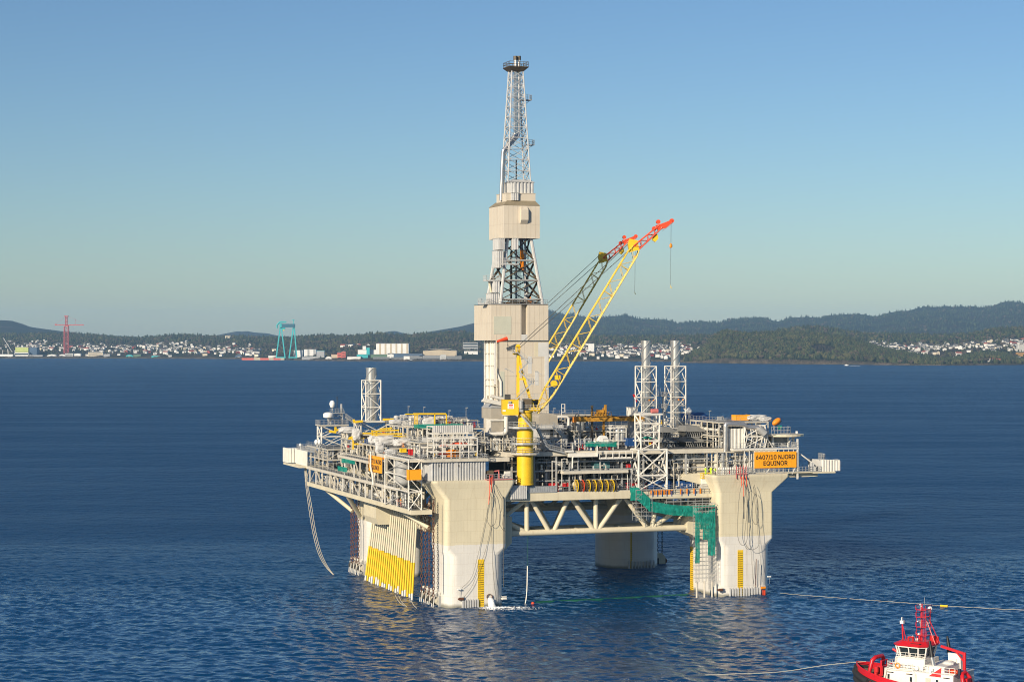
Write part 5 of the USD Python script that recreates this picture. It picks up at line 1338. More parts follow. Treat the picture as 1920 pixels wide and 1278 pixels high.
T.part('duct', MB().path(duct, 0.5, 10), 'white_steel', smooth=40)
T.part('duct_cowl', MB().lathe(onv(949, 779, 23.2), [(0, 0), (0.9, 0), (0.9, 0.7), (0, 0.9)], 14), 'pale_grey', smooth=40)
for dx, dy in ((0, 0), (2.5, 3)):
    T.part('flue_pipe', MB().path([onv(x - dx, y + dy, 24.4) for x, y in ((906, 748), (930, 753), (942, 755), (945, 757), (945, 775))], 0.3, 9), 'white_steel', smooth=40)
T.part('flue_pipe', MB().path([onv(x, y, 24.8) for x, y in ((919, 742), (944, 748))], 0.36, 9), 'white_steel', smooth=40)
# house right of the crane with the round roof
T = Thing('engine_house', 'grey house with a rounded roof right of the crane pedestal, behind its boom foot', 'deck house', (36, 22, 33.7))
a, b = un(1010, 20), un(1046, 20); zc, zd = onv(1020, 796, 20)[2], onv(1020, 782, 20)[2]
arc = [(a, zc), (a, zd)] + [((a + b) / 2 - (b - a) / 2 * math.cos(t), zd + 0.9 * math.sin(t)) for t in np.linspace(0.15, math.pi - 0.15, 9)] + [(b, zd), (b, zc)]
T.part('body', MB().prism([(u, 20, z) for u, z in arc], (0, 8, 0)), 'clad_grey')
T.part('lower_house', MB().span((un(1012, 20), 19.8, 33.72), (un(1056, 20), 28, zc - 0.05)), 'pale_grey')
T.part('doorway', MB().span((un(1032, 19.7), 19.72, 36.0), (un(1037, 19.7), 19.79, 38.2)), 'dark_steel')
T.part('doorway', MB().span((un(1044, 19.7), 19.72, 36.0), (un(1048, 19.7), 19.79, 38.2)), 'dark_steel')
pf = MB()
for y in (803, 820):
    z = onv(1030, y, 18.5)[2]
    pf.span((un(1006, 18), 17.6, z - 0.15), (un(1062, 18), 19.7, z)); railing(pf, [(un(1006, 18), 17.6, z), (un(1062, 18), 17.6, z)], 1.2, 1.1, 0.05)
T.part('walkway', pf, 'galv')
p = [onv(x, y, 18.8) for x, y in ((1046, 781), (1062, 781), (1066, 784), (1066, 798))]
T.part('exhaust_pipe', MB().path(p, 0.3, 8), 'white_steel', smooth=40)
m = MB(); p, q = onv(1053, 757, 20), onv(1059, 772, 20)
for z in np.linspace(q[2], p[2], 3): m.bar((p[0], 20, z), (q[0], 20, z), 0.14)
m.bar((p[0], 20, q[2] - 2), (p[0], 20, p[2]), 0.14).bar((q[0], 20, q[2]), (q[0], 20, p[2]), 0.14)
T.part('gate_frame', m, 'white_steel')
def stair(label, p, q, w=0.9, n=16, dv=True):
    p, q = np.asarray(p, float), np.asarray(q, float)
    T = Thing('stairway', label, 'stairs', (p + q) / 2 * (1, 1, 0) + (0, 0, min(p[2], q[2])))
    s = np.array([0, w / 2, 0]) if dv else np.array([w / 2, 0, 0])
    for k in (-1, 1):
        T.part('stringer', MB().bar(p + s * k, q + s * k, 0.1, 0.3), 'galv')
        m = MB().bar(p + s * k + (0, 0, 1), q + s * k + (0, 0, 1), 0.07).bar(p + s * k + (0, 0, 0.55), q + s * k + (0, 0, 0.55), 0.05)
        for i in range(0, n + 1, 2):
            c = p + (q - p) * i / n + s * k; m.bar(c, c + (0, 0, 1), 0.055)
        T.part('handrail', m, 'galv')
    for i in range(n):
        T.part('tread', MB().box(p + (q - p) * (i + 0.5) / n, (0.28, w, 0.05) if dv else (w, 0.28, 0.05)), 'galv')
stair('steep grey stairway running down to the right from the crane pedestal', onv(1007, 803, 3.4), onv(1027, 843, 3.4))
stair('lower grey stairway right of the crane pedestal ending on the upper deck edge', onv(1028, 841, 2.6), onv(1057, 848, 2.6) + (0, 0, -0.0))
stair('grey stairway beside the round roofed house', onv(1036, 798, 16.8), onv(1062, 826, 16.8))

# brown gantry crane
G = Thing('gantry_crane', 'rusty yellow gantry crane with a long beam left of the twin exhaust stacks', 'gantry crane', (49, 17, 33.7))
p, q = onv(1079, 786, 17), onv(1196, 786, 17)
zb_ = p[2]
G.part('beam', MB().span((p[0], 16.4, zb_ - 0.55), (q[0] + 1.5, 17.3, zb_ + 0.55)).span((p[0] - 0.1, 16.3, zb_ + 0.55), (q[0] + 1.5, 17.4, zb_ + 0.65)), 'rusty_yellow')
G.part('beam_end', MB().span((p[0] - 0.7, 16.3, zb_ - 0.65), (p[0] - 0.003, 17.4, zb_ + 0.6)), 'orange')
for px in (1112, 1134):
    u = un(px, 17)
    G.part('leg', MB().span((u - 0.22, 17.5, 33.72), (u + 0.22, 17.9, zb_ + (3.2 if px == 1112 else 2.6))), 'bronze' if px == 1112 else 'rusty_yellow')
u = un(1127, 17)
m = MB().span((un(1117, 17), 16.2, zb_ + 0.66), (un(1136, 17), 17.45, zb_ + 1.3)).span((un(1119, 17), 16.4, zb_ + 1.3), (un(1131, 17), 17.4, zb_ + 2.2))
railing(m, [(un(1106, 17), 16.0, zb_ + 0.66), (un(1143, 17), 16.0, zb_ + 0.66)], 1.1, 0.7, 0.05)
m.span((un(1133, 17), 16.5, zb_ + 1.3), (un(1136, 17), 17.2, zb_ + 3.4))
G.part('trolley', m, 'rusty_yellow')
for a, b in ((1095, 1110), (1145, 1185)):
    G.part('cable_loop', MB().path([onv(a, 781, 16.3), onv(a + 2, 779, 16.3), onv((a + b) / 2, 781.5, 16.3), onv(b - 2, 779.5, 16.3), onv(b, 783, 16.3)], 0.09, 5), 'black')
u0, u1 = un(1181, 18), un(1196, 18)
H = Thing('ribbed_house', 'small white ribbed box at the right end of the brown gantry beam', 'deck house', ((u0 + u1) / 2, 19, 33.7))
ribbed_box(H, 'box', u0, u1, 18, 20, onv(1181, 782, 18)[2], onv(1181, 764, 18)[2], 'white_steel')
H.part('support', MB().span((u0 + 0.2, 18.2, 33.72), (u1 - 0.2, 19.8, onv(1181, 782, 18)[2] - 0.02)), 'grey_steel')
# vessels and cylinders
for i, (px, yb, yt, r, v, mt, lb) in enumerate(((1084, 818, 790, 0.55, 22, 'galv', 'dull grey upright tank under the gantry beam, left of its twin'), (1090.5, 818, 790, 0.62, 22.5, 'stainless', 'shiny upright tank under the gantry beam'), (1157, 834, 806, 0.75, 12, 'stainless', 'upright cylinder inside the white rack, left one'), (1166, 834, 806, 0.75, 12, 'stainless', 'upright cylinder inside the white rack, right one'))):
    p, q = onv(px, yb, v), onv(px, yt, v)
    T = Thing('upright_tank', lb, 'tank', p)
    vessel(T, 'shell', p, r, q[2] - p[2], 'z', mt)
    T.part('top_pipe', MB().path([q + (0, 0, 0.2), q + (0, 0, 0.8), q + (0.8, 0, 0.8)], 0.09, 6), 'white_steel')
frame_rack('cylinder_rack', 'white rack round two upright steel cylinders right of the teal netting', un(1144, 11), un(1174, 11), 11, 13.4, 33.75, onv(1144, 802, 11)[2], 2, (35.6, 37.6, onv(1144, 802, 11)[2]), 0.18)
T = Thing('hose_reel', 'white round reel standing behind teal netting in the middle of the upper deck', 'reel', onv(1131, 832, 9))
c = onv(1131, 826, 9)
T.part('drum', MB().lathe(c + (0, -0.3, 0), [(0, 0), (1.25, 0), (1.25, 0.12), (0.75, 0.13), (0.75, 1.2), (1.25, 1.21), (1.25, 1.33), (0, 1.33)], 22, (0, 1, 0)), 'white_plastic', smooth=35)
T.part('stand', MB().bar(c, (c[0] - 1, 9, 33.72), 0.16).bar(c, (c[0] + 1, 9, 33.72), 0.16), 'grey_steel')

# louvred intake units
def intake(label, pl, pr, yt, ym, yb, v, dv):
    a, b = un(pl, v), un(pr, v); z2_, z1_, z0_ = (onv(pl, y, v)[2] for y in (yt, ym, yb))
    T = Thing('intake_hood', label, 'air intake', ((a + b) / 2, v, 33.72))
    hh = (z2_ - z1_)
    for zt1, zb1, nm in ((z2_, z1_, 'upper_hood'), (z1_, z0_, 'lower_hood')):
        h_ = zt1 - zb1
        m = MB().loft([np.array(rect4(a + 0.1, b - 0.5, v + 0.3, v + dv, zt1)), np.array(rect4(a - 0.5, b + 0.9, v - 0.9, v + dv, zt1 - h_ * 0.45)), np.array(rect4(a - 0.5, b + 0.9, v - 0.9, v + dv, zt1 - h_ * 0.52))])
        T.part(nm, m, 'hood_grey')
        T.part('core', MB().span((a + 0.1, v + 0.2, zb1), (b - 0.2, v + dv - 0.1, zt1 - h_ * 0.52 - 0.003)), 'dark_steel')
        m = MB(); n = 8
        for k in range(n):
            t0, t1 = a - 0.3 + (b - a + 0.9) * k / n, a - 0.3 + (b - a + 0.9) * (k + 1) / n
            m.bar((t0, v - 0.6, zt1 - h_ * 0.54), (t1, v - 0.15, zb1 + 0.05), 0.09)
        T.part('struts', m, 'pale_grey')
        T.part('sill', MB().span((a - 0.1, v - 0.2, zb1 - 0.08), (b + 0.1, v + dv, zb1)), 'pale_grey')
    T.part('plinth', MB().span((a, v + 0.3, 33.72), (b - 0.4, v + dv - 0.3, z0_ - 0.085)), 'pale_grey')
intake('left of the two grey double intake hoods at the foot of the right exhaust stack', 1242, 1260, 800, 820, 838, 14.0, 4)
intake('right of the two grey double intake hoods, the larger one below the dark blue roof', 1287, 1312, 798, 819, 838, 13, 4.5)
H = Thing('blue_roof_house', 'low deck house with a dark blue sloping roof right of the twin stacks', 'deck house', (78, 30, 33.7))
a, b = un(1296, 30), un(1348, 30); z0_, z1_ = onv(1300, 797, 30)[2], onv(1300, 786, 30)[2]
H.part('body', MB().span((a, 30, 33.72), (b, 40, z0_)), 'grey_steel')
H.part('roof', MB().prism([(a - 0.3, 29.6, z0_), (b + 0.3, 29.6, z0_), (b + 0.3, 40.3, z1_ + 1.2), (a - 0.3, 40.3, z1_ + 1.2)], (0, 0, 0.2)), 'blue')
# radomes
def radome(label, c, r, kind, post=1.2):
    c = np.asarray(c, float)
    T = Thing('radome', label, 'radome', c - (0, 0, post))
    T.part('post', MB().tube(c - (0, 0, post), c, r * 0.22, 8), 'galv')
    prof = {'egg': [(0, 0), (r * 0.7, 0.02), (r * 0.8, r * 0.4), (r, r * 0.9), (r * 0.95, r * 1.5), (r * 0.7, r * 2.05), (r * 0.35, r * 2.3), (0, r * 2.38)],
            'flat': [(0, 0), (r * 0.92, 0.02), (r, r * 0.2), (r, r * 0.62), (r * 0.9, r * 0.82), (r * 0.5, r * 1.0), (0, r * 1.04)],
            'cone': [(0, 0), (r * 0.6, 0.05), (r * 0.95, r * 0.5), (r, r * 0.8), (r * 0.8, r * 1.3), (r * 0.4, r * 1.8), (0, r * 2.1)]}[kind]
    T.part('dome', MB().lathe(c, prof, 20), 'white_plastic', smooth=50)
    T.part('base_ring', MB().lathe(c - (0, 0, 0.1), [(0, 0), (r * 0.75, 0), (r * 0.75, 0.1), (0, 0.1)], 16), 'grey_steel')
vt = 88.0
# mast platform for them
p0, p1 = onv(601, 797, vt), onv(651, 797, vt)
MT = Thing('radome_mast', 'railed lattice mast at the platform left end that carries the white radomes', 'mast', ((p0[0] + p1[0]) / 2, vt, 31.0))
lattice(MT, rect4(p0[0] + 0.3, p1[0] - 0.3, vt, vt + 4.5, 31.05), rect4(p0[0] + 0.3, p1[0] - 0.3, vt, vt + 4.5, p0[2] - 0.2), 2, 0.17, 0.12, 'X', 'white_steel')
MT.part('floor', MB().span((p0[0] - 0.2, vt - 0.4, p0[2] - 0.2), (p1[0] + 0.4, vt + 5, p0[2])), 'beige_steel')
MT.part('railing', railing(MB(), [(p0[0] - 0.1, vt + 5, p0[2]), (p0[0] - 0.1, vt - 0.3, p0[2]), (p1[0] + 0.3, vt - 0.3, p0[2]), (p1[0] + 0.3, vt + 5, p0[2])], 1.3, 0.9, 0.05), 'galv')
a, b = onv(619, 775, vt + 2), onv(642, 775, vt + 2)
lattice(MT, rect4(a[0], b[0], vt + 1.5, vt + 3.4, p0[2]), rect4(a[0], b[0], vt + 1.5, vt + 3.4, a[2]), 2, 0.1, 0.06, 'X', 'galv', under=MT.group('upper_frame'))
MT.part('upper_floor', railing(MB().span((a[0] - 0.3, vt + 1.2, a[2]), (b[0] + 0.2, vt + 3.7, a[2] + 0.1)), [(a[0] - 0.2, vt + 1.3, a[2] + 0.1), (b[0] + 0.1, vt + 1.3, a[2] + 0.1)], 1.2, 0.7, 0.05), 'galv')
MT.part('antenna', MB().tube(onv(632, 774, vt + 2), onv(632, 743, vt + 2), 0.09, 5), 'dark_steel')
MT.part('antenna', MB().tube(onv(640, 780, vt + 2), onv(640, 757, vt + 2), 0.3, 8), 'galv')
MT.part('antenna', MB().tube(onv(646, 784, vt + 2), onv(646, 770, vt + 2), 0.08, 5), 'galv')
radome('egg shaped white radome on top of the mast at the platform left end', onv(623, 763, vt + 2), 0.75, 'egg')
radome('flat white drum radome on the mast at the platform left end', onv(615.5, 782.5, vt), 1.35, 'flat', 1.0)
radome('small white dome at the left end of the platform, left of its twin', onv(593, 832, 86), 0.5, 'egg', 1.3)
radome('small white dome at the left end of the platform, right of its twin', onv(599, 832, 85), 0.5, 'egg', 1.3)
radome('cone topped white radome right of the twin exhaust stacks', onv(1292, 775, 28), 0.75, 'cone', 2.5)
stair('grey stairway going down to the right from the radome mast', onv(648, 782, vt + 1), onv(672, 800, vt + 1))

# left stack side boxes, monorails and portal frames
def yellow_frame(label, pts_list, r=0.16, mat='yellow'):
    allp = np.array([p for pts in pts_list for p in pts])
    T = Thing('lifting_beam', label, 'lifting beam', (*allp.mean(0)[:2], allp[:, 2].min()))
    for pts in pts_list:
        for a, b in zip(pts[:-1], pts[1:]):
            T.part('beam' if abs(a[2] - b[2]) < abs(a[0] - b[0]) + abs(a[1] - b[1]) else 'leg', MB().bar(a, b, r * 1.6, r * 2.0), mat)
V = lambda v, *pp: [onv(*p, v) for p in pp]
yellow_frame('long yellow pipe-like beam on legs above the teal netting, left of the derrick', [V(19, (760, 776), (838, 776)), V(19, (778, 777), (778, 803)), V(19, (782, 777), (782, 803)), V(19, (815, 775), (815, 802)), V(19, (837, 775), (837, 802)), V(24, (775, 775), (836, 775))], 0.13)
yellow_frame('yellow monorail beam left of the stack table', [V(70, (627, 806), (670, 804)), V(70, (629, 800), (629, 806)), V(74, (617, 808), (630, 810))], 0.26)
yellow_frame('yellow monorail beam passing under the left exhaust stack', [V(62.5, (663, 791), (680, 789)), V(62.5, (718, 786), (741, 786)), V(62.5, (663, 786), (664, 791))], 0.26)
yellow_frame('yellow portal frame in front of the left stack table', [V(48, (696, 808), (748, 806)), V(48, (698, 806), (698, 824)), V(48, (706, 807), (706, 826)), V(48, (680, 812), (762, 813)), V(46, (700, 816), (765, 818)), V(46, (756, 815), (756, 822)), V(52, (712, 804), (735, 802))], 0.17)
yellow_frame('small yellow jib frame at the left, above the teal panels', [V(60, (653, 822), (683, 822)), V(60, (662, 822), (662, 842)), V(60, (682, 822), (682, 829)), V(60, (655, 820), (672, 816)), V(60, (664, 832), (682, 832))], 0.18)
# teal netting
def net(label, pts, w, seed, group=None, amp=0.05):
    """hanging net along a run of points (top edge), w metres deep"""
    rr = np.random.default_rng(seed); pts = [np.asarray(p, float) for p in pts]
    n = 14; P = []
    seg = np.linspace(0, len(pts) - 1, n * (len(pts) - 1) + 1)
    top = np.array([pts[min(int(s), len(pts) - 2)] + (pts[min(int(s), len(pts) - 2) + 1] - pts[min(int(s), len(pts) - 2)]) * (s - min(int(s), len(pts) - 2)) for s in seg])
    rows = 5; V_ = []
    for r in range(rows):
        t = r / (rows - 1)
        wob = np.stack([rr.normal(0, amp * 0.4, len(top)), rr.normal(0, amp, len(top)) - 0.05, rr.normal(0, amp * 0.5, len(top)) * (r == rows - 1)], 1)
        V_.append(top + wob * (0.3 + t) - np.array([0, 0, w * t]))
    V_ = np.array(V_); k = len(top)
    i = (np.arange(rows - 1)[:, None] * k + np.arange(k - 1)).ravel()
    F = np.stack([i, i + 1, i + 1 + k, i + k], 1)
    m = MB(); m.add(V_.reshape(-1, 3), F); m.add(V_.reshape(-1, 3) + (0.0, 0.03, 0), F[:, ::-1])
    return single('safety_net', label, 'net', m, 'teal_net', group)
def net_mat():
    n = {'t': ('texture_coordinate', {}), 'g': ('geometry', {}), 'n': ('noise_texture', {'scale': 1.2, 'detail': 4.0}), 'r': ('rgb_ramp', {'ramp': [(0.3, (0.012, 0.25, 0.20)), (0.7, (0.03, 0.42, 0.33))]}),
         'd': ('diffuse_bsdf', {}), 'tr': ('translucent_bsdf', {}), 'm': ('mix_closure', {'fac': 0.3}), 'c': ('transparent_bsdf', {}), 'n2': ('noise_texture', {'scale': 2.5, 'detail': 5.0, 'roughness': 0.7}),
         'mr': ('map_range', {'from_min': 0.42, 'from_max': 0.7, 'to_min': 0.12, 'to_max': 0.6, 'clamp': True}), 'm2': ('mix_closure', {})}
    l = [('g.position', 'n.vector'), ('n.fac', 'r.fac'), ('r.color', 'd.color'), ('r.color', 'tr.color'), ('d.BSDF', 'm.closure1'), ('tr.BSDF', 'm.closure2'), ('g.position', 'n2.vector'), ('n2.fac', 'mr.value'), ('mr.result', 'm2.fac'), ('m.closure', 'm2.closure1'), ('c.BSDF', 'm2.closure2')]
    M['teal_net'] = usdkit.material(stage, '/World/Looks/teal_net', n, l, surface='m2.closure')
net_mat()
net('teal net along the edge of the upper module left of the derrick', V(17.6, (776, 795), (868, 794)), 0.95, 1)
net('larger teal panel of netting on the left flank gallery', [onu(640, 856, -5.45), onu(665, 859, -5.45)], 1.4, 2)
net('smaller teal panel of netting below the larger one on the left flank', [onu(633, 873, -5.45), onu(651, 876, -5.45)], 1.2, 3)
net('teal net in front of the white round reel on the upper deck', V(5.2, (1098, 828), (1156, 828)), 1.1, 4)
net('small teal net behind the head of the white lattice tower', V(9, (1205, 818), (1232, 818)), 0.5, 5)
net('small teal net on the top right deck near the orange lifeboat', V(8, (1458, 798), (1466, 797)), 0.9, 6)
# scaffolding with netting at the near right column
F_ = lambda v, *pp: [onv(*p, v) for p in pp]
net('sloping teal net over the scaffold stair beside the reels', [onv(1181, 913, 0.9), onv(1196, 913, 0.5), onv(1219, 934, 0.2)], 3.0, 7)
net('long teal net on the scaffold walkway under the container deck', [onv(1215, 938, 0.5), onv(1262, 946, 0.3), onv(1300, 948, 0.2), onv(1341, 946, -2.6)], 2.4, 8)
net('tall teal net down the scaffold tower, its left strip', F_(-3.15, (1303.5, 962), (1312, 962)), 11.4, 9)
net('broad teal net across the upper scaffold tower', F_(-3.2, (1312.4, 962), (1341, 961)), 3.6, 10)
net('long teal net strip at the right of the scaffold tower', F_(-3.25, (1327, 990), (1341, 990)), 6.2, 14)
net('torn teal net end in the middle of the scaffold tower', F_(-3.2, (1318, 990), (1327, 990)), 2.6, 15)
def scaffold(label, us, vs, zs, r=0.05):
    T = Thing('scaffolding', label, 'scaffold', (us[0], vs[0], zs[0]))
    for a in us:
        for b in vs:
            T.part('standard', MB().tube((a, b, zs[0]), (a, b, zs[-1]), r, 5), 'grey_steel')
    for z in zs[1:]:
        m = MB()
        for b in vs: m.bar((us[0], b, z), (us[-1], b, z), r * 1.7)
        for a in us: m.bar((a, vs[0], z), (a, vs[-1], z), r * 1.7)
        T.part('ledger', m, 'grey_steel')
        if R_.random() < 0.35: T.part('boards', MB().span((us[0], vs[0], z + 0.06), (us[-1], vs[-1], z + 0.11)), 'wood_deck' if R_.random() < 0.4 else 'grey_steel')
    for i in range(len(zs) - 1):
        for j in range(len(vs) - 1):
            if (i + j) % 2: T.part('brace', MB().bar((us[0], vs[j], zs[i]), (us[0], vs[j + 1], zs[i + 1]), r * 1.3), 'grey_steel')
        for j in range(len(us) - 1):
            if (i * 2 + j) % 5 == 0: T.part('brace', MB().bar((us[j], vs[0], zs[i]), (us[j + 1], vs[0], zs[i + 1]), r * 1.3), 'grey_steel')
    return T
ua_, ub_ = onv(1304, 1100, -3.0)[0], onv(1341, 1100, -3.0)[0]
T = scaffold('dense scaffold tower beside the near right column, hung with teal net', np.linspace(ua_, ub_, 7), (-3.0, -1.7), np.arange(3.6, 21.9, 0.95), 0.035)
for u in np.linspace(ua_ + 0.6, ub_ - 0.5, 3):
    T.part('strut', MB().tube((u, -2.4, -1), (u, -2.4, 3.8), 0.22, 8), 'beige_steel')
T = scaffold('scaffold walkway under the container deck, right of the truss', np.linspace(onv(1250, 950, 0.6)[0], 66.0, 7), (0.6, 2.4), (19.9, 20.9, 21.9, 22.6))
T = scaffold('scaffold stair below the sloping teal net', np.linspace(onv(1192, 950, 0.6)[0], onv(1222, 950, 0.6)[0], 4), (0.4, 2.4), np.arange(17.8, 25.5, 1.0))

# tarpaulins
def tarp(label, c, s, seed):
    import trimesh
    t = trimesh.creation.icosphere(3); v = np.array(t.vertices)
    v = np.sign(v) * np.abs(v) ** 0.55
    d = meshkit.fbm(v * 2.2 + seed * 7.1, 3, seed) - 0.5
    v = v * (1 + 0.5 * d[:, None]); v[:, 2] = np.where(v[:, 2] < 0, v[:, 2] * 0.9, v[:, 2])
    v = v * np.array(s) / 2 + np.asarray(c) + (0, 0, s[2] / 2)
    single('tarpaulin', label, 'tarpaulin', (v, np.array(t.faces)), 'tarp', smooth=False)
for i, (px, y, v, s, lb) in enumerate(((725, 836, 40, (6, 3.5, 2.4), 'large crumpled white sheet over gear in front of the yellow portal frame'), (754, 838, 34, (4, 3, 2.1), 'white sheeted heap beside the large crumpled sheet'), (793, 855, 12, (3.0, 2, 2.9), 'tall white sheet draped over gear left of the corner equipment frame'), (804, 798, 20, (3.2, 1.5, 1.9), 'white sheet hung at the teal netting left of the derrick'),
        (712, 850, 30, (2.0, 1.6, 2.6), 'narrow white sheet behind the railing above the left name sign'), (732, 853, 24, (2.6, 1.5, 1.4), 'low white sheet on the left upper deck edge'), (742, 795, 30, (3, 2, 1.1), 'flat white sheet behind the yellow beam legs'), (650, 812, 66, (4, 3, 1.6), 'white covered drums left of the stack table'), (668, 826, 60, (2, 2, 3), 'upright white covered object left of the yellow jib'), (1418, 788, 14, (5, 4, 1.4), 'white sheet next to the yellow cabin on the top right deck'),
        (700, 832, 46, (2.4, 2, 2.0), 'white covered crate right of the small yellow jib'), (1434, 790, 12, (3, 3, 1.2), 'low white sheet left of the orange lifeboat'))):
    p = onv(px, y, v); tarp(lb, p, s, i + 1)
# boxes, drums and small coloured gear
def container(name, label, c, s, mat, cat='container', ribs=True, rz=0.0):
    c = np.asarray(c, float); su, sv, sz = s
    T = Thing(name, label, cat, c)
    a = c - (su / 2, sv / 2, 0); b = c + (su / 2, sv / 2, sz)
    T.part('body', MB().span(a + (0.06, 0.06, 0.12), b - (0.06, 0.06, 0.06)), mat)
    for x in (a[0], b[0]):
        for y in (a[1], b[1]):
            T.part('corner_post', MB().span((x - 0.02 if x == a[0] else x - 0.13, y - 0.02 if y == a[1] else y - 0.13, a[2]), (x + 0.13 if x == a[0] else x + 0.02, y + 0.13 if y == a[1] else y + 0.02, b[2])), mat)
    m = MB()
    for z in (a[2], b[2] - 0.13):
        m.span((a[0] + 0.14, a[1] - 0.015, z), (b[0] - 0.14, a[1] + 0.1, z + 0.13)).span((a[0] - 0.015, a[1] + 0.14, z), (a[0] + 0.1, b[1] - 0.14, z + 0.13)).span((b[0] - 0.1, a[1] + 0.14, z), (b[0] + 0.015, b[1] - 0.14, z + 0.13))
    T.part('rails', m, mat)
    if ribs:
        n = max(3, int(su / 0.45)); m = MB()
        for k in range(n):
            x = a[0] + 0.2 + (su - 0.4) * (k + 0.25) / n
            m.span((x, a[1] + 0.02, a[2] + 0.16), (x + 0.14, a[1] + 0.07, b[2] - 0.16))
        T.part('ribs', m, mat)
        T.part('door_leaf', MB().span((a[0] - 0.01, a[1] + 0.2, a[2] + 0.2), (a[0] + 0.05, c[1] - 0.03, b[2] - 0.2)).span((a[0] - 0.01, c[1] + 0.03, a[2] + 0.2), (a[0] + 0.05, b[1] - 0.2, b[2] - 0.2)), mat)
        T.part('plate', MB().span((a[0] + su * 0.55, a[1] + 0.0, a[2] + sz * 0.62), (a[0] + su * 0.68, a[1] + 0.02, a[2] + sz * 0.8)), 'white_plastic')
    return T
zc_ = 26.05
for k, (pl, pr, yt, yb, v, mt, lb) in enumerate(((1219, 1232, 902, 920, 2.6, 'blue', 'dark blue container left of the orange strapped railing, leftmost on the container deck'), (1233, 1259, 901, 922, 2.4, 'blue', 'long faded blue container behind the orange strapped railing'), (1270.5, 1284, 901, 923, 2.2, 'blue', 'bright blue container left half of the pair beside the white stair'), (1285, 1300, 903, 923, 2.2, 'blue', 'bright blue container right half of the pair beside the white stair'), (1115, 1143, 865, 877.5, 4.0, 'teal_box', 'weathered teal container on the mid deck above the hose reels'), (1178, 1194, 821, 836, 9.5, 'blue', 'blue container on the upper deck left of the white lattice tower'), (767, 791, 880, 900, -0.5, 'sign_orange', 'orange metal cabinet beside the ribbed house at the near left corner'))):
    p, q = onv(pl, yb, v), onv(pr, yt, v)
    container('container' if mt != 'sign_orange' else 'storage_cabinet', lb, ((p[0] + q[0]) / 2, v + 1.1, p[2]), (q[0] - p[0], 2.2 if mt != 'sign_orange' else 1.4, q[2] - p[2]), mt, 'container' if mt != 'sign_orange' else 'cabinet', mt != 'sign_orange')
for (pl, pr, yt, yb, v, mt, lb) in ((1031, 1048, 905, 925, 3.6, 'red', 'red steel box below the crane stairs'), (1056, 1068, 905, 912, 3.8, 'red', 'small red box left of the hose reels'), (1176, 1182, 870, 876, 3.5, 'red', 'little red box on the mid deck right of the teal container'), (768, 774, 842, 853, 4, 'red', 'red fire cabinet near the draped white sheet'), (1378, 1405, 777, 791, 14, 'sign_orange', 'yellow orange cabin with windows on top of the right module'), (1186, 1194, 905, 910, 3, 'red', 'red crate below the white lattice tower'), (752, 762, 840, 848, 24, 'yellow', 'yellow box on the left upper deck')):
    p, q = onv(pl, yb, v), onv(pr, yt, v)
    T = container('equipment_box', lb, ((p[0] + q[0]) / 2, v + 0.6, p[2]), (q[0] - p[0], 1.2 if pr - pl < 20 else 2.4, q[2] - p[2]), mt, 'box', pl == 1031)
    if pl == 1378: CABIN = T
for a in (1388, 1397):
    q0, q1 = onv(a, 787, 13.9), onv(a + 6, 780, 13.9)
    CABIN.part('window', MB().span((q0[0] - 0.15, 13.92, q0[2] - 0.15), (q1[0] + 0.15, 13.97, q1[2] + 0.15)), 'black')
    CABIN.part('pane', MB().span((q0[0], 13.9, q0[2]), (q1[0], 13.99, q1[2])), 'window_dark')
# container deck in front of the near right column
T = Thing('container_deck', 'cantilevered railed deck carrying the blue containers left of the near right column', 'deck', (62, 2.5, 25.6))
a, b = un(1219, 0.6), un(1338, 0.6)
zt_ = onv(1270, 927, 0.6)[2]
T.part('floor', MB().span((a, 0.6, zt_ - 0.3), (b, 6.0, zt_)), 'wood_deck')
T.part('edge_beam', MB().span((a - 0.1, 0.4, zt_ - 0.75), (b, 0.597, zt_ + 0.1)), 'cream')
m = MB(); railing(m, [(a, 5, zt_), (a, 0.65, zt_), (b, 0.65, zt_)], 1.25, 1.2, 0.05)
T.part('railing', m, 'galv')
m = MB()
for k, x in enumerate(np.linspace(a + 0.1, un(1258, 0.6), 9)):
    m.span((x, 0.5, zt_ + 0.1), (x + 0.34, 0.62, zt_ + 1.2))
for px in (1275, 1287, 1300, 1312):
    x = un(px, 0.6); m.span((x, 0.5, zt_ + 0.0), (x + 0.3, 0.62, zt_ + 1.35))
T.part('orange_strap', m, 'orange')
for x in list(np.linspace(a + 0.5, un(1258, 0.6), 5)) + [un(p, 0.6) for p in (1277, 1289, 1302)]:
    T.part('blue_post', MB().span((x, 0.35, zt_ - 0.3), (x + 0.22, 0.5, zt_ + 1.0)), 'blue')
T = Thing('stair_house', 'white ribbed stair house right of the blue containers', 'stair house', (68, 3, 26))
p, q = onv(1317, 925, 1.2), onv(1331, 893, 1.2)
T.part('body', MB().span((p[0], 1.2, zt_ + 0.003), (q[0], 4.5, q[2])), 'white_steel')
m = MB()
for k in range(8):
    z = zt_ + 0.4 + k * 0.28; m.span((p[0] - 0.1, 1.05, z), (q[0], 1.19, z + 0.1))
T.part('rungs', m, 'white_steel')
T.part('yellow_cage', railing(MB(), [(un(1314, 1.0), 1.0, q[2] - 0.4), (un(1331, 1.0), 1.0, q[2] - 0.4)], 1.3, 0.6, 0.09), 'yellow')
T.part('hood', MB().prism([(un(1276, 2), 2, onv(1276, 898, 2)[2]), (un(1330, 2), 2, onv(1330, 912, 2)[2]), (un(1330, 2), 2, onv(1320, 893, 2)[2]), (un(1300, 2), 2, onv(1300, 887, 2)[2]), (un(1288, 2), 2, onv(1288, 889, 2)[2])], (0, 3.0, 0)), 'cream')
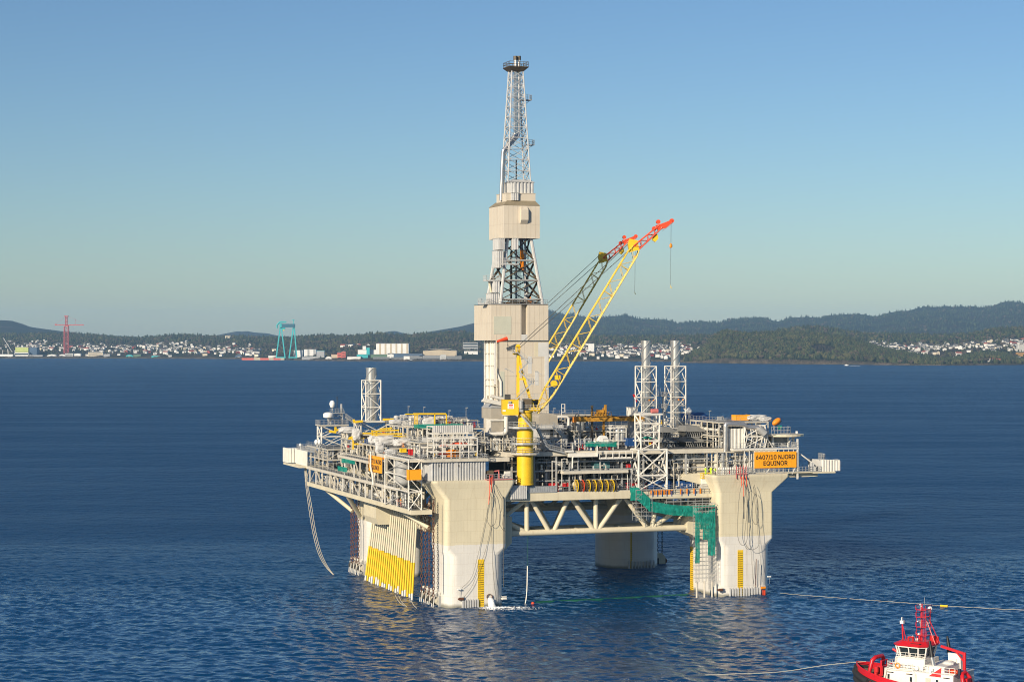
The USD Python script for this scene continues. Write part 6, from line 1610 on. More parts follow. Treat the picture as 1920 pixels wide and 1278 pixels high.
# yellow hose reels
for k in range(7):
    px = 1078.5 + k * 11.2
    c = onv(px, 911, 1.7)
    rim = 'red_orange' if k == 1 else 'yellow'
    T = Thing('hose_reel', f"{['leftmost', 'second from left and orange rimmed,', 'third from left', 'middle', 'third from right', 'second from right', 'rightmost'][k]} of the seven yellow hose reels on the front deck", 'hose reel', (c[0], c[1], 24.75), None)
    T.part('rim', MB().lathe(c + (0.15, 0, 0), [(1.35, 0), (1.5, 0), (1.5, 0.16), (1.35, 0.16), (1.35, 0)], 22, (1, 0, 0)), rim, smooth=35)
    T.part('rim', MB().lathe(c + (0.85, 0, 0), [(1.35, 0), (1.5, 0), (1.5, 0.16), (1.35, 0.16), (1.35, 0)], 22, (1, 0, 0)), 'bronze', smooth=35)
    T.part('hose_pack', MB().lathe(c + (0.32, 0, 0), [(0.3, 0), (1.15, 0), (1.22, 0.25), (1.15, 0.5), (0.3, 0.5)], 20, (1, 0, 0)), 'bronze_disc' if k % 2 else 'hose', smooth=35)
    m = MB()
    for i in range(6):
        t = i * math.pi / 3
        m.bar(c + (0.22, 0, 0), c + (0.22, 1.4 * math.cos(t), 1.4 * math.sin(t)), 0.09)
    T.part('spokes', m, rim)
    T.part('stand', MB().bar(c + (0, -0.6, -c[2] + 24.76), c + (0, 0, 0), 0.14).bar(c + (0, 0.6, -c[2] + 24.76), c + (0, 0, 0), 0.14).tube(c, c + (1.1, 0, 0), 0.12, 6), 'grey_steel')
# ribbed wind screen left of the reels, and gangway rails
T = Thing('wind_screen', 'small grey ribbed screen hanging at the crane foot right of the near left column', 'screen', (17.5, 0.6, 22))
a, b = onv(957, 935, 0.2), onv(988, 909, 0.2)
T.part('panel', corrugated((a[0], 0.2), ((a[0] + b[0]) / 2 - 0.02, 0.2), a[2], b[2], 0.5, 0.15), 'pale_grey')
T.part('panel', corrugated(((a[0] + b[0]) / 2 + 0.02, 0.2), (b[0], 0.2), a[2], b[2], 0.5, 0.15), 'pale_grey')
T.part('support', MB().span((a[0], 0.3, a[2] - 0.2), (b[0], 1.0, a[2] - 0.02)), 'grey_steel')
a, b = onv(989, 912, 0.8), onv(1043, 925, 0.8)
m = MB()
for x in np.linspace(a[0], b[0], 13): m.span((x, 0.75, 24.8), (x + 0.12, 0.85, a[2]))
m.span((a[0], 0.7, a[2]), (b[0], 0.9, a[2] + 0.08)).span((a[0], 0.72, 24.8), (b[0], 0.88, 24.95))
for i in range(12):
    x0 = np.linspace(a[0], b[0], 13)[i]
    m.span((x0 + 0.14, 0.79, 24.97), (x0 + (b[0] - a[0]) / 12 - 0.02, 0.82, a[2] - 0.02))
single('screen_fence', 'grey mesh screen fence on the front deck edge right of the crane foot', 'fence', m, 'galv')

# name signs
def sign(label, face, c0, c1, v_or_u):
    """c0 bottom left, c1 top right (u, v, z) of the board as it is read"""
    T = Thing('name_sign', label, 'sign', c0)
    W = np.linalg.norm((c1 - c0)[:2]); Hh = c1[2] - c0[2]
    du = (c1 - c0) * (1, 1, 0) / W; nrm = np.array([du[1], -du[0], 0])
    def slab(a, b, za, zb, d0, d1):
        p = [c0 + du * a + nrm * d0, c0 + du * b + nrm * d0, c0 + du * b + nrm * d1, c0 + du * a + nrm * d1]
        return MB().prism([np.array([*x[:2], c0[2] + za]) for x in p], (0, 0, zb - za))
    nb = 8
    for k in range(nb):
        T.part('panel', slab(W * k / nb + 0.012, W * (k + 1) / nb - 0.012, 0, Hh, 0, 0.08), 'sign_orange')
    T.part('backing', slab(0.05, W - 0.05, 0.05, Hh - 0.05, -0.1, -0.002), 'grey_steel')
    for txt, wid, z, h in (('6407/10 NJORD', 0.925, 0.54, 0.265), ('EQUINOR', 0.57, 0.16, 0.265)):
        t = meshkit.text_mesh(txt, h * Hh, 0.03, bold=True)
        tv = np.array(t.vertices); x0, x1 = tv[:, 0].min(), tv[:, 0].max()
        tv[:, 0] = (tv[:, 0] - (x0 + x1) / 2) * (wid * W / (x1 - x0)) + W / 2
        v = c0 + np.outer(tv[:, 0], du) + np.outer(tv[:, 2] + 0.082, nrm) + np.outer(tv[:, 1] + z * Hh, (0, 0, 1))
        T.part('lettering', (v, np.array(t.faces)), 'black')
    return T
sign('large orange name board at the right, black lettering, facing the viewer', 'v', onv(1414, 877.5, -0.9), onv(1493, 845.5, -0.9), -0.9)
T = Thing('sign_support', 'white deck edge with posts below and behind the right name sign', 'deck edge', (80, 0, 28))
a, b = un(1396, -0.5), un(1497, -0.5)
m = MB()
for x in np.linspace(a, b, 12): m.span((x - 0.08, -0.5, 28.1), (x + 0.08, -0.35, 33.6))
T.part('posts', m, 'white_steel')
zs_ = onv(1450, 888, -0.5)[2]
T.part('floor', MB().span((a, -0.7, 27.9), (un(1523, -0.5), 6, 28.15)), 'cream')
T.part('railing', railing(MB(), [(a, -0.65, 28.15), (un(1523, -0.5), -0.65, 28.15)], 1.2, 0.9, 0.05), 'galv')
T.part('upper_edge', MB().span((a - 3, -0.75, 33.5), (b, 1.0, 33.8)), 'white_steel')
T.part('railing', railing(MB(), [(a - 3, -0.7, 33.8), (b, -0.7, 33.8), (b, 5, 33.8)], 1.25, 0.9, 0.05), 'galv')
T.part('end_post', MB().span((un(1494.5, -0.6), -0.6, 26.5), (un(1497, -0.6), -0.3, 35.9)), 'white_steel')
for x0, x1 in ((1435, 1447), (1485, 1493)):
    T.part('brace', MB().bar(onv(x0, 888, -0.6), onv(x1, 872, -0.6), 0.2), 'white_steel')
lu = -5.6
c0, c1 = onu(692, 884.5, lu), onu(716.5, 858, lu)
c0 = np.array([lu, c0[1], onu(692, 882, lu)[2]]); c1 = np.array([lu, c1[1], c0[2] + 3.75])
sign('orange name board on the left flank, crossed by a white pipe', 'u', c0, c1, lu)
T = Thing('vent_riser', 'white pipe bending across the left orange name sign', 'pipe', (lu - 0.4, c0[1] - 5, 21))
vm = c0[1] + (c1[1] - c0[1]) * 0.28
T.part('pipe', MB().path([(lu - 0.5, vm, c1[2] + 1), (lu - 0.5, vm, c0[2] + 1.2), (lu - 0.5, vm - 0.7, c0[2] + 0.1), (lu - 0.5, vm - 2.0, c0[2] - 0.8), (lu - 0.5, vm - 2.2, c0[2] - 3)], 0.22, 8), 'white_steel', smooth=40)

# ribbed end cabins on the two far corners
def end_cabin_right():
    p, q = onv(1539.5, 886, -0.4), onv(1565, 861, -0.4)
    H = Thing('ribbed_cabin', 'white ribbed cabin at the far right tip of the platform', 'cabin', (p[0], 1, 27.6))
    n = 5
    for k in range(n):
        a, b = p[0] + (q[0] - p[0]) * k / n, p[0] + (q[0] - p[0]) * (k + 1) / n
        H.part('wall_panel', corrugated((a + 0.03, -0.4), (b - 0.03, -0.4), 28.1, q[2], 0.55, 0.22), 'white_steel')
    H.part('wall_panel', corrugated((p[0], 6), (p[0], -0.3), 28.1, q[2], 0.55, 0.2), 'pale_grey')
    e = onv(1574.5, 863, -0.4)
    H.part('end_panel', corrugated((e[0] - 1.3, -0.5), (e[0], -0.5), 28.2, e[2], 0.65, 0.2), 'white_steel')
    H.part('end_rail', MB().path([(q[0], -0.4, q[2] - 0.1), (e[0] - 0.6, -0.4, q[2] - 0.1), (e[0], -0.4, e[2])], 0.14, 6), 'white_steel')
    H.part('roof', MB().span((p[0] + 0.1, -0.2, q[2] - 0.3), (q[0], 6, q[2] - 0.12)), 'pale_grey')
    H.part('floor', MB().span((un(1523, -0.4) + 0.01, -0.6, 27.7), (q[0] + 0.1, 6, 28.09)), 'cream')
    r = onv(1521, 868, -0.4); s = onv(1544, 854, -0.4)
    H.part('roof_cage', railing(MB(), [(p[0] - 0.3, -0.2, q[2] - 0.1), (un(1546, 0), -0.2, q[2] - 0.1), (un(1546, 0), 3, q[2] - 0.1)], 1.5, 0.5, 0.06), 'galv')
    H.part('side_panel', corrugated((un(1519, -0.4), -0.4), (un(1526, -0.4), -0.4), 28.1, onv(1519, 867, -0.4)[2], 0.5, 0.15), 'pale_grey')
    H.part('railing', railing(MB(), [(un(1510, -0.4), -0.55, 28.12), (p[0], -0.55, 28.12)], 1.2, 0.8, 0.05), 'galv')
    H.part('brace', MB().bar(onv(1497, 848, 0.5), onv(1522, 867, 0.5), 0.28), 'white_steel')
    H.part('cantilever', MB().span((84, 0.5, 26.9), (q[0] - 4, 1.0, 27.69)).span((84, 4.8, 26.9), (q[0] - 4, 5.3, 27.69)), 'cream')
    H.part('horn', MB().tube(onv(1545, 850, 0.5), onv(1545, 855, 0.5), 0.2, 8), 'white_plastic')
end_cabin_right()
def end_cabin_left():
    lu = -5.3
    vE = 106.5
    b = np.array([-16.43, 0, 0])
    H = Thing('ribbed_cabin', 'white ribbed wind wall cabin at the far left tip of the platform', 'cabin', (lu, 108, 25.6))
    zt1 = 29.6
    v0 = onu(576, 860, lu)[1]; v1 = onu(556.5, 860, lu)[1]
    H.part('wall_panel', corrugated((lu, v1), (lu, v0), 25.7, zt1, 1.0, 0.4), 'white_steel')
    H.part('wall_panel', corrugated((lu - 2.2, v1 + 0.1), (lu, v1 + 0.1), 25.9, zt1 + 0.2, 0.75, 0.2), 'white_steel')
    H.part('wall_panel', corrugated((lu - 2.2, v1 + 6), (lu - 2.2, v1 + 0.1), 25.9, zt1 + 0.2, 1.2, 0.4), 'white_steel')
    H.part('roof', MB().span((lu - 2.1, v1 + 0.2, zt1 - 0.1), (lu + 6, v1 + 6, zt1 + 0.1)).span((lu + 0.1, v0, zt1 - 0.2), (lu + 6, v1 + 0.15, zt1)), 'pale_grey')
    H.part('floor', MB().span((lu - 2.3, v0, 25.2), (lu + 6, v1 + 6.2, 25.68)), 'cream')
    H.part('railing', railing(MB(), [(lu, v0 - 8, 29.7), (lu, v1, 29.7), (lu + 4, v1, 29.7)], 1.2, 0.8, 0.05), 'galv')
    H.part('gangway', MB().span((lu, v0 - 8, 29.5), (lu + 1.2, v0, 29.69)), 'galv')
    H.part('lamp_head', MB().lathe(onu(563, 836, lu), [(0, 0), (0.35, 0.1), (0.35, 0.6), (0, 0.8)], 8).bar(onu(563, 836, lu), onu(563, 846, lu), 0.12), 'white_plastic')
    m = MB()
    for v in (v0 - 2, v0 + 3):
        m.bar((lu + 0.3, v, 21.4), (lu + 0.3, v, 25.2), 0.3)
    H.part('leg', m, 'cream')
end_cabin_left()
# white stair truss on the left flank near the corner
lu2 = -5.6
A, B = onu(766, 900, lu2), onu(722, 900, lu2)
LT2 = Thing('lattice_tower', 'white open steel tower on the left flank beside the near left corner', 'lattice tower', (lu2 + 1, A[1], 21.4))
lattice(LT2, [(lu2, A[1], 21.45), (lu2 + 3, A[1], 21.45), (lu2 + 3, B[1], 21.45), (lu2, B[1], 21.45)], [(lu2, A[1], 32.6), (lu2 + 3, A[1], 32.6), (lu2 + 3, B[1], 32.6), (lu2, B[1], 32.6)], 4, 0.16, 0.12, 'Z', 'white_steel', levels=[0, 0.36, 0.66, 1])
T = Thing('upright_tank', 'big shadowed grey tank behind the white open tower on the left flank', 'tank', (-3.2, (A[1] + B[1]) / 2, 25.7))
vessel(T, 'shell', (-3.4, (A[1] + B[1]) / 2 + 2, 25.4), 1.9, 6.6, 'z', 'grey_steel')
# pink winch at the near left corner
T = Thing('deck_winch', 'faded red winch frame with its arm over the edge of the near left column', 'winch', onv(925, 905, -1.0))
z0_ = 28.05
a, b = un(911, -1), un(960, -1)
T.part('floor', MB().span((a, -1.6, z0_), (b, 2.0, z0_ + 0.15)), 'pink_red')
T.part('railing', railing(MB(), [(a, -1.5, z0_ + 0.15), (b, -1.5, z0_ + 0.15), (b, 1.5, z0_ + 0.15)], 1.15, 0.9, 0.05), 'galv')
for x in (918, 924):
    T.part('post', MB().bar((un(x, -1.7), -1.7, z0_ - 0.8), (un(x, -1.7), -1.7, onv(x, 890, -1.7)[2]), 0.16), 'pink_red')
T.part('bar', MB().bar((un(918, -1.7), -1.7, onv(918, 890, -1.7)[2]), (un(924, -1.7), -1.7, onv(918, 890, -1.7)[2]), 0.16), 'pink_red')
T.part('arm', MB().path([(un(921, 0.5), 0.5, onv(921, 884, 0.5)[2]), (un(935, 0.5), 0.5, onv(935, 882, 0.5)[2]), (un(936, 0.5), 0.5, z0_ + 0.1)], 0.17, 7), 'pink_red')
T.part('drum', MB().tube((un(912, 0.5), 0.3, onv(912, 886, 0.5)[2]), (un(924, 0.5), 0.3, onv(912, 886, 0.5)[2]), 0.55, 12), 'bronze')
T.part('motor', MB().box((un(951, 0), 0, z0_ + 1.0), (1.2, 1.0, 1.5)).tube((un(948, -0.8), -0.8, z0_ + 0.6), (un(948, -0.8), 0.2, z0_ + 0.6), 0.5, 10), 'white_steel')
T = Thing('deck_winch', 'faded red winch frame over the edge of the near right column head', 'winch', onv(1395, 895, -1.0))
for x in (1381, 1388, 1394, 1399):
    T.part('post', MB().bar((un(x, -4.0), -4.0, 27.2), (un(x, -4.0), -4.0, 30.2), 0.15), 'pink_red')
T.part('bar', MB().bar((un(1379, -4.0), -4.0, 28.3), (un(1401, -4.0), -4.0, 28.3), 0.2).bar((un(1379, -4.0), -4.0, 29.6), (un(1401, -4.0), -4.0, 29.6), 0.12), 'pink_red')
T = Thing('rim_railing', 'railing along the front rim of the near right column head', 'railing', (72, -3.4, 28.05))
T.part('railing', railing(MB(), [(un(1345, -3.5), -3.5, 28.06), (un(1470, -3.5), -3.5, 28.06)], 1.15, 1.1, 0.045), 'galv')
# mooring valves along the near right column rim
m = MB()
for k, px in enumerate(np.arange(1348, 1402, 4.4)):
    u = un(px, -3.2)
    T = single('vent_pipe', 'white capped vent pipe in the row on the rim of the near right column', 'vent', MB().tube((u, -3.2, 28.0), (u, -3.2, 29.4), 0.12, 7).tube((u, -3.2, 29.3), (u, -3.2, 29.8), 0.22, 8), 'white_steel', 'vent pipes on the rim of the near right column', base=None)
# silver duct, ribbed panels, round deck on the right
T = Thing('silver_duct', 'bent silver duct over the ribbed panels on the right module', 'duct', (78, 2, 33.7))
p = [onv(x, y, 2.5) for x, y in ((1360, 848), (1360, 800), (1361, 795), (1365, 794), (1393, 795), (1397, 797), (1400, 800), (1420, 801)) ] + [onv(1428, 806, 1.8), onv(1434, 812, 1.6)]
T.part('duct', MB().path(p, 0.55, 12), 'stainless', smooth=40)
T.part('outlet', MB().tube(onv(1423, 802, 1.8), onv(1434, 813, 1.6), 0.85, 14), 'grey_steel', smooth=40)
T = Thing('ribbed_house', 'tall white ribbed house below the silver duct', 'deck house', (78, 4, 33.7))
a, b = un(1366, 3.3), un(1395, 3.3)
for k in range(4):
    T.part('wall_panel', corrugated((a + (b - a) * k / 4 + 0.03, 3.3), (a + (b - a) * (k + 1) / 4 - 0.03, 3.3), 33.8, onv(1370, 803, 3.3)[2], 0.9, 0.3), 'white_steel')
T.part('body', MB().span((a, 3.45, 33.8), (b, 6, onv(1370, 803, 3.3)[2])), 'pale_grey')
LT3 = Thing('lattice_tower', 'dense white truss block between the ribbed panels and the round deck at the right', 'truss', (81, 3, 33.7))
a, b = un(1396, 2.4), un(1434, 2.4)
lattice(LT3, rect4(a, b, 2.4, 5, 33.8), rect4(a, b, 2.4, 5, 39.0), 2, 0.14, 0.12, 'X', 'white_steel')
for k in range(5):
    x = a + (b - a) * k / 4
    LT3.part('brace', MB().path([(x, 2.3, 33.8), (x + (b - a) / 8, 2.3, 36.3), (x, 2.3, 39)], 0.1, 5), 'white_steel')
T = Thing('round_deck', 'thin railed pale deck reaching out at the top right of the platform', 'deck', (88, 6, 36.8))
z = onv(1470, 814, 4)[2]
cu = un(1470, 5); ring = np.array([(cu + 5.2 * math.cos(t), 6 + 5.0 * math.sin(t), z) for t in np.linspace(0, 2 * math.pi, 25)[:-1]])
T.part('floor', MB().loft([ring - (0, 0, 0.45), ring]), 'cream')
T.part('railing', railing(MB(), [(cu - 4.6, 2.4, z), (cu - 0.2, 1.4, z), (cu - 0.2, 3, z)], 1.9, 0.7, 0.06), 'galv')
for x in (1449, 1478, 1488):
    T.part('leg', MB().tube((un(x, 4), 4, 33.8), (un(x, 4), 4, z - 0.4), 0.3, 8), 'white_steel')
T.part('stow_house', MB().span((un(1448, 5), 5.4, 33.8), (un(1478, 5), 9, z - 0.5)), 'grey_steel')
T.part('brace', MB().bar(onv(1436, 818, 3), onv(1449, 838, 3), 0.2).bar(onv(1476, 832, 3), onv(1490, 816, 3), 0.2), 'white_steel')
T.part('lamp', MB().tube(onv(1494, 812, 3), onv(1494, 808, 3), 0.3, 8), 'white_plastic')
T = Thing('life_raft', 'orange rescue boat tilted on the top right deck', 'rescue boat', onv(1455, 794, 10))
c = onv(1456, 790, 10); d = np.array([0.8, 0, 0.6])
T.part('hull', MB().lathe(c - d * 1.3, [(0, 0), (0.45, 0.25), (0.68, 0.8), (0.7, 1.6), (0.5, 2.2), (0, 2.6)], 12, d), 'orange', smooth=50)
T.part('fender', MB().path([c + d * t + np.array([0.35, -0.72, -0.45]) * s for t, s in ((-1.0, 0.7), (0, 1.0), (1.0, 0.8))], 0.09, 5), 'black')
T.part('cradle', MB().bar(c + (-0.6, 0, -0.4), c + (-0.8, 0, -2), 0.14).bar(c + (0.6, 0, 0), c + (0.7, 0, -2), 0.14), 'grey_steel')
# windsock and flags
T = Thing('wind_sock', 'orange wind sock on a bracket at the front of the derrick', 'wind sock', onv(951, 640, 31))
T.part('sock', MB().tube(onv(951, 634.5, 31.5), onv(932, 640, 31.5), 0.5, 10, 0.28), 'red_orange', smooth=40)
T.part('bracket', MB().bar(onv(951, 634, 31.5), onv(951, 658, 31.5), 0.08).bar(onv(951, 658, 31.5), onv(963, 658, 31.5), 0.08).bar(onv(951, 645, 31.5), onv(963, 658, 31.5), 0.08).bar(onv(963, 658, 31.5), onv(963, 658, 34.4), 0.1), 'dark_steel')
T = Thing('wind_sock', 'small red and white wind sock beside the left of the twin stacks', 'wind sock', onv(1188, 765, 20))
pts = [onv(1188, 739, 20), onv(1190, 744, 20), onv(1192, 749, 20), onv(1194, 753, 20)]
for k in range(3):
    T.part('band', MB().tube(pts[k], pts[k + 1], 0.28 - 0.05 * k, 8, 0.23 - 0.05 * k), 'red' if k != 1 else 'white_plastic')
T.part('pole', MB().tube(onv(1188, 765, 20), onv(1188, 739, 20), 0.05, 5), 'dark_steel')
# antenna frames between the twin stacks
T = Thing('antenna_platform', 'grey antenna platforms stacked between the twin exhaust stacks', 'antenna frame', (67, 30, 36))
for y in (742, 764):
    c = onv(1240, y, 30)
    m = MB().box(c, (2.4, 1.6, 0.15)); railing(m, [c + (-1.2, -0.8, 0), c + (1.2, -0.8, 0), c + (1.2, 0.8, 0)], 1.0, 0.5, 0.05)
    for k in range(4):
        m.bar(c + (-0.9 + k * 0.6, 0, 0), c + (-0.9 + k * 0.6, 0, R_.uniform(1.5, 2.8)), 0.07)
    T.part('platform', m, 'grey_steel')
T.part('mast', MB().tube(onv(1243, 800, 30), onv(1243, 735, 30), 0.2, 7), 'grey_steel')

# ------------------------------------------------------------------ people
def person(label, base, jacket, trousers, helmet, rz=0.0):
    import manifold3d as m3, trimesh
    J = {'pelvis': ((0, 0, 0.95), 0.15), 'chest': ((0, 0, 1.32), 0.17), 'neck': ((0, 0, 1.52), 0.065), 'head': ((0, -0.01, 1.68), 0.10),
         'hipL': ((-0.09, 0, 0.92), 0.095), 'kneeL': ((-0.11, -0.03, 0.5), 0.065), 'ankL': ((-0.12, 0.0, 0.09), 0.05), 'toeL': ((-0.13, -0.16, 0.04), 0.04),
         'hipR': ((0.09, 0, 0.92), 0.095), 'kneeR': ((0.11, -0.02, 0.5), 0.065), 'ankR': ((0.12, 0.02, 0.09), 0.05), 'toeR': ((0.13, -0.14, 0.04), 0.04),
         'shL': ((-0.2, 0, 1.42), 0.07), 'elL': ((-0.27, 0.02, 1.15), 0.052), 'wrL': ((-0.24, -0.1, 0.92), 0.04), 'haL': ((-0.23, -0.14, 0.84), 0.045),
         'shR': ((0.2, 0, 1.42), 0.07), 'elR': ((0.27, 0.0, 1.16), 0.052), 'wrR': ((0.2, -0.2, 1.05), 0.04), 'haR': ((0.16, -0.27, 1.03), 0.045)}
    def bones(bs, grow=0.0):
        out = None
        for a, b in bs:
            h = m3.Manifold.batch_hull([m3.Manifold.sphere(J[j][1] + grow, 10).translate(J[j][0]) for j in (a, b)])
            out = h if out is None else out + h
        me = out.to_mesh()
        return np.array(me.vert_properties[:, :3]), np.array(me.tri_verts)
    w = to_world(base)
    T = Thing('person', label, 'person', w, frame='L', rz=rz)
    arms = [('chest', 'shL'), ('shL', 'elL'), ('elL', 'wrL'), ('chest', 'shR'), ('shR', 'elR'), ('elR', 'wrR')]
    legs = [('pelvis', 'hipL'), ('hipL', 'kneeL'), ('kneeL', 'ankL'), ('pelvis', 'hipR'), ('hipR', 'kneeR'), ('kneeR', 'ankR')]
    T.part('body', bones([('chest', 'neck'), ('neck', 'head'), ('pelvis', 'chest'), ('wrL', 'haL'), ('wrR', 'haR'), ('ankL', 'toeL'), ('ankR', 'toeR')] + arms + legs), 'skin', smooth=60)
    T.part('jacket', bones([('pelvis', 'chest')] + arms, 0.018), jacket, smooth=60)
    T.part('trousers', bones(legs, 0.014), trousers, smooth=60)
    T.part('helmet', MB().lathe((0, -0.01, 1.70), [(0.135, 0), (0.13, 0.02), (0.115, 0.05), (0.1, 0.1), (0.05, 0.135), (0, 0.14)], 12), helmet, smooth=50)
    for s in ('ankL', 'ankR'):
        c = np.array(J[s][0]); T.part('boot', MB().box((c[0], c[1] - 0.07, 0.055), (0.1, 0.28, 0.11)), 'black')
person('worker in yellow clothes, leftmost of the three on the near right column head', (un(1323, 0.75 if 1323 < 1340 else -2.9), 0.75 if 1323 < 1340 else -2.9, 27.96), 'hi_vis', 'hi_vis', 'white_plastic', 0.4)
person('worker in yellow clothes, middle of the three on the near right column head', (un(1333, 0.75 if 1333 < 1340 else -2.9), 0.75 if 1333 < 1340 else -2.9, 27.96), 'hi_vis', 'hi_vis', 'white_plastic', -0.6)
person('worker in yellow clothes, rightmost of the three on the near right column head', (un(1341, 0.75 if 1341 < 1340 else -2.9), 0.75 if 1341 < 1340 else -2.9, 28.06), 'hi_vis', 'navy_cloth', 'white_plastic', 1.2)
person('worker in orange clothes on the low gallery inside the white open tower, left one', (*onu(745, 920, -4.4)[:2], 21.42), 'red_orange', 'red_orange', 'yellow', 0.5)
person('worker in orange clothes on the low gallery inside the white open tower, right one', (*onu(751, 920, -4.2)[:2], 21.42), 'orange', 'red_orange', 'yellow', -0.8)
# ------------------------------------------------------------------ risers, chains, hoses and lines
NR = 22
for k in range(NR):
    v = 57.2 - k * (40.0 / (NR - 1))
    t = k / (NR - 1)
    lean = 2.5 - 1.3 * t
    zt_ = (16.4 if k == 0 else 20.2 if k < 7 else 20.6)
    z0_ = (0.9, 0.55, 0.3, 0.7, 0.15)[k % 5] if k % 4 else 0.25
    at_ = lambda z: np.array([-0.7 + lean * z / 20.0, v, z])
    nth = ['first', 'second', 'third', 'fourth', 'fifth', 'sixth', 'seventh', 'eighth', 'ninth', 'tenth', 'eleventh'][min(k, NR - 1 - k)]
    lab = f"{nth} white and yellow riser pipe from the {'far left' if k < NR / 2 else 'near right'} end of the row"
    T = Thing('riser_pipe', lab, 'riser pipe', at_(z0_))
    zy = 8.3 + 0.15 * math.sin(k * 2.1)
    T.part('upper_pipe', MB().tube(at_(zy), at_(zt_), 0.235, 10), 'cream', smooth=40)
    T.part('lower_pipe', MB().tube(at_(z0_ + 0.8), at_(zy - 0.005), 0.27, 10), 'yellow', smooth=40)
    T.part('end_fitting', MB().tube(at_(z0_ - 0.9), at_(z0_ + 0.795), 0.27, 10), 'white_steel' if k % 3 != 1 else 'yellow', smooth=40)
    if k in (3, 9, 14):
        T.part('clamp', MB().tube(at_(7.6), at_(7.9), 0.33, 10), 'yellow', smooth=40)

def chain(label, p, q, s=1.0, mat='rust'):
    p, q = np.asarray(p, float), np.asarray(q, float)
    L = np.linalg.norm(q - p); d = (q - p) / L
    a = np.cross(d, [0.3, 1, 0.1]); a /= np.linalg.norm(a); b = np.cross(d, a)
    pitch = 0.62 * s; n = int(L / pitch); m = MB()
    r, w, h = 0.085 * s, 0.19 * s, 0.26 * s
    t = np.arange(10) / 10 * 2 * np.pi
    for k in range(n):
        c = p + d * (k + 0.5) * pitch
        e = a if k % 2 else b; f_ = b if k % 2 else a
        ctr = [c + e * w * math.cos(x) + d * (h * math.sin(x) + (0.13 * s if math.sin(x) > 0.01 else -0.13 * s if math.sin(x) < -0.01 else 0)) for x in t]
        rad = [e * math.cos(x) + d * math.sin(x) for x in t]
        ring = np.array([[c_ + (r_ * math.cos(y) + f_ * math.sin(y)) * r for y in (0.785, 2.356, 3.927, 5.498)] for c_, r_ in zip(ctr, rad)])
        i = np.arange(10)[:, None]; j = np.arange(4)[None]
        F = np.stack([i * 4 + j, ((i + 1) % 10) * 4 + j, ((i + 1) % 10) * 4 + (j + 1) % 4, i * 4 + (j + 1) % 4], -1).reshape(-1, 4)
        m.add(ring.reshape(-1, 3), F)
    single('mooring_chain', label, 'chain', m, mat)
ords = ['first', 'second', 'third', 'fourth', 'fifth']
for k, (px, yt, yb, s) in enumerate(((790.5, 940, 1124, 1.15), (797.5, 937, 1130, 1.15), (804.5, 934, 1133, 1.15), (812.5, 937, 1128, 1.15), (820.5, 942, 1108, 0.8))):
    c = onu(px, 1000, 0.2)
    chain(f'{ords[k]} rusty mooring chain from the left beside the near left column' if k < 4 else 'thin dark chain closest to the face of the near left column', (0.2, c[1], onu(px, yt, 0.2)[2]), (0.2, c[1], onu(px, yb, 0.2)[2]), s, 'rust' if k < 4 else 'dark_steel')
for k, (px, yt, yb) in enumerate(((658.5, 938, 1058), (662.5, 936, 1062), (667.5, 934, 1060), (672.5, 934, 1058))):
    c = onu(px, 1000, 0.2)
    chain(f'{ords[k]} rusty mooring chain from the left beside the far left column', (0.2, c[1], onu(px, yt, 0.2)[2]), (0.2, c[1], onu(px, yb, 0.2)[2]), 1.1)
for k, px in enumerate((1233, 1241.5)):
    c = aty(px, 1000, 536); e = aty(px, 1040, 536)
    chain(('left' if k == 0 else 'right') + ' dark chain of the pair hanging beside the shaded far column', to_uvz(aty(px, 975, 536)), to_uvz(e), 1.0, 'dark_steel')
c = onu(1448.5, 1025, 82.4)
chain('dark chain hanging down the right edge of the near right column', (81.5, 5, 14.5), (81.5, 5, 2.2), 0.9, 'dark_steel')

def fairlead(label, c, dv, out=(-1, 0)):
    """chain guide on a column foot: cheek plates, wheel and bracket; c is on the column face"""
    c = np.asarray(c, float); o = np.array([*out, 0.0]); s = np.array([-out[1], out[0], 0.0])
    T = Thing('fairlead', label, 'fairlead', c)
    for k in (-1, 1):
        prof = [(0, -1.5), (1.1, -0.75), (1.75, -0.3), (1.75, 0.15), (1.1, 0.5), (0, 1.3)]
        T.part('cheek_plate', MB().prism([c + o * x + s * (k * 0.52 - 0.06) + (0, 0, z) for x, z in prof], s * 0.12), 'beige_steel')
        T.part('frame_bar', MB().bar(c + o * 0.5 + s * k * 0.62 + (0, 0, -2.2), c + o * 0.5 + s * k * 0.62 + (0, 0, 1.9), 0.2).bar(c + o * 2.0 + s * k * 0.62 + (0, 0, -2.2), c + o * 1.6 + s * k * 0.62 + (0, 0, 0.9), 0.18), 'white_steel')
    T.part('wheel', MB().lathe(c + o * 1.25 - s * 0.42 + (0, 0, -0.1), [(0, 0), (0.85, 0), (0.85, 0.15), (0.6, 0.25), (0.6, 0.6), (0.85, 0.69), (0.85, 0.84), (0, 0.84)], 18, s), 'dark_steel', smooth=40)
    T.part('hub', MB().lathe(c + o * 1.25 - s * 0.66 + (0, 0, -0.1), [(0, 0), (0.34, 0), (0.34, 1.32), (0, 1.32)], 12, s), 'cream', smooth=40)
    T.part('bracket', MB().box(c + o * 0.3 + (0, 0, -0.3), (0.6 if out[0] else 1.5, 1.5 if out[0] else 0.6, 2.6)), 'grey_steel')
    T.part('stopper', MB().box(c + o * 1.2 + (0, 0, 1.7), (0.7, 0.7, 0.5)).tube(c + o * 1.2 + s * 0.5 + (0, 0, 1.7), c + o * 1.2 - s * 0.5 + (0, 0, 1.7), 0.16, 8), 'white_steel')
for k, px in enumerate((790, 797, 804, 812)):
    fairlead(f'{ords[k]} chain guide from the left at the foot of the near left column', (1.9, onu(px, 1110, 0.2)[1], 1.6 - 0.1 * k), 0)
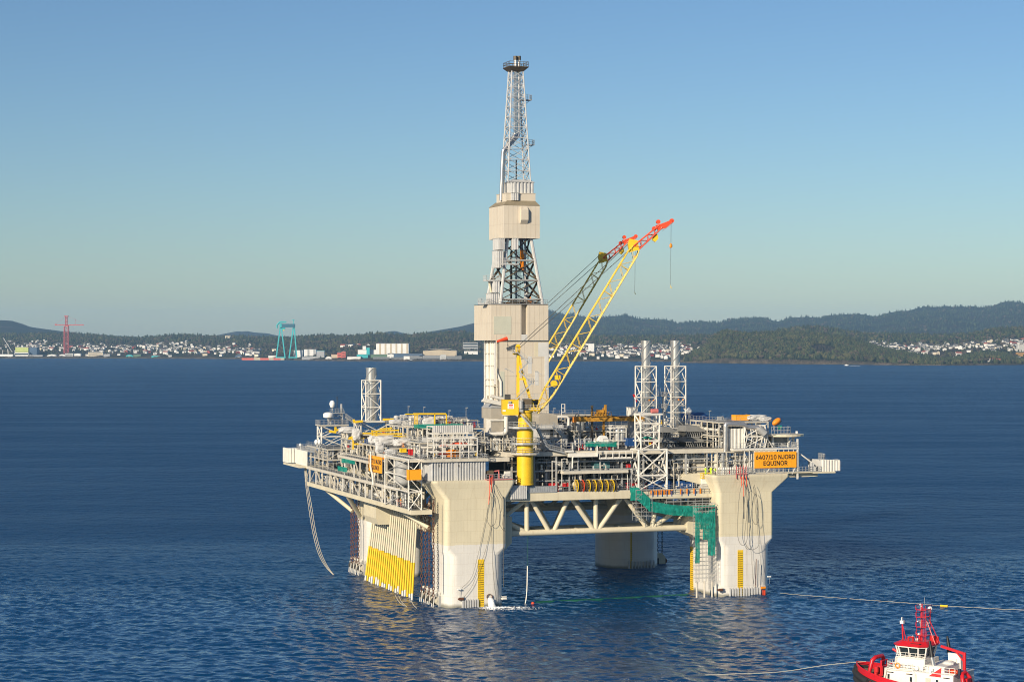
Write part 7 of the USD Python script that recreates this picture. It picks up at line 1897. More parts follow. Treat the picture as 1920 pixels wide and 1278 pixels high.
for k, px in enumerate((657, 662, 667, 673)):
    fairlead(f'{ords[k]} chain guide from the left at the foot of the far left column', (1.9, onu(px, 1060, 0.2)[1], 1.9), 0)
fairlead('white wheeled chain guide sticking out right from the near right column foot', (80.5, 5.0, 1.6), 0, (1, 0))
m = MB()
c = to_uvz(aty(1237, 1050, 536))
T = Thing('fairlead', 'boxy grey chain guide at the right foot of the shaded far column', 'fairlead', (c[0], c[1], -1))
T.part('housing', MB().prism([(c[0] - 3.0, c[1] - 1, -1.5), (c[0] + 1.2, c[1] - 1, -1.5), (c[0] + 1.2, c[1] - 1, 1.8), (c[0] + 0.2, c[1] - 1, 2.9), (c[0] - 3.0, c[1] - 1, 2.9)], (0, 2.4, 0)), 'cream')
T.part('slot', MB().span((c[0] - 1.4, c[1] - 1.06, -0.6), (c[0] - 0.7, c[1] - 0.99, 1.6)), 'black')
T.part('wheel', MB().lathe((c[0] + 1.0, c[1] - 0.8, 0.8), [(0, 0), (0.8, 0), (0.8, 0.8), (0, 0.8)], 14, (0, 1, 0)), 'rust', smooth=40)
g = PLAT.group('chain_locker_box')
p, q = onu(682, 976, -2.6), onu(705, 944, -2.6)
PLAT.part('box', MB().prism([(-2.6, p[1], p[2] + 1.5), (-2.0, p[1], p[2]), (2.0, p[1], p[2]), (2.0, p[1], q[2] + 2), (-2.6, p[1], q[2] + 2)], (0, q[1] - p[1], 0)), 'cream', under=g)

def line(name, label, cat, pts, r, mat, n=6, smooth_it=True, group=None, world=False):
    pts = np.array([np.asarray(p, float) for p in pts])
    if smooth_it and len(pts) > 2:
        from scipy.interpolate import CubicSpline, PchipInterpolator
        s = np.r_[0, np.cumsum(np.linalg.norm(np.diff(pts, axis=0), axis=1))]
        pts = PchipInterpolator(s, pts)(np.linspace(0, s[-1], 8 * len(pts))) if len(pts) > 2 else pts
    single(name, label, cat, MB().path(list(pts), r, n), mat, group, frame='L' if world else 'P', smooth=60)
F1 = lambda v, *pp: [onv(*p, v) for p in pp]
vh = -1.6
line('rubber_hose', 'black hose loop hanging on the front of the near left column', 'hose', F1(vh, (921.5, 940), (920, 924), (918, 935), (914, 965), (914.5, 977), (922, 986), (929.5, 977), (930.5, 962), (926, 930), (922, 921)), 0.045, 'hose')
line('rubber_hose', 'long black hose dropping from the loop to the water outlet of the near left column', 'hose', F1(-0.95, (921.5, 930), (922, 985), (923, 1040), (925, 1075), (928, 1105), (932, 1128)), 0.045, 'hose')
line('rubber_hose', 'black hose bow near the right edge of the near left column', 'hose', F1(-1.5, (929, 908), (935, 925), (941, 938), (941, 952), (937, 965), (936, 978), (941, 990), (948, 996)), 0.045, 'hose')
line('rubber_hose', 'straight black hose along the right edge of the near left column', 'hose', F1(-0.9, (943, 930), (944, 1000), (943.5, 1060), (944, 1100)), 0.08, 'hose')
for k, (a, b) in enumerate((((919, 895), (916.5, 945)), ((922.5, 893), (921, 922)))):
    line('sling_strap', ('left' if k == 0 else 'right') + ' red lifting strap below the winch frame of the near left column', 'strap', F1(-1.75, a, b), 0.08, 'red_orange', smooth_it=False)
for k, pp in enumerate((((917, 940), (905, 1000), (895, 1045), (884, 1082), (866, 1101)), ((920, 985), (912, 1025), (898, 1065), (885, 1098), (868, 1120)))):
    line('thin_wire', ('upper' if k == 0 else 'lower') + ' thin slack wire running down the face of the near left column', 'wire', F1(-0.85, *pp), 0.035, 'dark_steel')
line('rubber_hose', 'long looped black hose on the near right column, left loop', 'hose', F1(-4.1, (1394, 905), (1391, 909), (1387, 925), (1383.5, 970), (1383, 1000), (1387, 1017), (1393, 1022), (1400, 1014), (1402, 995), (1401, 955), (1399.5, 905)), 0.045, 'hose')
line('rubber_hose', 'long looped black hose on the near right column, right loop reaching lowest', 'hose', F1(-3.9, (1411, 922), (1408, 919), (1404, 930), (1399, 975), (1396, 1010), (1400, 1023), (1410, 1030), (1421, 1024), (1425, 1008), (1422, 970), (1419, 930), (1414, 908)), 0.045, 'hose')
line('rubber_hose', 'short looped black hose on the near right column', 'hose', F1(-4.0, (1412.5, 938), (1410.5, 955), (1411, 972), (1417, 983), (1421.5, 976), (1422, 960), (1420, 935), (1413, 921)), 0.045, 'hose')
line('rubber_hose', 'short straight hose end hanging between the loops of the near right column', 'hose', F1(-4.05, (1394, 930), (1395, 972)), 0.12, 'hose', smooth_it=False)
for k, (a, b) in enumerate((((1390.5, 893), (1390.5, 911)), ((1394.5, 893), (1394.5, 930)), ((1400, 893), (1399.5, 912)))):
    line('sling_strap', ['left', 'middle, longest', 'right'][k] + ' red strap under the winch frame of the near right column', 'strap', F1(-4.2, a, b), 0.08, 'red_orange', smooth_it=False)
for k, (a, b) in enumerate((((1414, 1051), (1413, 1094)), ((1418, 1047), (1417, 1100)), ((1424, 1056), (1422.5, 1098)))):
    line('hanging_rod', ['left', 'middle', 'right'][k] + ' thin rod hung low on the near right column face', 'rod', F1(-2.85, a, b), 0.07, 'rust' if k == 1 else 'grey_steel', smooth_it=False)
for k, (a, b) in enumerate((((1399, 905), (1413, 1100)), ((1412, 908), (1430, 1090)))):
    line('thin_wire', ('left' if k == 0 else 'right') + ' thin wire down the right part of the near right column', 'wire', F1(-3.0, a, b), 0.03, 'dark_steel', smooth_it=False)
def pad(label, px, py, v, mat='rust'):
    c = onv(px, py, v)
    T = Thing('tow_pad', label, 'tow bracket', c)
    T.part('roller', MB().tube(c + (-0.5, -0.35, 0), c + (0.5, -0.35, 0), 0.3, 10).box(c + (0, -0.1, 0), (1.3, 0.5, 0.35)), mat)
    T.part('cap', MB().box(c + (0, -0.2, 0.45), (1.1, 0.6, 0.12)), 'white_steel')
pad('rusty roller bracket low on the near left column, left of the anode bars', 864, 1122, -0.4)
pad('white roller bracket at the right edge of the near left column foot', 944.5, 1121, 0.3, 'white_steel')
pad('rusty roller bracket low on the near right column, left of the anode bars', 1350, 1105, -2.3)
pad('bracket with orange runs of rust on the near right column, right of the bars', 1430, 1101, -2.3, 'orange')
m = MB(); c = onv(1430, 1103, -2.2)
for du in (-0.5, 0.1, 0.5):
    m.span((c[0] + du - 0.14, -2.27, -0.3), (c[0] + du + 0.14, -2.2, c[2] - 0.2))
single('rust_run', 'orange rust runs under the right bracket of the near right column', 'rust stain', m, 'red_orange')
for px, py in ((861, 1104), (1442, 1080)):
    c = onv(px, py, -0.7 if px < 1000 else -2.7); T = Thing('lamp_bracket', f'small lamp bracket on the near {"left" if px < 1000 else "right"} column face', 'lamp', c)
    T.part('head', MB().box(c, (0.8, 0.5, 0.25)), 'white_plastic'); T.part('arm', MB().bar(c, c + (0, 0.6, 0.0), 0.1).bar(c + (0.2, 0, 0), c + (0.2, 0.1, -1.7), 0.06), 'galv')

# water outlet with its falling water and foam
c = onv(917.5, 1118, -0.4)
T = Thing('water_outlet', 'round open outlet pipe near the foot of the near left column', 'outlet pipe', c)
T.part('pipe', MB().lathe(c + (0, 0.6, 0), [(0.62, 0), (0.66, 0.9), (0.58, 0.9), (0.56, 0.1), (0, 0.1)], 18, (0, -1, 0)), 'rust', smooth=40)
T.part('bore', MB().lathe(c + (0, 0.45, 0), [(0, 0), (0.56, 0)], 18, (0, -1, 0)), 'black')
def foam_mat():
    n = {'g': ('geometry', {}), 'n': ('noise_texture', {'scale': 2.6, 'detail': 6.0, 'roughness': 0.75}), 'mr': ('map_range', {'from_min': 0.47, 'from_max': 0.66, 'to_min': 0.0, 'to_max': 0.85, 'clamp': True}),
         'd': ('diffuse_bsdf', {'color': (0.75, 0.77, 0.78)}), 't': ('transparent_bsdf', {}), 'm': ('mix_closure', {})}
    M['foam'] = usdkit.material(stage, '/World/Looks/foam', n, [('g.position', 'n.vector'), ('n.fac', 'mr.value'), ('mr.result', 'm.fac'), ('t.BSDF', 'm.closure1'), ('d.BSDF', 'm.closure2')], surface='m.closure')
    paint('white_water', (0.80, 0.82, 0.83), 0.6, var=0.1, scale=3.0)
    paint('green_hose', (0.008, 0.085, 0.05), 0.5, var=0.3, scale=0.5)
foam_mat()
rw = np.random.default_rng(5)
rings = []
for t in np.linspace(0, 1, 12):
    ctr = np.array([c[0] + 0.25 * t, c[1] - 0.25 - 1.1 * t, c[2] - 0.15 - (c[2] + 0.3) * t ** 1.9])
    r = 0.45 + 0.45 * t
    a = np.arange(14) / 14 * 2 * np.pi
    rings.append(ctr + np.stack([np.cos(a) * r * (1 + rw.normal(0, 0.09, 14)), np.sin(a) * r * 0.6 * (1 + rw.normal(0, 0.1, 14)), np.zeros(14) + rw.normal(0, 0.05, 14)], 1))
single('falling_water', 'white water pouring from the outlet pipe into the fjord', 'water jet', MB().loft(rings), 'white_water', kind='stuff', smooth=True)
import trimesh
wc = to_world(np.array([c[0] + 0.3, c[1] - 1.6, 0]))
m = MB()
for (x0, y0, x1, y1) in ((-5, -4.5, 13, 1.2),):
    gx, gy = np.meshgrid(np.linspace(x0, x1, 60), np.linspace(y0, y1, 30)); k = (np.arange(29)[:, None] * 60 + np.arange(59)).ravel()
    dd = np.hypot((gx - 2.5) / 10, (gy + 1.2) / 3.6)
    zz = 0.14 + 0.06 * np.sin(gx * 2.1 + gy) - 0.9 * np.clip(dd - 0.55, 0, 1)
    m.add(np.stack([gx + wc[0], gy + wc[1], zz], -1).reshape(-1, 3), np.stack([k, k + 1, k + 61, k + 60], 1))
single('foam', 'thin lacy foam on the water round the falling water', 'foam', m, 'foam', kind='stuff', frame='L', smooth=True)
m = MB()
ico = trimesh.creation.icosphere(1); iv, if_ = np.array(ico.vertices), np.array(ico.faces)
for k in range(420):
    a = rw.random() * 6.283; rr = rw.random() ** 0.75
    x, y = wc[0] + rr * (11.5 if math.cos(a) > 0 else 4.0) * math.cos(a) + 0.6, wc[1] + rr * (5.5 if math.sin(a) < 0 else 2.0) * math.sin(a) - 1.5
    s = rw.uniform(0.06, 0.26) * (1.15 - rr)
    sc = np.array([s * rw.uniform(1.0, 2.2), s * rw.uniform(0.8, 1.6), s * 0.5])
    m.add(iv * sc + (x, y, 0.1 + rw.uniform(-0.1, 0.12)), if_)
single('foam', 'white foam spreading on the water below the outlet', 'foam', m, 'white_water', kind='stuff', frame='L', smooth=True)

# lines in the water
def onw(px, py, z=0.1):
    Y = FPX * (CAM_Z - z) / (py - 639)
    return aty(px, py, Y)
for k, dx in enumerate((0, 3.0, 6.0)):
    pp = [(571 + dx * 0.6, 874, 539), (573 + dx * 0.7, 905, 537.5), (578 + dx, 945, 535), (587 + dx, 1000, 529), (597 + dx, 1037, 523), (611 + dx * 0.7, 1062, 515), (628 - k * 1.2, 1079 - k * 1.4, 509)]
    line('hanging_line', ['left', 'middle', 'right'][k] + ' pale hose of three hanging from the left platform tip to the water', 'hose', [aty(*p) for p in pp], 0.085, 'rope', world=True)
for k, pp in enumerate((((738, 1106, 2.0), (741, 1115, 0.5), (748, 1127, 0.2), (758, 1135, 0.15)), ((745, 1108, 2.0), (748, 1117, 0.5), (753, 1127, 0.2), (762, 1136, 0.15)), ((766, 1117, 1.6), (770, 1126, 0.4), (776, 1134, 0.2), (781, 1139, 0.15)))):
    line('floating_rope', ['left', 'middle', 'right'][k] + ' pale rope trailing in the water from the foot of the yellow risers', 'rope', [onw(*p) for p in pp], 0.09, 'rope', world=True)
line('hanging_line', 'thin teal rope hanging from the truss beside the near left column', 'rope', F1(3.4, (991, 938), (990, 1000), (989, 1062)), 0.05, 'green_hose')
line('hanging_line', 'white hose end hanging into the water below the thin teal rope', 'hose', F1(3.4, (989, 1060), (988.5, 1090), (987, 1118), (984.5, 1132)), 0.13, 'white_steel')
single('red_buoy', 'small red buoy floating between the near columns', 'buoy', MB().lathe(onw(999, 1132, 0.0) - (0, 0, 0.2), [(0, 0), (0.3, 0.12), (0.38, 0.38), (0.3, 0.64), (0, 0.76)], 12), 'red_orange', frame='L', smooth=60)
line('floating_hose', 'long green hose floating between the two near columns', 'hose', [onw(px, py, -0.12) for px, py in ((1004, 1129.5), (1060, 1126.5), (1120, 1124), (1180, 1121), (1240, 1117.5), (1292, 1115))], 0.34, 'green_hose', n=8, world=True)
line('tow_rope', 'long pale floating tow rope running right from the near right column', 'rope', [aty(1463, 1111, 471)] + [onw(px, py, 0.28) for px, py in ((1500, 1114.5), (1560, 1119), (1640, 1125), (1710, 1130), (1762, 1134.5))], 0.045, 'rope', world=True)
single('tow_float', 'yellow float at the end of the floating tow rope', 'float', MB().tube(onw(1763, 1134.5, 0.3), onw(1777, 1135.5, 0.3), 0.22, 10), 'yellow', frame='L', smooth=40)
line('tow_rope', 'faint half sunk rope beyond the yellow float towards the right edge', 'rope', [onw(px, py, 0.12) for px, py in ((1778, 1135.8), (1830, 1138), (1880, 1141), (1935, 1143))], 0.05, 'rope', world=True)

# ------------------------------------------------------------------ tug
HD = np.array([-0.79, 0.613]); yaw = math.atan2(HD[1], HD[0])
TUG = Thing('tug_boat', 'red and white harbour tug with a tall red mast in the lower right corner', 'tug', (68.6, 329.2, 0), frame='L', rz=yaw)
def hull_ring(z, grow=0.0, deckline=False):
    """plan loop of the hull; z may depend on the station"""
    n = 40; out = []
    for k in range(n):
        t = 2 * math.pi * k / n
        x = (14 if math.cos(t) > 0 else 7.4) * math.copysign(abs(math.cos(t)) ** (0.75 if math.cos(t) > 0 else 0.45), math.cos(t))
        w = 5.5 * (1.0 if x < 4 else math.sqrt(max(1 - ((x - 4) / 10.0) ** 2.4, 0.0)))
        y = math.copysign(min(abs(math.sin(t)) ** 0.6, 1.0), math.sin(t)) * w
        out.append((x + math.copysign(grow, x) * abs(math.cos(t)), y + math.copysign(grow, y) * abs(math.sin(t)), z(x) if callable(z) else z))
    return np.array(out)
sheer = lambda x: 2.7 + 0.012 * max(x + 6, 0) ** 1.75 + 0.5 * min(max((x + 6) / 6, 0), 1)
TUG.part('hull', MB().loft([hull_ring(-2, -0.8), hull_ring(0, -0.3), hull_ring(1.6, 0), hull_ring(lambda x: sheer(x) - 1.0, 0.1)]), 'tug_red', smooth=30)
m = MB(); a, b, c_, d_ = hull_ring(lambda x: sheer(x) - 1.0, 0.1), hull_ring(sheer, 0.15), hull_ring(sheer, -0.02), hull_ring(lambda x: sheer(x) - 0.99, -0.05)
m.loft([a, b, c_, d_], cap=False)
TUG.part('bulwark', m, 'tug_red', smooth=30)
TUG.part('deck', MB().loft([hull_ring(lambda x: sheer(x) - 1.05, -0.06), hull_ring(lambda x: sheer(x) - 0.985, -0.06)]), 'wood_deck')
ring = hull_ring(lambda x: sheer(x) - 0.75, 0.25); k0 = [k for k in range(40) if ring[k][0] > 8.6]
order = [k for k in range(-20, 20) if hull_ring(0)[k % 40][0] > 8.4]
TUG.part('bow_fender', MB().path([ring[k % 40] for k in order[3:-3]], 0.34, 9), 'rubber', smooth=50)
TUG.part('bow_fender', MB().path([hull_ring(lambda x: sheer(x) - 1.5, 0.3)[k % 40] for k in order], 0.55, 9), 'rubber', smooth=50)
TUG.part('bow_fender', MB().path([hull_ring(lambda x: sheer(x) - 2.6, 0.2)[k % 40] for k in order], 0.5, 9), 'rubber', smooth=50)
rr_ = hull_ring(lambda x: sheer(x) - 1.15, 0.2)
TUG.part('side_fender', MB().path(list(rr_) + [rr_[0]], 0.2, 6), 'rubber', smooth=50)
TUG.part('rail_cap', MB().path(list(hull_ring(sheer, 0.08)) + [hull_ring(sheer, 0.08)[0]], 0.09, 5), 'tug_red', smooth=50)
# deck house
def chamfer_box(x0, x1, y, z0, z1, cut, top=0.0):
    lo = [(x0, -y), (x1 - cut, -y), (x1, -y + cut), (x1, y - cut), (x1 - cut, y), (x0, y)]
    hi = [(x0 + top * 0.3, -y + top), (x1 - cut - top, -y + top), (x1 - top, -y + cut), (x1 - top, y - cut), (x1 - cut - top, y - top), (x0 + top * 0.3, y - top)]
    return [np.array([(a, b, z0) for a, b in lo]), np.array([(a, b, z1) for a, b in hi])]
TUG.part('deck_house', MB().loft(chamfer_box(-5.2, 7.6, 4.0, 2.8, 5.5, 0.9, 0.25)), 'tug_white')
TUG.part('boat_deck', MB().loft(chamfer_box(-5.3, 7.2, 3.85, 5.503, 5.62, 0.9)), 'pale_grey')
for x, z in ((6.6, 4.3), (2.6, 4.2), (-2.0, 4.2)):
    TUG.part('porthole', MB().box((x - 0.4, 3.88, z), (0.35, 0.2, 0.75)), 'window_dark')
for x in (6.3, 2.9, -3.6):
    TUG.part('side_vent', MB().box((x - 0.4, 3.84, 5.0), (1.1, 0.16, 0.12)), 'black')
TUG.part('door', MB().box((-0.8, 3.95, 3.75), (0.8, 0.14, 1.9)), 'beige_steel')
TUG.part('panel_rim', MB().path([(7.0, 3.98, 3.4), (6.6, 3.85, 5.45), (2.0, 3.85, 5.55), (1.4, 4.0, 5.1), (1.3, 4.05, 3.2)], 0.1, 6), 'tug_white')
# raised casing and emblem
TUG.part('casing', MB().loft(chamfer_box(-3.6, 0.2, 3.7, 5.62, 6.7, 0.5, 0.2)), 'tug_white')
TUG.part('emblem', MB().quad((-0.9, 3.86, 5.0), (-3.0, 3.86, 5.0), (-3.0, 3.66, 6.55), (-0.9, 3.66, 6.55)), 'white_plastic')
TUG.part('emblem', MB().add([(-0.9, 3.91, 5.05), (-3.0, 3.91, 5.05), (-3.0, 3.71, 6.55)], [[0, 1, 2]]), 'red')
TUG.part('emblem', MB().box((-1.7, 3.8, 6.0), (0.2, 0.22, 0.5)).box((-1.4, 3.82, 5.75), (0.2, 0.2, 0.35)), 'grey_steel')
# wheelhouse
TUG.part('wheelhouse_base', MB().loft(chamfer_box(0.4, 6.2, 2.7, 5.62, 7.3, 0.8, 0.15)), 'tug_white')
def octo(cx, hx, hy, z, cut=0.35):
    c1 = cut
    return np.array([(cx - hx, -hy * (1 - c1), z), (cx - hx * (1 - c1), -hy, z), (cx + hx * (1 - c1), -hy, z), (cx + hx, -hy * (1 - c1), z), (cx + hx, hy * (1 - c1), z), (cx + hx * (1 - c1), hy, z), (cx - hx * (1 - c1), hy, z), (cx - hx, hy * (1 - c1), z)])
lo_, hi_ = octo(3.2, 2.3, 2.35, 7.3), octo(3.2, 2.75, 2.85, 9.3)
TUG.part('wheelhouse_core', MB().loft([octo(3.2, 2.15, 2.2, 7.35), octo(3.2, 2.6, 2.7, 9.25)]), 'window_dark')
for k in range(8):
    a, b = lo_[k], lo_[(k + 1) % 8]; a2, b2 = hi_[k], hi_[(k + 1) % 8]
    TUG.part('window_post', MB().bar(a, a2, 0.24, 0.2), 'tug_white')
    L = np.linalg.norm(b - a); n = 2 if L > 2.2 else 1
    for j in range(1, n + 1):
        if j < n: TUG.part('window_post', MB().bar(a + (b - a) * j / n, a2 + (b2 - a2) * j / n, 0.2, 0.16), 'tug_white')
    TUG.part('sill', MB().bar(a + (0, 0, 0.1), b + (0, 0, 0.1), 0.25, 0.35), 'tug_white')
    TUG.part('lintel', MB().bar(a2 - (0, 0, 0.1), b2 - (0, 0, 0.1), 0.2, 0.2), 'tug_white')
TUG.part('wheelhouse_roof', MB().loft([octo(3.2, 3.0, 3.1, 9.3), octo(3.2, 3.05, 3.15, 9.5), octo(3.0, 2.2, 2.3, 10.05)]), 'tug_red')
TUG.part('roof_hatch', MB().box((5.0, 0.6, 9.85), (0.7, 1.0, 0.12)).box((2.0, 2.5, 9.78), (1.8, 0.5, 0.12)), 'black')
# mast
for y in (-0.8, 0.8):
    for x in (1.1, 2.8):
        TUG.part('mast_leg', MB().tube((x, y, 9.9), (x, y, 15.4), 0.045, 6), 'tug_red')
    TUG.part('mast_stay', MB().tube((-0.6, y, 9.7), (1.4, y * 0.6, 14.0), 0.07, 6), 'tug_red')
TUG.part('mast_pole', MB().tube((2.2, 0, 9.9), (2.2, 0, 16.0), 0.12, 8), 'tug_red')
for z, w in ((12.3, 1.5), (13.9, 1.6), (15.1, 1.5), (10.9, 1.2)):
    TUG.part('mast_deck', MB().box((1.9, 0, z), (1.6, w * 1.4, 0.08)).bar((1.0, -w * 0.75, z + 0.7), (1.0, w * 0.75, z + 0.7), 0.07).bar((2.8, -w * 0.75, z + 0.7), (2.8, w * 0.75, z + 0.7), 0.07).bar((1.0, w * 0.75, z), (1.0, w * 0.75, z + 0.7), 0.06).bar((2.8, w * 0.75, z), (2.8, w * 0.75, z + 0.7), 0.06), 'tug_red')
TUG.part('mast_ladder', MB().bar((1.55, 0.2, 10), (1.75, 0.2, 15.4), 0.05).bar((1.55, 0.5, 10), (1.75, 0.5, 15.4), 0.05), 'tug_red')
TUG.part('radome', MB().lathe((1.6, -1.7, 14.5), [(0, 0), (0.35, 0.02), (0.42, 0.4), (0.36, 0.75), (0.18, 0.92), (0, 0.95)], 14), 'white_plastic', smooth=50)
TUG.part('radome_post', MB().tube((1.6, -1.7, 13.7), (1.6, -1.7, 14.5), 0.12, 6), 'tug_red')
for p, w in (((2.5, 0.2, 13.2), 1.6), ((2.3, 0.0, 15.9), 0.9)):
    TUG.part('radar_bar', MB().box(p, (0.22, w, 0.16)).tube((p[0], p[1], p[2] - 0.35), p, 0.14, 6), 'white_plastic')
for p, r in (((3.4, 0.9, 10.5), 0.32), ((3.0, -0.6, 10.9), 0.25), ((2.9, 0.5, 10.2), 0.3), ((1.2, -0.6, 12.9), 0.2), ((1.3, -0.9, 13.3), 0.22)):
    TUG.part('small_dome', MB().lathe((p[0], p[1], p[2] - r), [(0, 0), (r * 0.8, r * 0.3), (r, r), (r * 0.7, r * 1.7), (0, r * 2)], 10), 'white_plastic', smooth=50)
for x, y, z0_, z1_ in ((1.9, 1.1, 15.1, 16.3), (1.9, -1.1, 12.3, 13.6), (1.9, 1.2, 12.3, 13.4), (2.0, -0.4, 16.0, 17.0)):
    TUG.part('aerial', MB().tube((x, y, z0_), (x, y, z1_), 0.03, 5), 'pale_grey')
TUG.part('light_mast', MB().tube((5.0, 1.2, 9.6), (5.1, 1.2, 12.6), 0.13, 7).tube((4.2, 1.4, 9.6), (5.0, 1.2, 12.2), 0.06, 5).tube((4.6, 0.6, 9.6), (5.05, 1.2, 12.3), 0.06, 5), 'tug_red')
TUG.part('search_light', MB().box((5.1, 1.2, 12.9), (0.6, 0.6, 0.5)).box((5.15, 1.2, 13.4), (0.12, 0.5, 0.6)), 'white_plastic')
TUG.part('fire_monitor', MB().tube((3.4, -1.6, 9.8), (3.4, -1.6, 10.5), 0.2, 8).tube((3.4, -1.6, 10.5), (4.1, -1.6, 10.9), 0.14, 8), 'tug_red')
TUG.part('roof_gear', MB().box((0.9, -1.3, 10.3), (0.8, 0.9, 1.0)).tube((0.4, -2.0, 9.6), (0.4, -2.0, 10.6), 0.25, 8).path([(3.8, 1.6, 9.8), (3.8, 1.6, 10.6), (3.0, 1.6, 10.7), (3.0, 1.6, 9.8)], 0.14, 6), 'red')
# funnels
for y in (3.1, -3.3):
    TUG.part('funnel', MB().tube((-1.6, y, 5.6), (-1.1, y, 8.0), 0.4, 10, 0.36), 'stainless', smooth=50)
    TUG.part('funnel_tip', MB().tube((-1.1, y, 8.0), (-0.7, y, 10.6), 0.42, 10, 0.16), 'black', smooth=50)
    TUG.part('funnel', MB().tube((-1.0, y - 0.5, 5.6), (-0.8, y - 0.5, 8.0), 0.18, 8), 'stainless', smooth=50)
# fore deck
TUG.part('tow_arch', MB().path([(10.6, 2.2, 4.2), (10.2, 2.0, 6.2), (10.0, 1.2, 6.7), (10.0, -1.2, 6.7), (10.2, -2.0, 6.2), (10.6, -2.2, 4.2)], 0.32, 9), 'tug_red', smooth=50)
TUG.part('winch', MB().tube((8.6, -1.6, 4.7), (8.6, 1.6, 4.7), 0.75, 14).box((8.6, 1.9, 4.7), (1.2, 0.4, 1.6)).box((8.6, -1.9, 4.7), (1.2, 0.4, 1.6)), 'red', smooth=30)
TUG.part('gantry_bar', MB().path([(8.0, 3.0, 4.0), (8.0, 3.0, 6.5), (8.0, 1.0, 6.5), (8.0, 1.0, 4.6)], 0.12, 6), 'tug_red')
TUG.part('anchor_gear', MB().tube((9.2, 2.6, 4.0), (9.2, 2.6, 5.2), 0.3, 8).box((8.9, 2.8, 5.0), (0.5, 0.5, 0.9)), 'red')
TUG.part('fire_monitor', MB().tube((6.6, -1.5, 6.0), (6.6, -1.5, 7.2), 0.3, 8).tube((6.6, -1.5, 7.2), (8.2, -1.5, 7.9), 0.22, 8), 'tug_red')
TUG.part('railing', railing(MB(), [(-5.4, 3.7, 5.62), (0.2, 3.7, 5.62)], 1.0, 0.9, 0.05), 'white_steel')
TUG.part('railing', railing(MB(), [(2, 3.75, 5.62), (6.2, 3.75, 5.62), (7.0, 2.8, 5.62), (7.0, -2.8, 5.62), (6.2, -3.75, 5.62)], 1.0, 0.9, 0.05), 'white_steel')
TUG.part('railing', railing(MB(), [(0.4, 2.6, 7.3), (5.5, 2.6, 7.3)], 0.9, 0.8, 0.04), 'white_steel')
t = np.linspace(0, 2 * np.pi, 17)
TUG.part('life_ring', MB().path([(4.6 + 0.4 * math.cos(a), 3.85, 6.2 + 0.4 * math.sin(a)) for a in t], 0.1, 6), 'orange', smooth=50)
for x in (1.6, 0.7):
    TUG.part('raft_canister', MB().lathe((x, 3.2, 5.95), [(0, 0), (0.3, 0.05), (0.34, 0.3), (0.34, 1.0), (0.3, 1.2), (0, 1.25)], 12, (0, -1, 0)), 'white_plastic', smooth=40)
TUG.part('exhaust_locker', MB().box((-2.6, -2.6, 6.9), (2.2, 1.4, 2.5)).box((-2.6, -1.8, 6.9), (0.9, 0.25, 0.8)), 'tug_white')
TUG.part('blue_hatch', MB().box((-2.8, -2.5, 8.25), (1.6, 1.2, 0.16)).box((-5.0, 0.9, 5.8), (1.0, 1.4, 0.3)), 'blue')
TUG.part('tarpaulin', MB().loft([octo(-2.6, 1.0, 0.8, 6.7), octo(-2.7, 0.9, 0.7, 7.0), octo(-2.6, 0.5, 0.35, 7.2)]), 'pale_grey')
TUG.part('deck_crane', MB().tube((-4.8, -1.0, 5.5), (-4.8, -1.0, 8.6), 0.28, 9).bar((-4.8, -1.0, 8.4), (-0.8, -0.8, 9.3), 0.35, 0.4).bar((-4.8, -1.0, 7.0), (-3.4, -0.9, 8.6), 0.2), 'tug_red')
TUG.part('rescue_boat', MB().lathe((-3.7, 2.9, 6.0), [(0, 0), (0.3, 0.3), (0.42, 0.8), (0.42, 1.4), (0.3, 1.8), (0, 1.9)], 12, (-1, 0, 0)), 'red_orange', smooth=50)
TUG.part('outboard', MB().box((-5.8, 2.9, 6.1), (0.4, 0.4, 0.9)), 'navy_cloth')
TUG.part('stern_frame', MB().path([(-6.9, 3.2, 3.0), (-6.4, 3.1, 4.9), (-6.0, 2.4, 5.7), (-6.0, 1.2, 5.8), (-6.5, 0.6, 5.0), (-6.9, 0.4, 3.0)], 0.3, 9).box((-6.6, 1.8, 3.9), (0.7, 1.4, 2.2)), 'tug_red', smooth=40)
TUG.part('aft_winch', MB().tube((-6.6, -2.4, 3.4), (-6.6, -0.4, 3.4), 0.5, 14), 'red', smooth=30)
tb = np.array([68.6, 329.2]) + HD * 14.2
line('tow_line', 'pale tow line from the bow of the tug running left into the water', 'rope', [(tb[0] + 1.5, tb[1] - 1, 5.6), (tb[0] - 4, tb[1] + 2, 4.6), (tb[0] - 12, tb[1] + 9, 2.2), (tb[0] - 22, tb[1] + 18, 0.3), (tb[0] - 26, tb[1] + 21, -0.4)], 0.05, 'rope', world=True)
# ------------------------------------------------------------------ the far shore: town, yard, woods, boat
for nm, col in (('house_white', (0.62, 0.61, 0.58)), ('house_cream', (0.62, 0.55, 0.42)), ('house_red', (0.30, 0.05, 0.04)), ('house_ochre', (0.50, 0.28, 0.08)), ('roof_dark', (0.05, 0.05, 0.055)), ('roof_red', (0.28, 0.07, 0.045)), ('roof_grey', (0.16, 0.16, 0.165)),
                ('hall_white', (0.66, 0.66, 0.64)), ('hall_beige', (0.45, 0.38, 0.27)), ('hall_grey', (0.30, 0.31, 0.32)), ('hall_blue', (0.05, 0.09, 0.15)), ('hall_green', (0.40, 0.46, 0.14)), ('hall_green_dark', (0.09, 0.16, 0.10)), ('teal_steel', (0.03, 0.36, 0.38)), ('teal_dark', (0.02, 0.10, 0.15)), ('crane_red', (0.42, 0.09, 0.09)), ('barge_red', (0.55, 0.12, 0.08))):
    paint(nm, col, 0.7, var=0.08, scale=0.05)
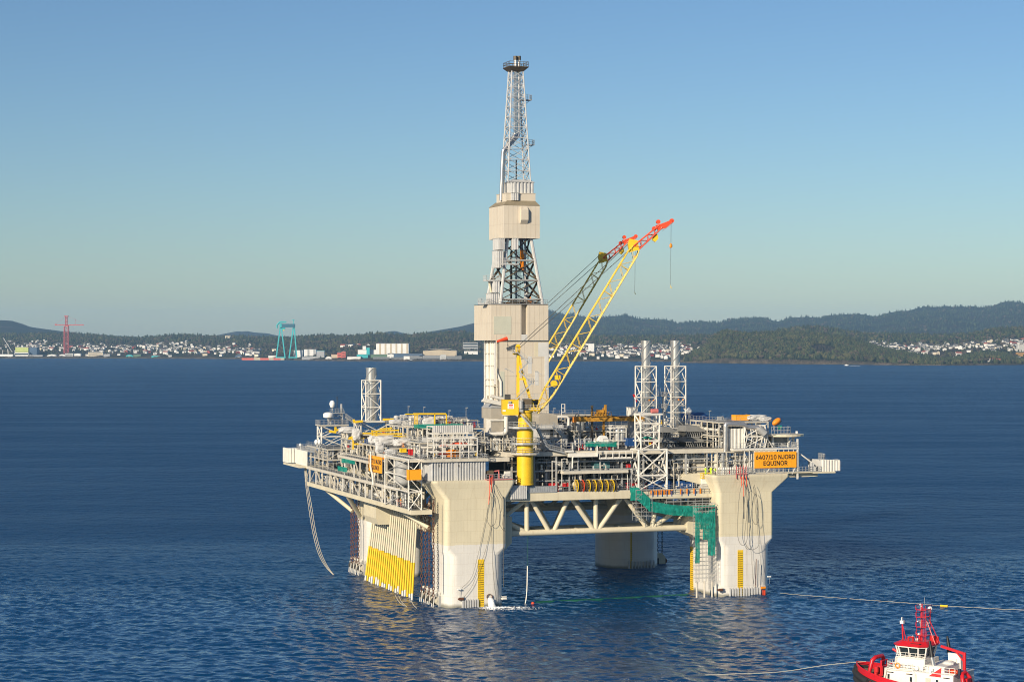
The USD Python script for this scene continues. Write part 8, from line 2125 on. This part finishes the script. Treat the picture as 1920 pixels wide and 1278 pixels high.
M['house_mixed'] = usdkit.material(stage, '/World/Looks/house_mixed', {'g': ('geometry', {}), 'r': ('rgb_ramp', {'interpolate': False, 'ramp': [(0.0, (0.60, 0.59, 0.56)), (0.45, (0.52, 0.47, 0.38)), (0.62, (0.28, 0.06, 0.045)), (0.72, (0.45, 0.46, 0.46)), (0.84, (0.12, 0.11, 0.10)), (0.93, (0.42, 0.26, 0.10))]}), 'p': ('principled_bsdf', {'roughness': 0.7})}, [('g.random_per_island', 'r.fac'), ('r.color', 'p.base_color')], surface='p.BSDF')
rs = np.random.default_rng(99)
def house(label, w, d, h, wall, roof, loc, rz, group, pitch=0.55, flat=False):
    T = Thing('house', label, 'house', loc, group, frame='L', rz=rz)
    T.part('wall', MB().span((-w / 2, -d / 2, -4), (w / 2, d / 2, h)) if flat else MB().prism([(-w / 2, -d / 2, -4), (-w / 2, d / 2, -4), (-w / 2, d / 2, h), (-w / 2, 0, h + d / 2 * pitch), (-w / 2, -d / 2, h)], (w, 0, 0)), wall)
    r = MB(); e = 0.6
    if flat:
        r.span((-w / 2 - e, -d / 2 - e, h), (w / 2 + e, d / 2 + e, h + 0.6))
    else:
        for s in (-1, 1):
            r.prism([(-w / 2 - e, s * (d / 2 + e), h - e * pitch + 0.05), (w / 2 + e, s * (d / 2 + e), h - e * pitch + 0.05), (w / 2 + e, 0, h + d / 2 * pitch + 0.05), (-w / 2 - e, 0, h + d / 2 * pitch + 0.05)], (0, 0, 0.35))
    T.part('roof', r, roof)
    return T
KIND = [('white house with a dark roof', 11, 8.5, 5.6, 'house_white', 'roof_dark'), ('white house with a red roof', 11.5, 8.5, 5.4, 'house_white', 'roof_red'), ('small white house with a grey roof', 9.5, 8, 4.6, 'house_white', 'roof_grey'),
        ('cream house with a dark roof', 11, 8.5, 5.4, 'house_cream', 'roof_dark'), ('red house with a dark roof', 10, 8, 5, 'house_red', 'roof_dark'), ('long flat white house', 17, 9, 5.6, 'house_white', 'roof_grey')]
WK = [0.34, 0.17, 0.17, 0.12, 0.10, 0.10]
def town(land, where, clusters, count, ks=1.0):
    protos, pos = {}, []
    tries = 0
    while len(pos) < count and tries < count * 60:
        tries += 1
        cx, ct, sx, st = clusters[rs.integers(len(clusters))]
        px, t = rs.normal(cx, sx), rs.normal(ct, st)
        if not 0.012 < t < 0.75: continue
        p = land.at(px, t)
        if any(np.hypot(*(p - q)[:2]) < 17 for q in pos): continue
        pos.append(p)
        k = rs.choice(6, p=WK); rz = rs.choice([0.0, 1.571]) + rs.normal(0.1, 0.35)
        if k not in protos:
            nm, w, d, h, wall, roof = KIND[k]
            protos[k] = house(f'{nm} {where}', w * ks, d * ks, h * ks, wall, roof, p - (0, 0, 0.2), rz, f'{nm} {where}', flat=(k == 5))
        else:
            protos[k].copy('house', f'{KIND[k][0]} {where}', p - (0, 0, 0.2), rz, f'{KIND[k][0]} {where}')
town(town_left, 'behind the red tower crane', [(40, 0.26, 22, 0.05), (62, 0.3, 10, 0.04), (85, 0.2, 12, 0.03), (150, 0.22, 14, 0.05), (178, 0.16, 12, 0.06)], 46, 1.35)
town(town_left, 'between the red and teal shore cranes', [(215, 0.16, 16, 0.06), (255, 0.2, 20, 0.07), (300, 0.22, 18, 0.07), (335, 0.16, 22, 0.08), (375, 0.18, 22, 0.08), (415, 0.2, 20, 0.08), (445, 0.1, 16, 0.05), (470, 0.14, 12, 0.05)], 92, 1.35)
town(town_left, 'above the striped shipyard hall', [(505, 0.3, 14, 0.05), (665, 0.36, 14, 0.04), (705, 0.36, 12, 0.04), (730, 0.32, 14, 0.04)], 14, 1.35)
town(town_left, 'behind the crane booms and twin stacks', [(1050, 0.2, 14, 0.1), (1085, 0.24, 16, 0.1), (1120, 0.16, 22, 0.09), (1150, 0.13, 22, 0.07), (1175, 0.16, 18, 0.09), (1225, 0.22, 16, 0.1), (1240, 0.13, 14, 0.07), (1285, 0.22, 14, 0.06)], 84, 1.4)
town(town_left, 'behind the right headland', [(1640, 0.3, 12, 0.05), (1672, 0.26, 16, 0.06), (1705, 0.24, 20, 0.07), (1740, 0.2, 22, 0.09), (1780, 0.24, 26, 0.09), (1830, 0.28, 26, 0.08), (1885, 0.22, 22, 0.1), (1915, 0.2, 14, 0.1)], 58, 1.4)
# the houses past the ones that show largest: one mass
mw, mr_ = MB(), MB()
for land, cl, n in ((town_left, [(60, 0.28, 30, 0.08), (160, 0.2, 22, 0.07), (235, 0.2, 26, 0.09), (300, 0.22, 24, 0.09), (350, 0.2, 30, 0.1), (410, 0.2, 30, 0.1)], 210), (town_left, [(1060, 0.22, 22, 0.11), (1120, 0.18, 28, 0.1), (1180, 0.17, 26, 0.1), (1240, 0.2, 24, 0.11)], 190), (town_left, [(1660, 0.28, 20, 0.07), (1720, 0.24, 28, 0.09), (1800, 0.26, 34, 0.1), (1880, 0.26, 30, 0.1)], 150)):
    for _ in range(n):
        c_ = cl[rs.integers(len(cl))]; px, t = rs.normal(c_[0], c_[2]), rs.normal(c_[1] + 0.04, c_[3] * 1.3)
        if not 0.015 < t < 0.7: continue
        p = land.at(px, t); w, d, h = rs.uniform(7, 13), rs.uniform(7, 9.5), rs.uniform(4, 6.5); a = rs.choice([0, 1.571]) + rs.normal(0.1, 0.35)
        R2 = lambda pts: rot2(np.array(pts, float), a) + p
        mw.add(*(lambda m_: (rot2(m_[0], a) + p, m_[1]))(MB().prism([(-w / 2, -d / 2, -4), (-w / 2, d / 2, -4), (-w / 2, d / 2, h), (-w / 2, 0, h + d * 0.26), (-w / 2, -d / 2, h)], (w, 0, 0)).merged()))
        for s_ in (-1, 1):
            mr_.add(*(lambda m_: (rot2(m_[0], a) + p, m_[1]))(MB().prism([(-w / 2 - .5, s_ * (d / 2 + .5), h - 0.2), (w / 2 + .5, s_ * (d / 2 + .5), h - 0.2), (w / 2 + .5, 0, h + d * 0.26 + .1), (-w / 2 - .5, 0, h + d * 0.26 + .1)], (0, 0, 0.35)).merged()))
TW = Thing('town_houses', 'remaining small pale houses scattered through the far town', 'houses', (0, 6000, 0), None, 'L', kind='stuff')
TW.part('walls', (mw.merged()[0] - TW.base, mw.merged()[1]), 'house_mixed')
TW.part('roofs', (mr_.merged()[0] - TW.base, mr_.merged()[1]), 'roof_grey')
for k, (px, t, lb, kd) in enumerate(((1862, 0.25, 'white house with an orange roof at the water on the right headland shore', ('house_white', 'roof_red')), (1872, 0.22, 'second white shore house with an orange roof beside it, further right', ('house_white', 'roof_red')), (1848, 0.2, 'long white boathouse on the right headland shore', ('house_white', 'roof_grey')))):
    house(lb, 16, 9, 5, kd[0], kd[1], headland.at(px, t) - (0, 0, 0.5), 0.1, None)

def hall(name, label, pl, pr, yt, land=None, t=0.02, depth=40, wall='hall_white', roof='roof_grey', kind='flat', stripes=0, stripe_mat='hall_beige', ybase=None, cat='building', windows=0, rz=0.0, side=None):
    land = land or town_left
    p = land.at((pl + pr) / 2, t); D = p[1]
    x0, x1 = (pl - 960) / FPX * D, (pr - 960) / FPX * D
    zt = CAM_Z - (yt - 639) / FPX * D; z0 = min(p[2], zt - 4) - 3
    T = Thing(name, label, cat, ((x0 + x1) / 2, D, z0), frame='L', rz=rz)
    w = x1 - x0; h = zt - z0
    if kind == 'flat':
        T.part('wall', MB().span((-w / 2, 0, 0), (w / 2, depth, h - 0.8)), wall)
        T.part('roof', MB().span((-w / 2 - 0.6, -0.6, h - 0.797), (w / 2 + 0.6, depth + 0.6, h)), roof)
    elif kind == 'gable':
        hw = h * 0.78
        T.part('wall', MB().prism([(-w / 2, 0, 0), (w / 2, 0, 0), (w / 2, 0, hw), (w * 0.28, 0, h - 0.5), (-w * 0.28, 0, h - 0.5), (-w / 2, 0, hw)], (0, depth, 0)), wall)
        T.part('roof', MB().prism([(-w / 2 - 0.8, -1, hw), (-w * 0.28, -1, h - 0.49), (w * 0.28, -1, h - 0.49), (w / 2 + 0.8, -1, hw), (w * 0.28, -1, h), (-w * 0.28, -1, h)][0:1] + [(-w * 0.28, -1, h), (w * 0.28, -1, h), (w / 2 + 0.8, -1, hw), (w * 0.28, -1, h - 0.45), (-w * 0.28, -1, h - 0.45)], (0, depth + 2, 0)), roof)
    elif kind == 'arch':
        a = np.linspace(0, math.pi, 13)
        T.part('shell', MB().prism([(w / 2 * math.cos(x), 0, h * math.sin(x)) for x in a], (0, depth, 0)), wall)
        T.part('door', MB().span((-w * 0.14, -0.3, 0), (w * 0.14, 0.0, h * 0.5)), 'hall_grey')
    for k in range(stripes):
        x = -w / 2 + w * (k + 0.75) / stripes
        T.part('stripe', MB().span((x - w / stripes * 0.16, -0.35, 0.2), (x + w / stripes * 0.16, -0.002, h - 1.2)), stripe_mat)
    if windows:
        for r in range(windows):
            z = (h - 3) * (r + 0.45) / windows + 1.2 + (z0 < 0) * 1
            T.part('window_band', MB().span((-w / 2 + 1, -0.25, z), (w / 2 - 1, 0.05, z + (h / windows) * 0.3)), 'window_dark')
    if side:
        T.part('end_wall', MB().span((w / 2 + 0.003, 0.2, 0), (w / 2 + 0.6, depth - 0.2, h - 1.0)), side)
    return T
hall('shipyard_hall', 'big white shipyard hall with beige stripes and a dark gable end', 705, 766, 643.5, t=0.05, depth=70, roof='hall_grey', stripes=6, side='hall_blue')
T = hall('shipyard_hall', 'wide pale hall with a low gabled roof right of the striped hall', 793, 856, 654, t=0.06, depth=60, wall='hall_beige', roof='hall_white', kind='gable')
hall('office_block', 'long grey office block on the shore in front of the gabled hall', 793, 826, 666, t=0.012, depth=16, wall='hall_grey', windows=3)
hall('office_block', 'white gridded middle section of the shore office block', 826, 836, 664.5, t=0.011, depth=16, wall='hall_white', windows=4)
hall('office_block', 'right grey wing of the shore office block', 836, 865, 667, t=0.012, depth=16, wall='hall_grey', windows=3)
hall('shed', 'long grey shed with bands of windows on the shore below the striped hall', 700, 730, 669, t=0.012, depth=15, wall='hall_grey', windows=2)
hall('shed', 'second long grey shed on the shore, further right', 733, 763, 669.5, t=0.012, depth=15, wall='hall_grey', windows=2)
hall('shed', 'grey shed with many windows left of the office block', 768, 792, 668, t=0.012, depth=15, wall='hall_grey', windows=2)
hall('shed', 'low green shed below the striped hall', 695, 735, 664, t=0.03, depth=20, wall='hall_green_dark')
hall('shed', 'dark long roof between the striped and the gabled hall', 738, 792, 662.5, t=0.03, depth=25, wall='hall_blue')
hall('shed', 'white low shed in front of the dark long roof', 757, 786, 667, t=0.02, depth=10, wall='hall_white')
hall('shed', 'white three gabled shed below the striped hall', 726, 740, 662, t=0.028, depth=10, wall='hall_white', kind='gable')
hall('factory', 'white and teal stepped factory building left of the striped hall', 671, 688, 655, t=0.04, depth=30, wall='hall_white')
hall('factory', 'tall thin white tower of the stepped factory', 680, 686, 648, t=0.045, depth=12, wall='hall_white')
hall('factory', 'teal tower block of the stepped factory', 687, 693, 651, t=0.04, depth=15, wall='teal_steel')
hall('factory', 'cream block between the teal tower and the striped hall', 693.5, 705, 655, t=0.05, depth=30, wall='hall_white')
hall('factory', 'teal fronted low factory wing', 669, 690, 664, t=0.03, depth=12, wall='teal_steel')
hall('flats', 'red and white apartment house, left one of two on the shore', 632.5, 640, 660, t=0.03, depth=14, wall='barge_red', windows=4)
hall('flats', 'red and white apartment house, right one of two on the shore', 640.5, 648, 658.5, t=0.032, depth=14, wall='barge_red', windows=4)
hall('shed', 'long white shed on the quay below the red apartment houses', 651, 676, 668, t=0.012, depth=15, wall='hall_white')
hall('shed', 'grey quay shed left of the red apartment houses', 621, 633, 664, t=0.03, depth=15, wall='hall_beige', roof='roof_red')
hall('factory', 'white block hall right of the teal gantry crane', 551, 567, 656, t=0.03, depth=30, wall='hall_white', roof='hall_grey')
hall('factory', 'higher white block hall second right of the teal gantry crane', 570, 592, 654.5, t=0.03, depth=30, wall='hall_white', roof='hall_grey', stripes=2, stripe_mat='hall_grey')
hall('factory', 'pale teal block third right of the teal gantry crane', 593.5, 608, 657, t=0.03, depth=25, wall='hall_grey', roof='teal_steel')
hall('shed', 'grey green gabled shed on the quay in front of the white block halls', 566, 606, 667, t=0.012, depth=30, wall='hall_grey', roof='hall_green_dark', kind='gable')
hall('shed', 'small arched white shed on the quay', 609, 623, 668, t=0.012, depth=18, wall='hall_white', kind='arch')
hall('shed', 'low pale shed left of the teal gantry crane foot', 503, 517, 666, t=0.02, depth=15, wall='hall_white')
hall('shed', 'blue arched shed at the yard left of the red barge', 440, 455, 665, t=0.015, depth=20, wall='hall_blue', kind='arch')
hall('hillside_block', 'white office building high on the slope left of the derrick', 868, 896, 641.5, t=0.2, depth=25, wall='hall_grey', windows=3)
hall('hillside_block', 'long low white building on the slope below that office building', 870, 896, 657.5, t=0.1, depth=15, wall='hall_white')
hall('flats', 'pale apartment block on the skyline left of the teal gantry crane', 422, 432, 628.5, t=0.8, depth=16, wall='house_cream', windows=4)
hall('shipyard_hall', 'yellow green hall at the far left shore', 28.5, 53, 650.5, t=0.03, depth=60, wall='hall_green', roof='hall_white', side='hall_blue')
hall('shed', 'dark hall beside the yellow green hall', 54.5, 69, 651, t=0.032, depth=40, wall='hall_blue')
hall('shed', 'white and blue low building below the yellow green hall', 27, 53, 660, t=0.02, depth=20, wall='hall_white', windows=1)
hall('shed', 'long white quay shed at the far left', 0, 24, 663.5, t=0.015, depth=20, wall='hall_white')
hall('shed', 'grey quay shed under the dark hall', 55, 80, 665, t=0.015, depth=20, wall='hall_grey')
hall('shed', 'round white tent shed left of the red tower crane', 87, 107, 664, t=0.015, depth=30, wall='hall_white', kind='arch')
hall('shed', 'second round white tent shed beside the red tower crane', 109, 124, 664, t=0.015, depth=30, wall='hall_white', kind='arch')
hall('shed', 'white box shed right of the red tower crane', 122, 137, 662, t=0.02, depth=20, wall='hall_white', windows=1)
hall('shed', 'white sloped shed two right of the red tower crane', 139, 151, 661.5, t=0.02, depth=20, wall='hall_white', kind='gable')
hall('office_block', 'white office with a flat roof on the left shore', 165, 193, 660, t=0.02, depth=20, wall='house_cream', roof='hall_white', windows=2)
hall('shed', 'grey shed with white roof right of the flat roofed office', 194, 206, 664, t=0.018, depth=20, wall='hall_grey', roof='hall_white')
hall('shed', 'teal quay hall with an arched roof', 235, 250, 664.5, t=0.015, depth=25, wall='teal_steel', kind='arch')
hall('shed', 'green low quay hall beside the teal one', 250, 264, 664, t=0.018, depth=25, wall='hall_green_dark')
hall('shed', 'teal and red quay hall at the left yard', 284, 300, 666, t=0.014, depth=20, wall='teal_steel', roof='roof_red')
hall('flats', 'stepped white apartment house at the right edge', 1909, 1923, 645, t=0.12, depth=20, wall='house_white', windows=4)
hall('flats', 'brown brick apartment house at the right edge', 1908, 1922, 660, t=0.06, depth=20, wall='house_ochre', windows=4)
hall('hillside_block', 'white block with a shaded end in the town left of the front crane boom', 1103, 1114, 643.5, t=0.18, depth=16, wall='hall_white', side='hall_blue')

# teal goliath crane
Dg = 6180.0
Gp = lambda px, py, dy=0.0: np.array([(px - 960) / FPX * Dg, Dg + dy, CAM_Z - (py - 639) / FPX * Dg])
T = Thing('shore_gantry', 'tall teal gantry crane with two pairs of slanting legs on the far shore', 'gantry crane', Gp(536, 672), frame='L')
o = Gp(536, 672)
for (x0, x1, xt) in ((518, 534.5, 526.5), (542, 556.5, 551)):
    for xb in (x0, x1):
        a = 0 if xb in (x0,) else 0
        T.part('leg', MB().bar(Gp(xb, 671) - o, Gp(xt + (xb - xt) * 0.1, 612) - o, 3.4, 3.4), 'teal_steel')
    T.part('sill_beam', MB().span(Gp(x0 - 1, 671) - o + (0, -3, 0), Gp(x1 + 1, 669) - o + (0, 3, 0)), 'teal_steel')
T.part('girder', MB().span(Gp(526, 613.5) - o + (0, -6, 0), Gp(553, 607) - o + (0, 6, 0)), 'teal_dark')
T.part('girder_end', MB().span(Gp(524.5, 614) - o + (0, -6.5, 0), Gp(528.5, 606) - o + (0, 6.5, 0)), 'teal_steel')
T.part('jib', MB().path([Gp(519.5, 615) - o, Gp(519.5, 609) - o, Gp(525, 603.5) - o, Gp(537, 603.5) - o], 2.4, 6), 'teal_steel')
T.part('mast', MB().tube(Gp(550, 607) - o, Gp(550, 599.5) - o, 1.2, 6).span(Gp(547, 599.8) - o + (0, -2, 0), Gp(552.5, 598.8) - o + (0, 2, 0)), 'teal_steel')
T.part('trolley', MB().span(Gp(529, 617.5) - o + (0, -3, 0), Gp(534.5, 613.6) - o + (0, 3, 0)), 'teal_steel')
T.part('hook', MB().span(Gp(531, 619.5) - o + (0, -2, 0), Gp(533, 617.6) - o + (0, 2, 0)), 'yellow')
# red tower crane
Dr = 6950.0
Rp = lambda px, py, dy=0.0: np.array([(px - 960) / FPX * Dr, Dr + dy, CAM_Z - (py - 639) / FPX * Dr])
o = Rp(124.5, 669)
T = Thing('tower_crane', 'red tower crane with a long level jib on the far left shore', 'tower crane', o, frame='L')
lattice_p = lambda name, lo, hi, n, r, b, mat: lattice(T, np.array(lo), np.array(hi), n, r, b, 'X', mat, under=T.group(name))
hw = 4.0 * Dr / FPX
sq = lambda z, h: [(-h, -h, z), (h, -h, z), (h, h, z), (-h, h, z)]
z1_, z2_ = Rp(0, 612)[2] - o[2], Rp(0, 593)[2] - o[2]
lattice_p('tower', sq(0, hw), sq(z1_, hw * 0.95), 9, 0.9, 0.35, 'crane_red')
lattice_p('head', sq(z1_, hw * 0.4), sq(z2_, hw * 0.4), 3, 0.8, 0.35, 'crane_red')
T.part('cap', MB().span((-hw * 0.9, -hw * 0.6, z2_ - 1), (hw * 0.9, hw * 0.6, z2_ + 2.5)), 'crane_red')
jz = Rp(0, 609)[2] - o[2]
T.part('jib', MB().bar((-38, 0, jz + 0.5), (60, 0, jz), 3.0, 2.8), 'crane_red')
T.part('counterweight', MB().span((-39, -2.5, jz - 2), (-34, 2.5, jz + 3.5)), 'crane_red')
T.part('cab', MB().span((-5, -4, jz - 5), (8, 4, jz - 1.6)), 'crane_red')
T.part('jib_post', MB().tube((30, 0, jz), (30, 0, jz + 20), 0.5, 5), 'crane_red')
T.part('tie', MB().bar((0, 0, z2_), (-37, 0, jz + 3), 0.35).bar((0, 0, z2_), (30, 0, jz + 20), 0.3).bar((30, 0, jz + 20), (58, 0, jz + 1), 0.3), 'crane_red')
# pale mobile crane at the far left
o = Rp(16, 667)
T = Thing('quay_crane', 'slim pale crane with a slanting boom at the far left quay', 'crane', o, frame='L')
T.part('tower', MB().bar((0, 0, 0), Rp(14.5, 654) - o, 2.4), 'pale_grey')
T.part('boom', MB().bar(Rp(23, 660) - o, Rp(6, 633) - o, 1.6), 'pale_grey')
T.part('second_post', MB().bar(Rp(4.5, 665) - o, Rp(4.5, 656) - o, 1.6), 'pale_grey')
# red barge and quay bits
def bargepart(T, pl, pr, yt, yb, D, mat, nm):
    a = np.array([(pl - 960) / FPX * D, D - 15, -1.0]); b = np.array([(pr - 960) / FPX * D, D + 15, CAM_Z - (yt - 639) / FPX * D])
    T.part(nm, MB().span(a - T.base, b - T.base), mat)
T = Thing('barge', 'long low red pontoon with grey blocks moored below the teal gantry crane', 'pontoon', ((492 - 960) / FPX * 6250, 6250, 0), frame='L')
for pl, pr in ((454.5, 477), (489, 505), (514, 527)):
    bargepart(T, pl, pr, 671, 674, 6250, 'barge_red', 'red_section')
for pl, pr in ((477.1, 488.9), (505.1, 513.9), (527.1, 534)):
    bargepart(T, pl, pr, 670.2, 674, 6250, 'hall_beige', 'grey_block')
o = onw(1587, 685.2, 0.0)
T = Thing('motor_boat', 'small white motor boat under way near the right headland', 'motor boat', o, frame='L')
T.part('hull', MB().loft([np.array([(-4.5, -1.4, -0.3), (3, -1.5, -0.3), (5.5, 0, -0.3), (3, 1.5, -0.3), (-4.5, 1.4, -0.3)]), np.array([(-4.6, -1.6, 1.3), (3.2, -1.7, 1.5), (6.2, 0, 1.9), (3.2, 1.7, 1.5), (-4.6, 1.6, 1.3)])]), 'white_plastic')
T.part('cabin', MB().loft([np.array(rect4(-2.5, 2.4, -1.2, 1.2, 1.3)), np.array(rect4(-2.2, 1.4, -1.0, 1.0, 3.0))]), 'white_plastic')
m = MB()
for k in range(60):
    t = rs.random(); m.add(iv * np.array([rs.uniform(0.5, 1.6), rs.uniform(0.4, 1.0), 0.3]) + (8 + t * 24, rs.normal(0, 0.4 + 1.6 * t), 0.1), if_)
single('boat_wake', 'short white wake behind the small motor boat', 'wake', (m.merged()[0] + o, m.merged()[1]), 'white_water', kind='stuff', frame='L')

# ------------------------------------------------------------------ woods
def tree_protos():
    out = []
    for k, (kind, mat) in enumerate((('conifer', 'leaf_dark'), ('conifer', 'leaf_green'), ('round', 'leaf_olive'), ('round', 'leaf_brown'))):
        path = f'/World/Looks/tree_shape_{["a", "b", "c", "d"][k]}'
        r = np.random.default_rng(k + 3); m = MB()
        if kind == 'conifer':
            for i in range(4):
                z = 0.12 + i * 0.2; rad = 0.30 * (1 - i * 0.2)
                n = 7; a = np.arange(n) / n * 6.283 + i
                ring = np.stack([np.cos(a) * rad * r.uniform(0.7, 1.15, n), np.sin(a) * rad * r.uniform(0.7, 1.15, n), z + r.uniform(-0.05, 0.05, n)], 1)
                m.add(np.vstack([ring, [[0, 0, z + 0.36]]]), np.stack([np.arange(n), (np.arange(n) + 1) % n, np.full(n, n)], 1))
        else:
            for i in range(4):
                c = np.array([r.uniform(-0.2, 0.2), r.uniform(-0.2, 0.2), r.uniform(0.4, 0.75)])
                m.add(iv * (r.uniform(0.2, 0.32) * (1 + r.normal(0, 0.18, (len(iv), 1)))) + c, if_)
        m.tube((0, 0, -0.3), (0, 0, 0.4), 0.03, 4, caps=False)
        out.append((m.merged(), mat))
    return out
for nm, col in (('leaf_dark', (0.014, 0.024, 0.012)), ('leaf_green', (0.034, 0.046, 0.016)), ('leaf_olive', (0.058, 0.058, 0.022)), ('leaf_brown', (0.062, 0.048, 0.034))):
    paint(nm, col, 0.9, var=0.35, scale=0.02, rnd=0.3)
PROT = tree_protos()
def forest(name, label, land, n, pxr, tr, weights, size, seed, dens=None):
    r = np.random.default_rng(seed)
    px = r.uniform(*pxr, n * 4); t = r.uniform(*tr, n * 4)
    keep = meshkit.fbm(np.stack([px * 0.03, t * 9, px * 0], -1), 3, seed) > (0.5 - 0.5 * np.clip((t - tr[0]) / 0.3, 0, 1)) if dens is None else dens(px, t)
    px, t = px[keep][:n], t[keep][:n]
    P = land.at(px, t)
    pi = UsdGeom.PointInstancer.Define(stage, '/World/' + name)
    targets = []
    for k, (mesh_, mat) in enumerate(PROT):
        p = f'/World/{name}/{"young_pine pine leafy_tree bare_tree".split()[k]}'
        usdkit.mesh(stage, p, mesh_, M[mat]); targets.append(Sdf.Path(p))
    pi.CreatePrototypesRel().SetTargets(targets)
    idx = r.choice(4, len(px), p=weights)
    s = r.uniform(*size, len(px)) * np.where(idx >= 2, 0.85, 1.0)
    pi.CreatePositionsAttr(Vt.Vec3fArray.FromNumpy((P - [0, 0, 1.0]).astype(np.float32)))
    pi.CreateProtoIndicesAttr(Vt.IntArray.FromNumpy(idx.astype(np.int32)))
    pi.CreateScalesAttr(Vt.Vec3fArray.FromNumpy(np.stack([s * r.uniform(0.9, 1.5, len(s)), s * r.uniform(0.9, 1.5, len(s)), s], 1).astype(np.float32)))
    a = r.uniform(0, np.pi, len(px))
    pi.CreateOrientationsAttr(Vt.QuathArray([Gf.Quath(float(math.cos(x)), 0, 0, float(math.sin(x))) for x in a]))
    tag(pi.GetPrim(), label, 'forest', None, 'stuff')
forest('headland_forest', 'dense pine wood covering the right headland', headland, 9000, (1284, 1925), (0.03, 1.0), (0.2, 0.42, 0.3, 0.08), (10, 17), 1,
       dens=lambda px, t: ~((np.hypot((px - 1545) / 24, (t - 0.33) / 0.2) < 1) | (np.hypot((px - 1495) / 14, (t - 0.2) / 0.06) < 1) | (np.hypot((px - 1860) / 26, (t - 0.2) / 0.14) < 1)))
forest('ridge_forest', 'dark wood along the skyline of the town hill', town_left, 9000, (-60, 1960), (0.5, 1.0), (0.4, 0.32, 0.14, 0.14), (10, 19), 2, dens=lambda px, t: t > 0.4)
forest('hillside_wood', 'brown and green trees between the houses of the town hill', town_left, 9000, (-60, 1960), (0.03, 0.62), (0.12, 0.2, 0.25, 0.43), (5.5, 11), 3)
forest('mountain_wood', 'scattered wood on the crest of the far mountains', mountains, 6000, (900, 1960), (0.3, 1.0), (0.75, 0.2, 0.0, 0.05), (11, 18), 4, dens=lambda px, t: t > 0)
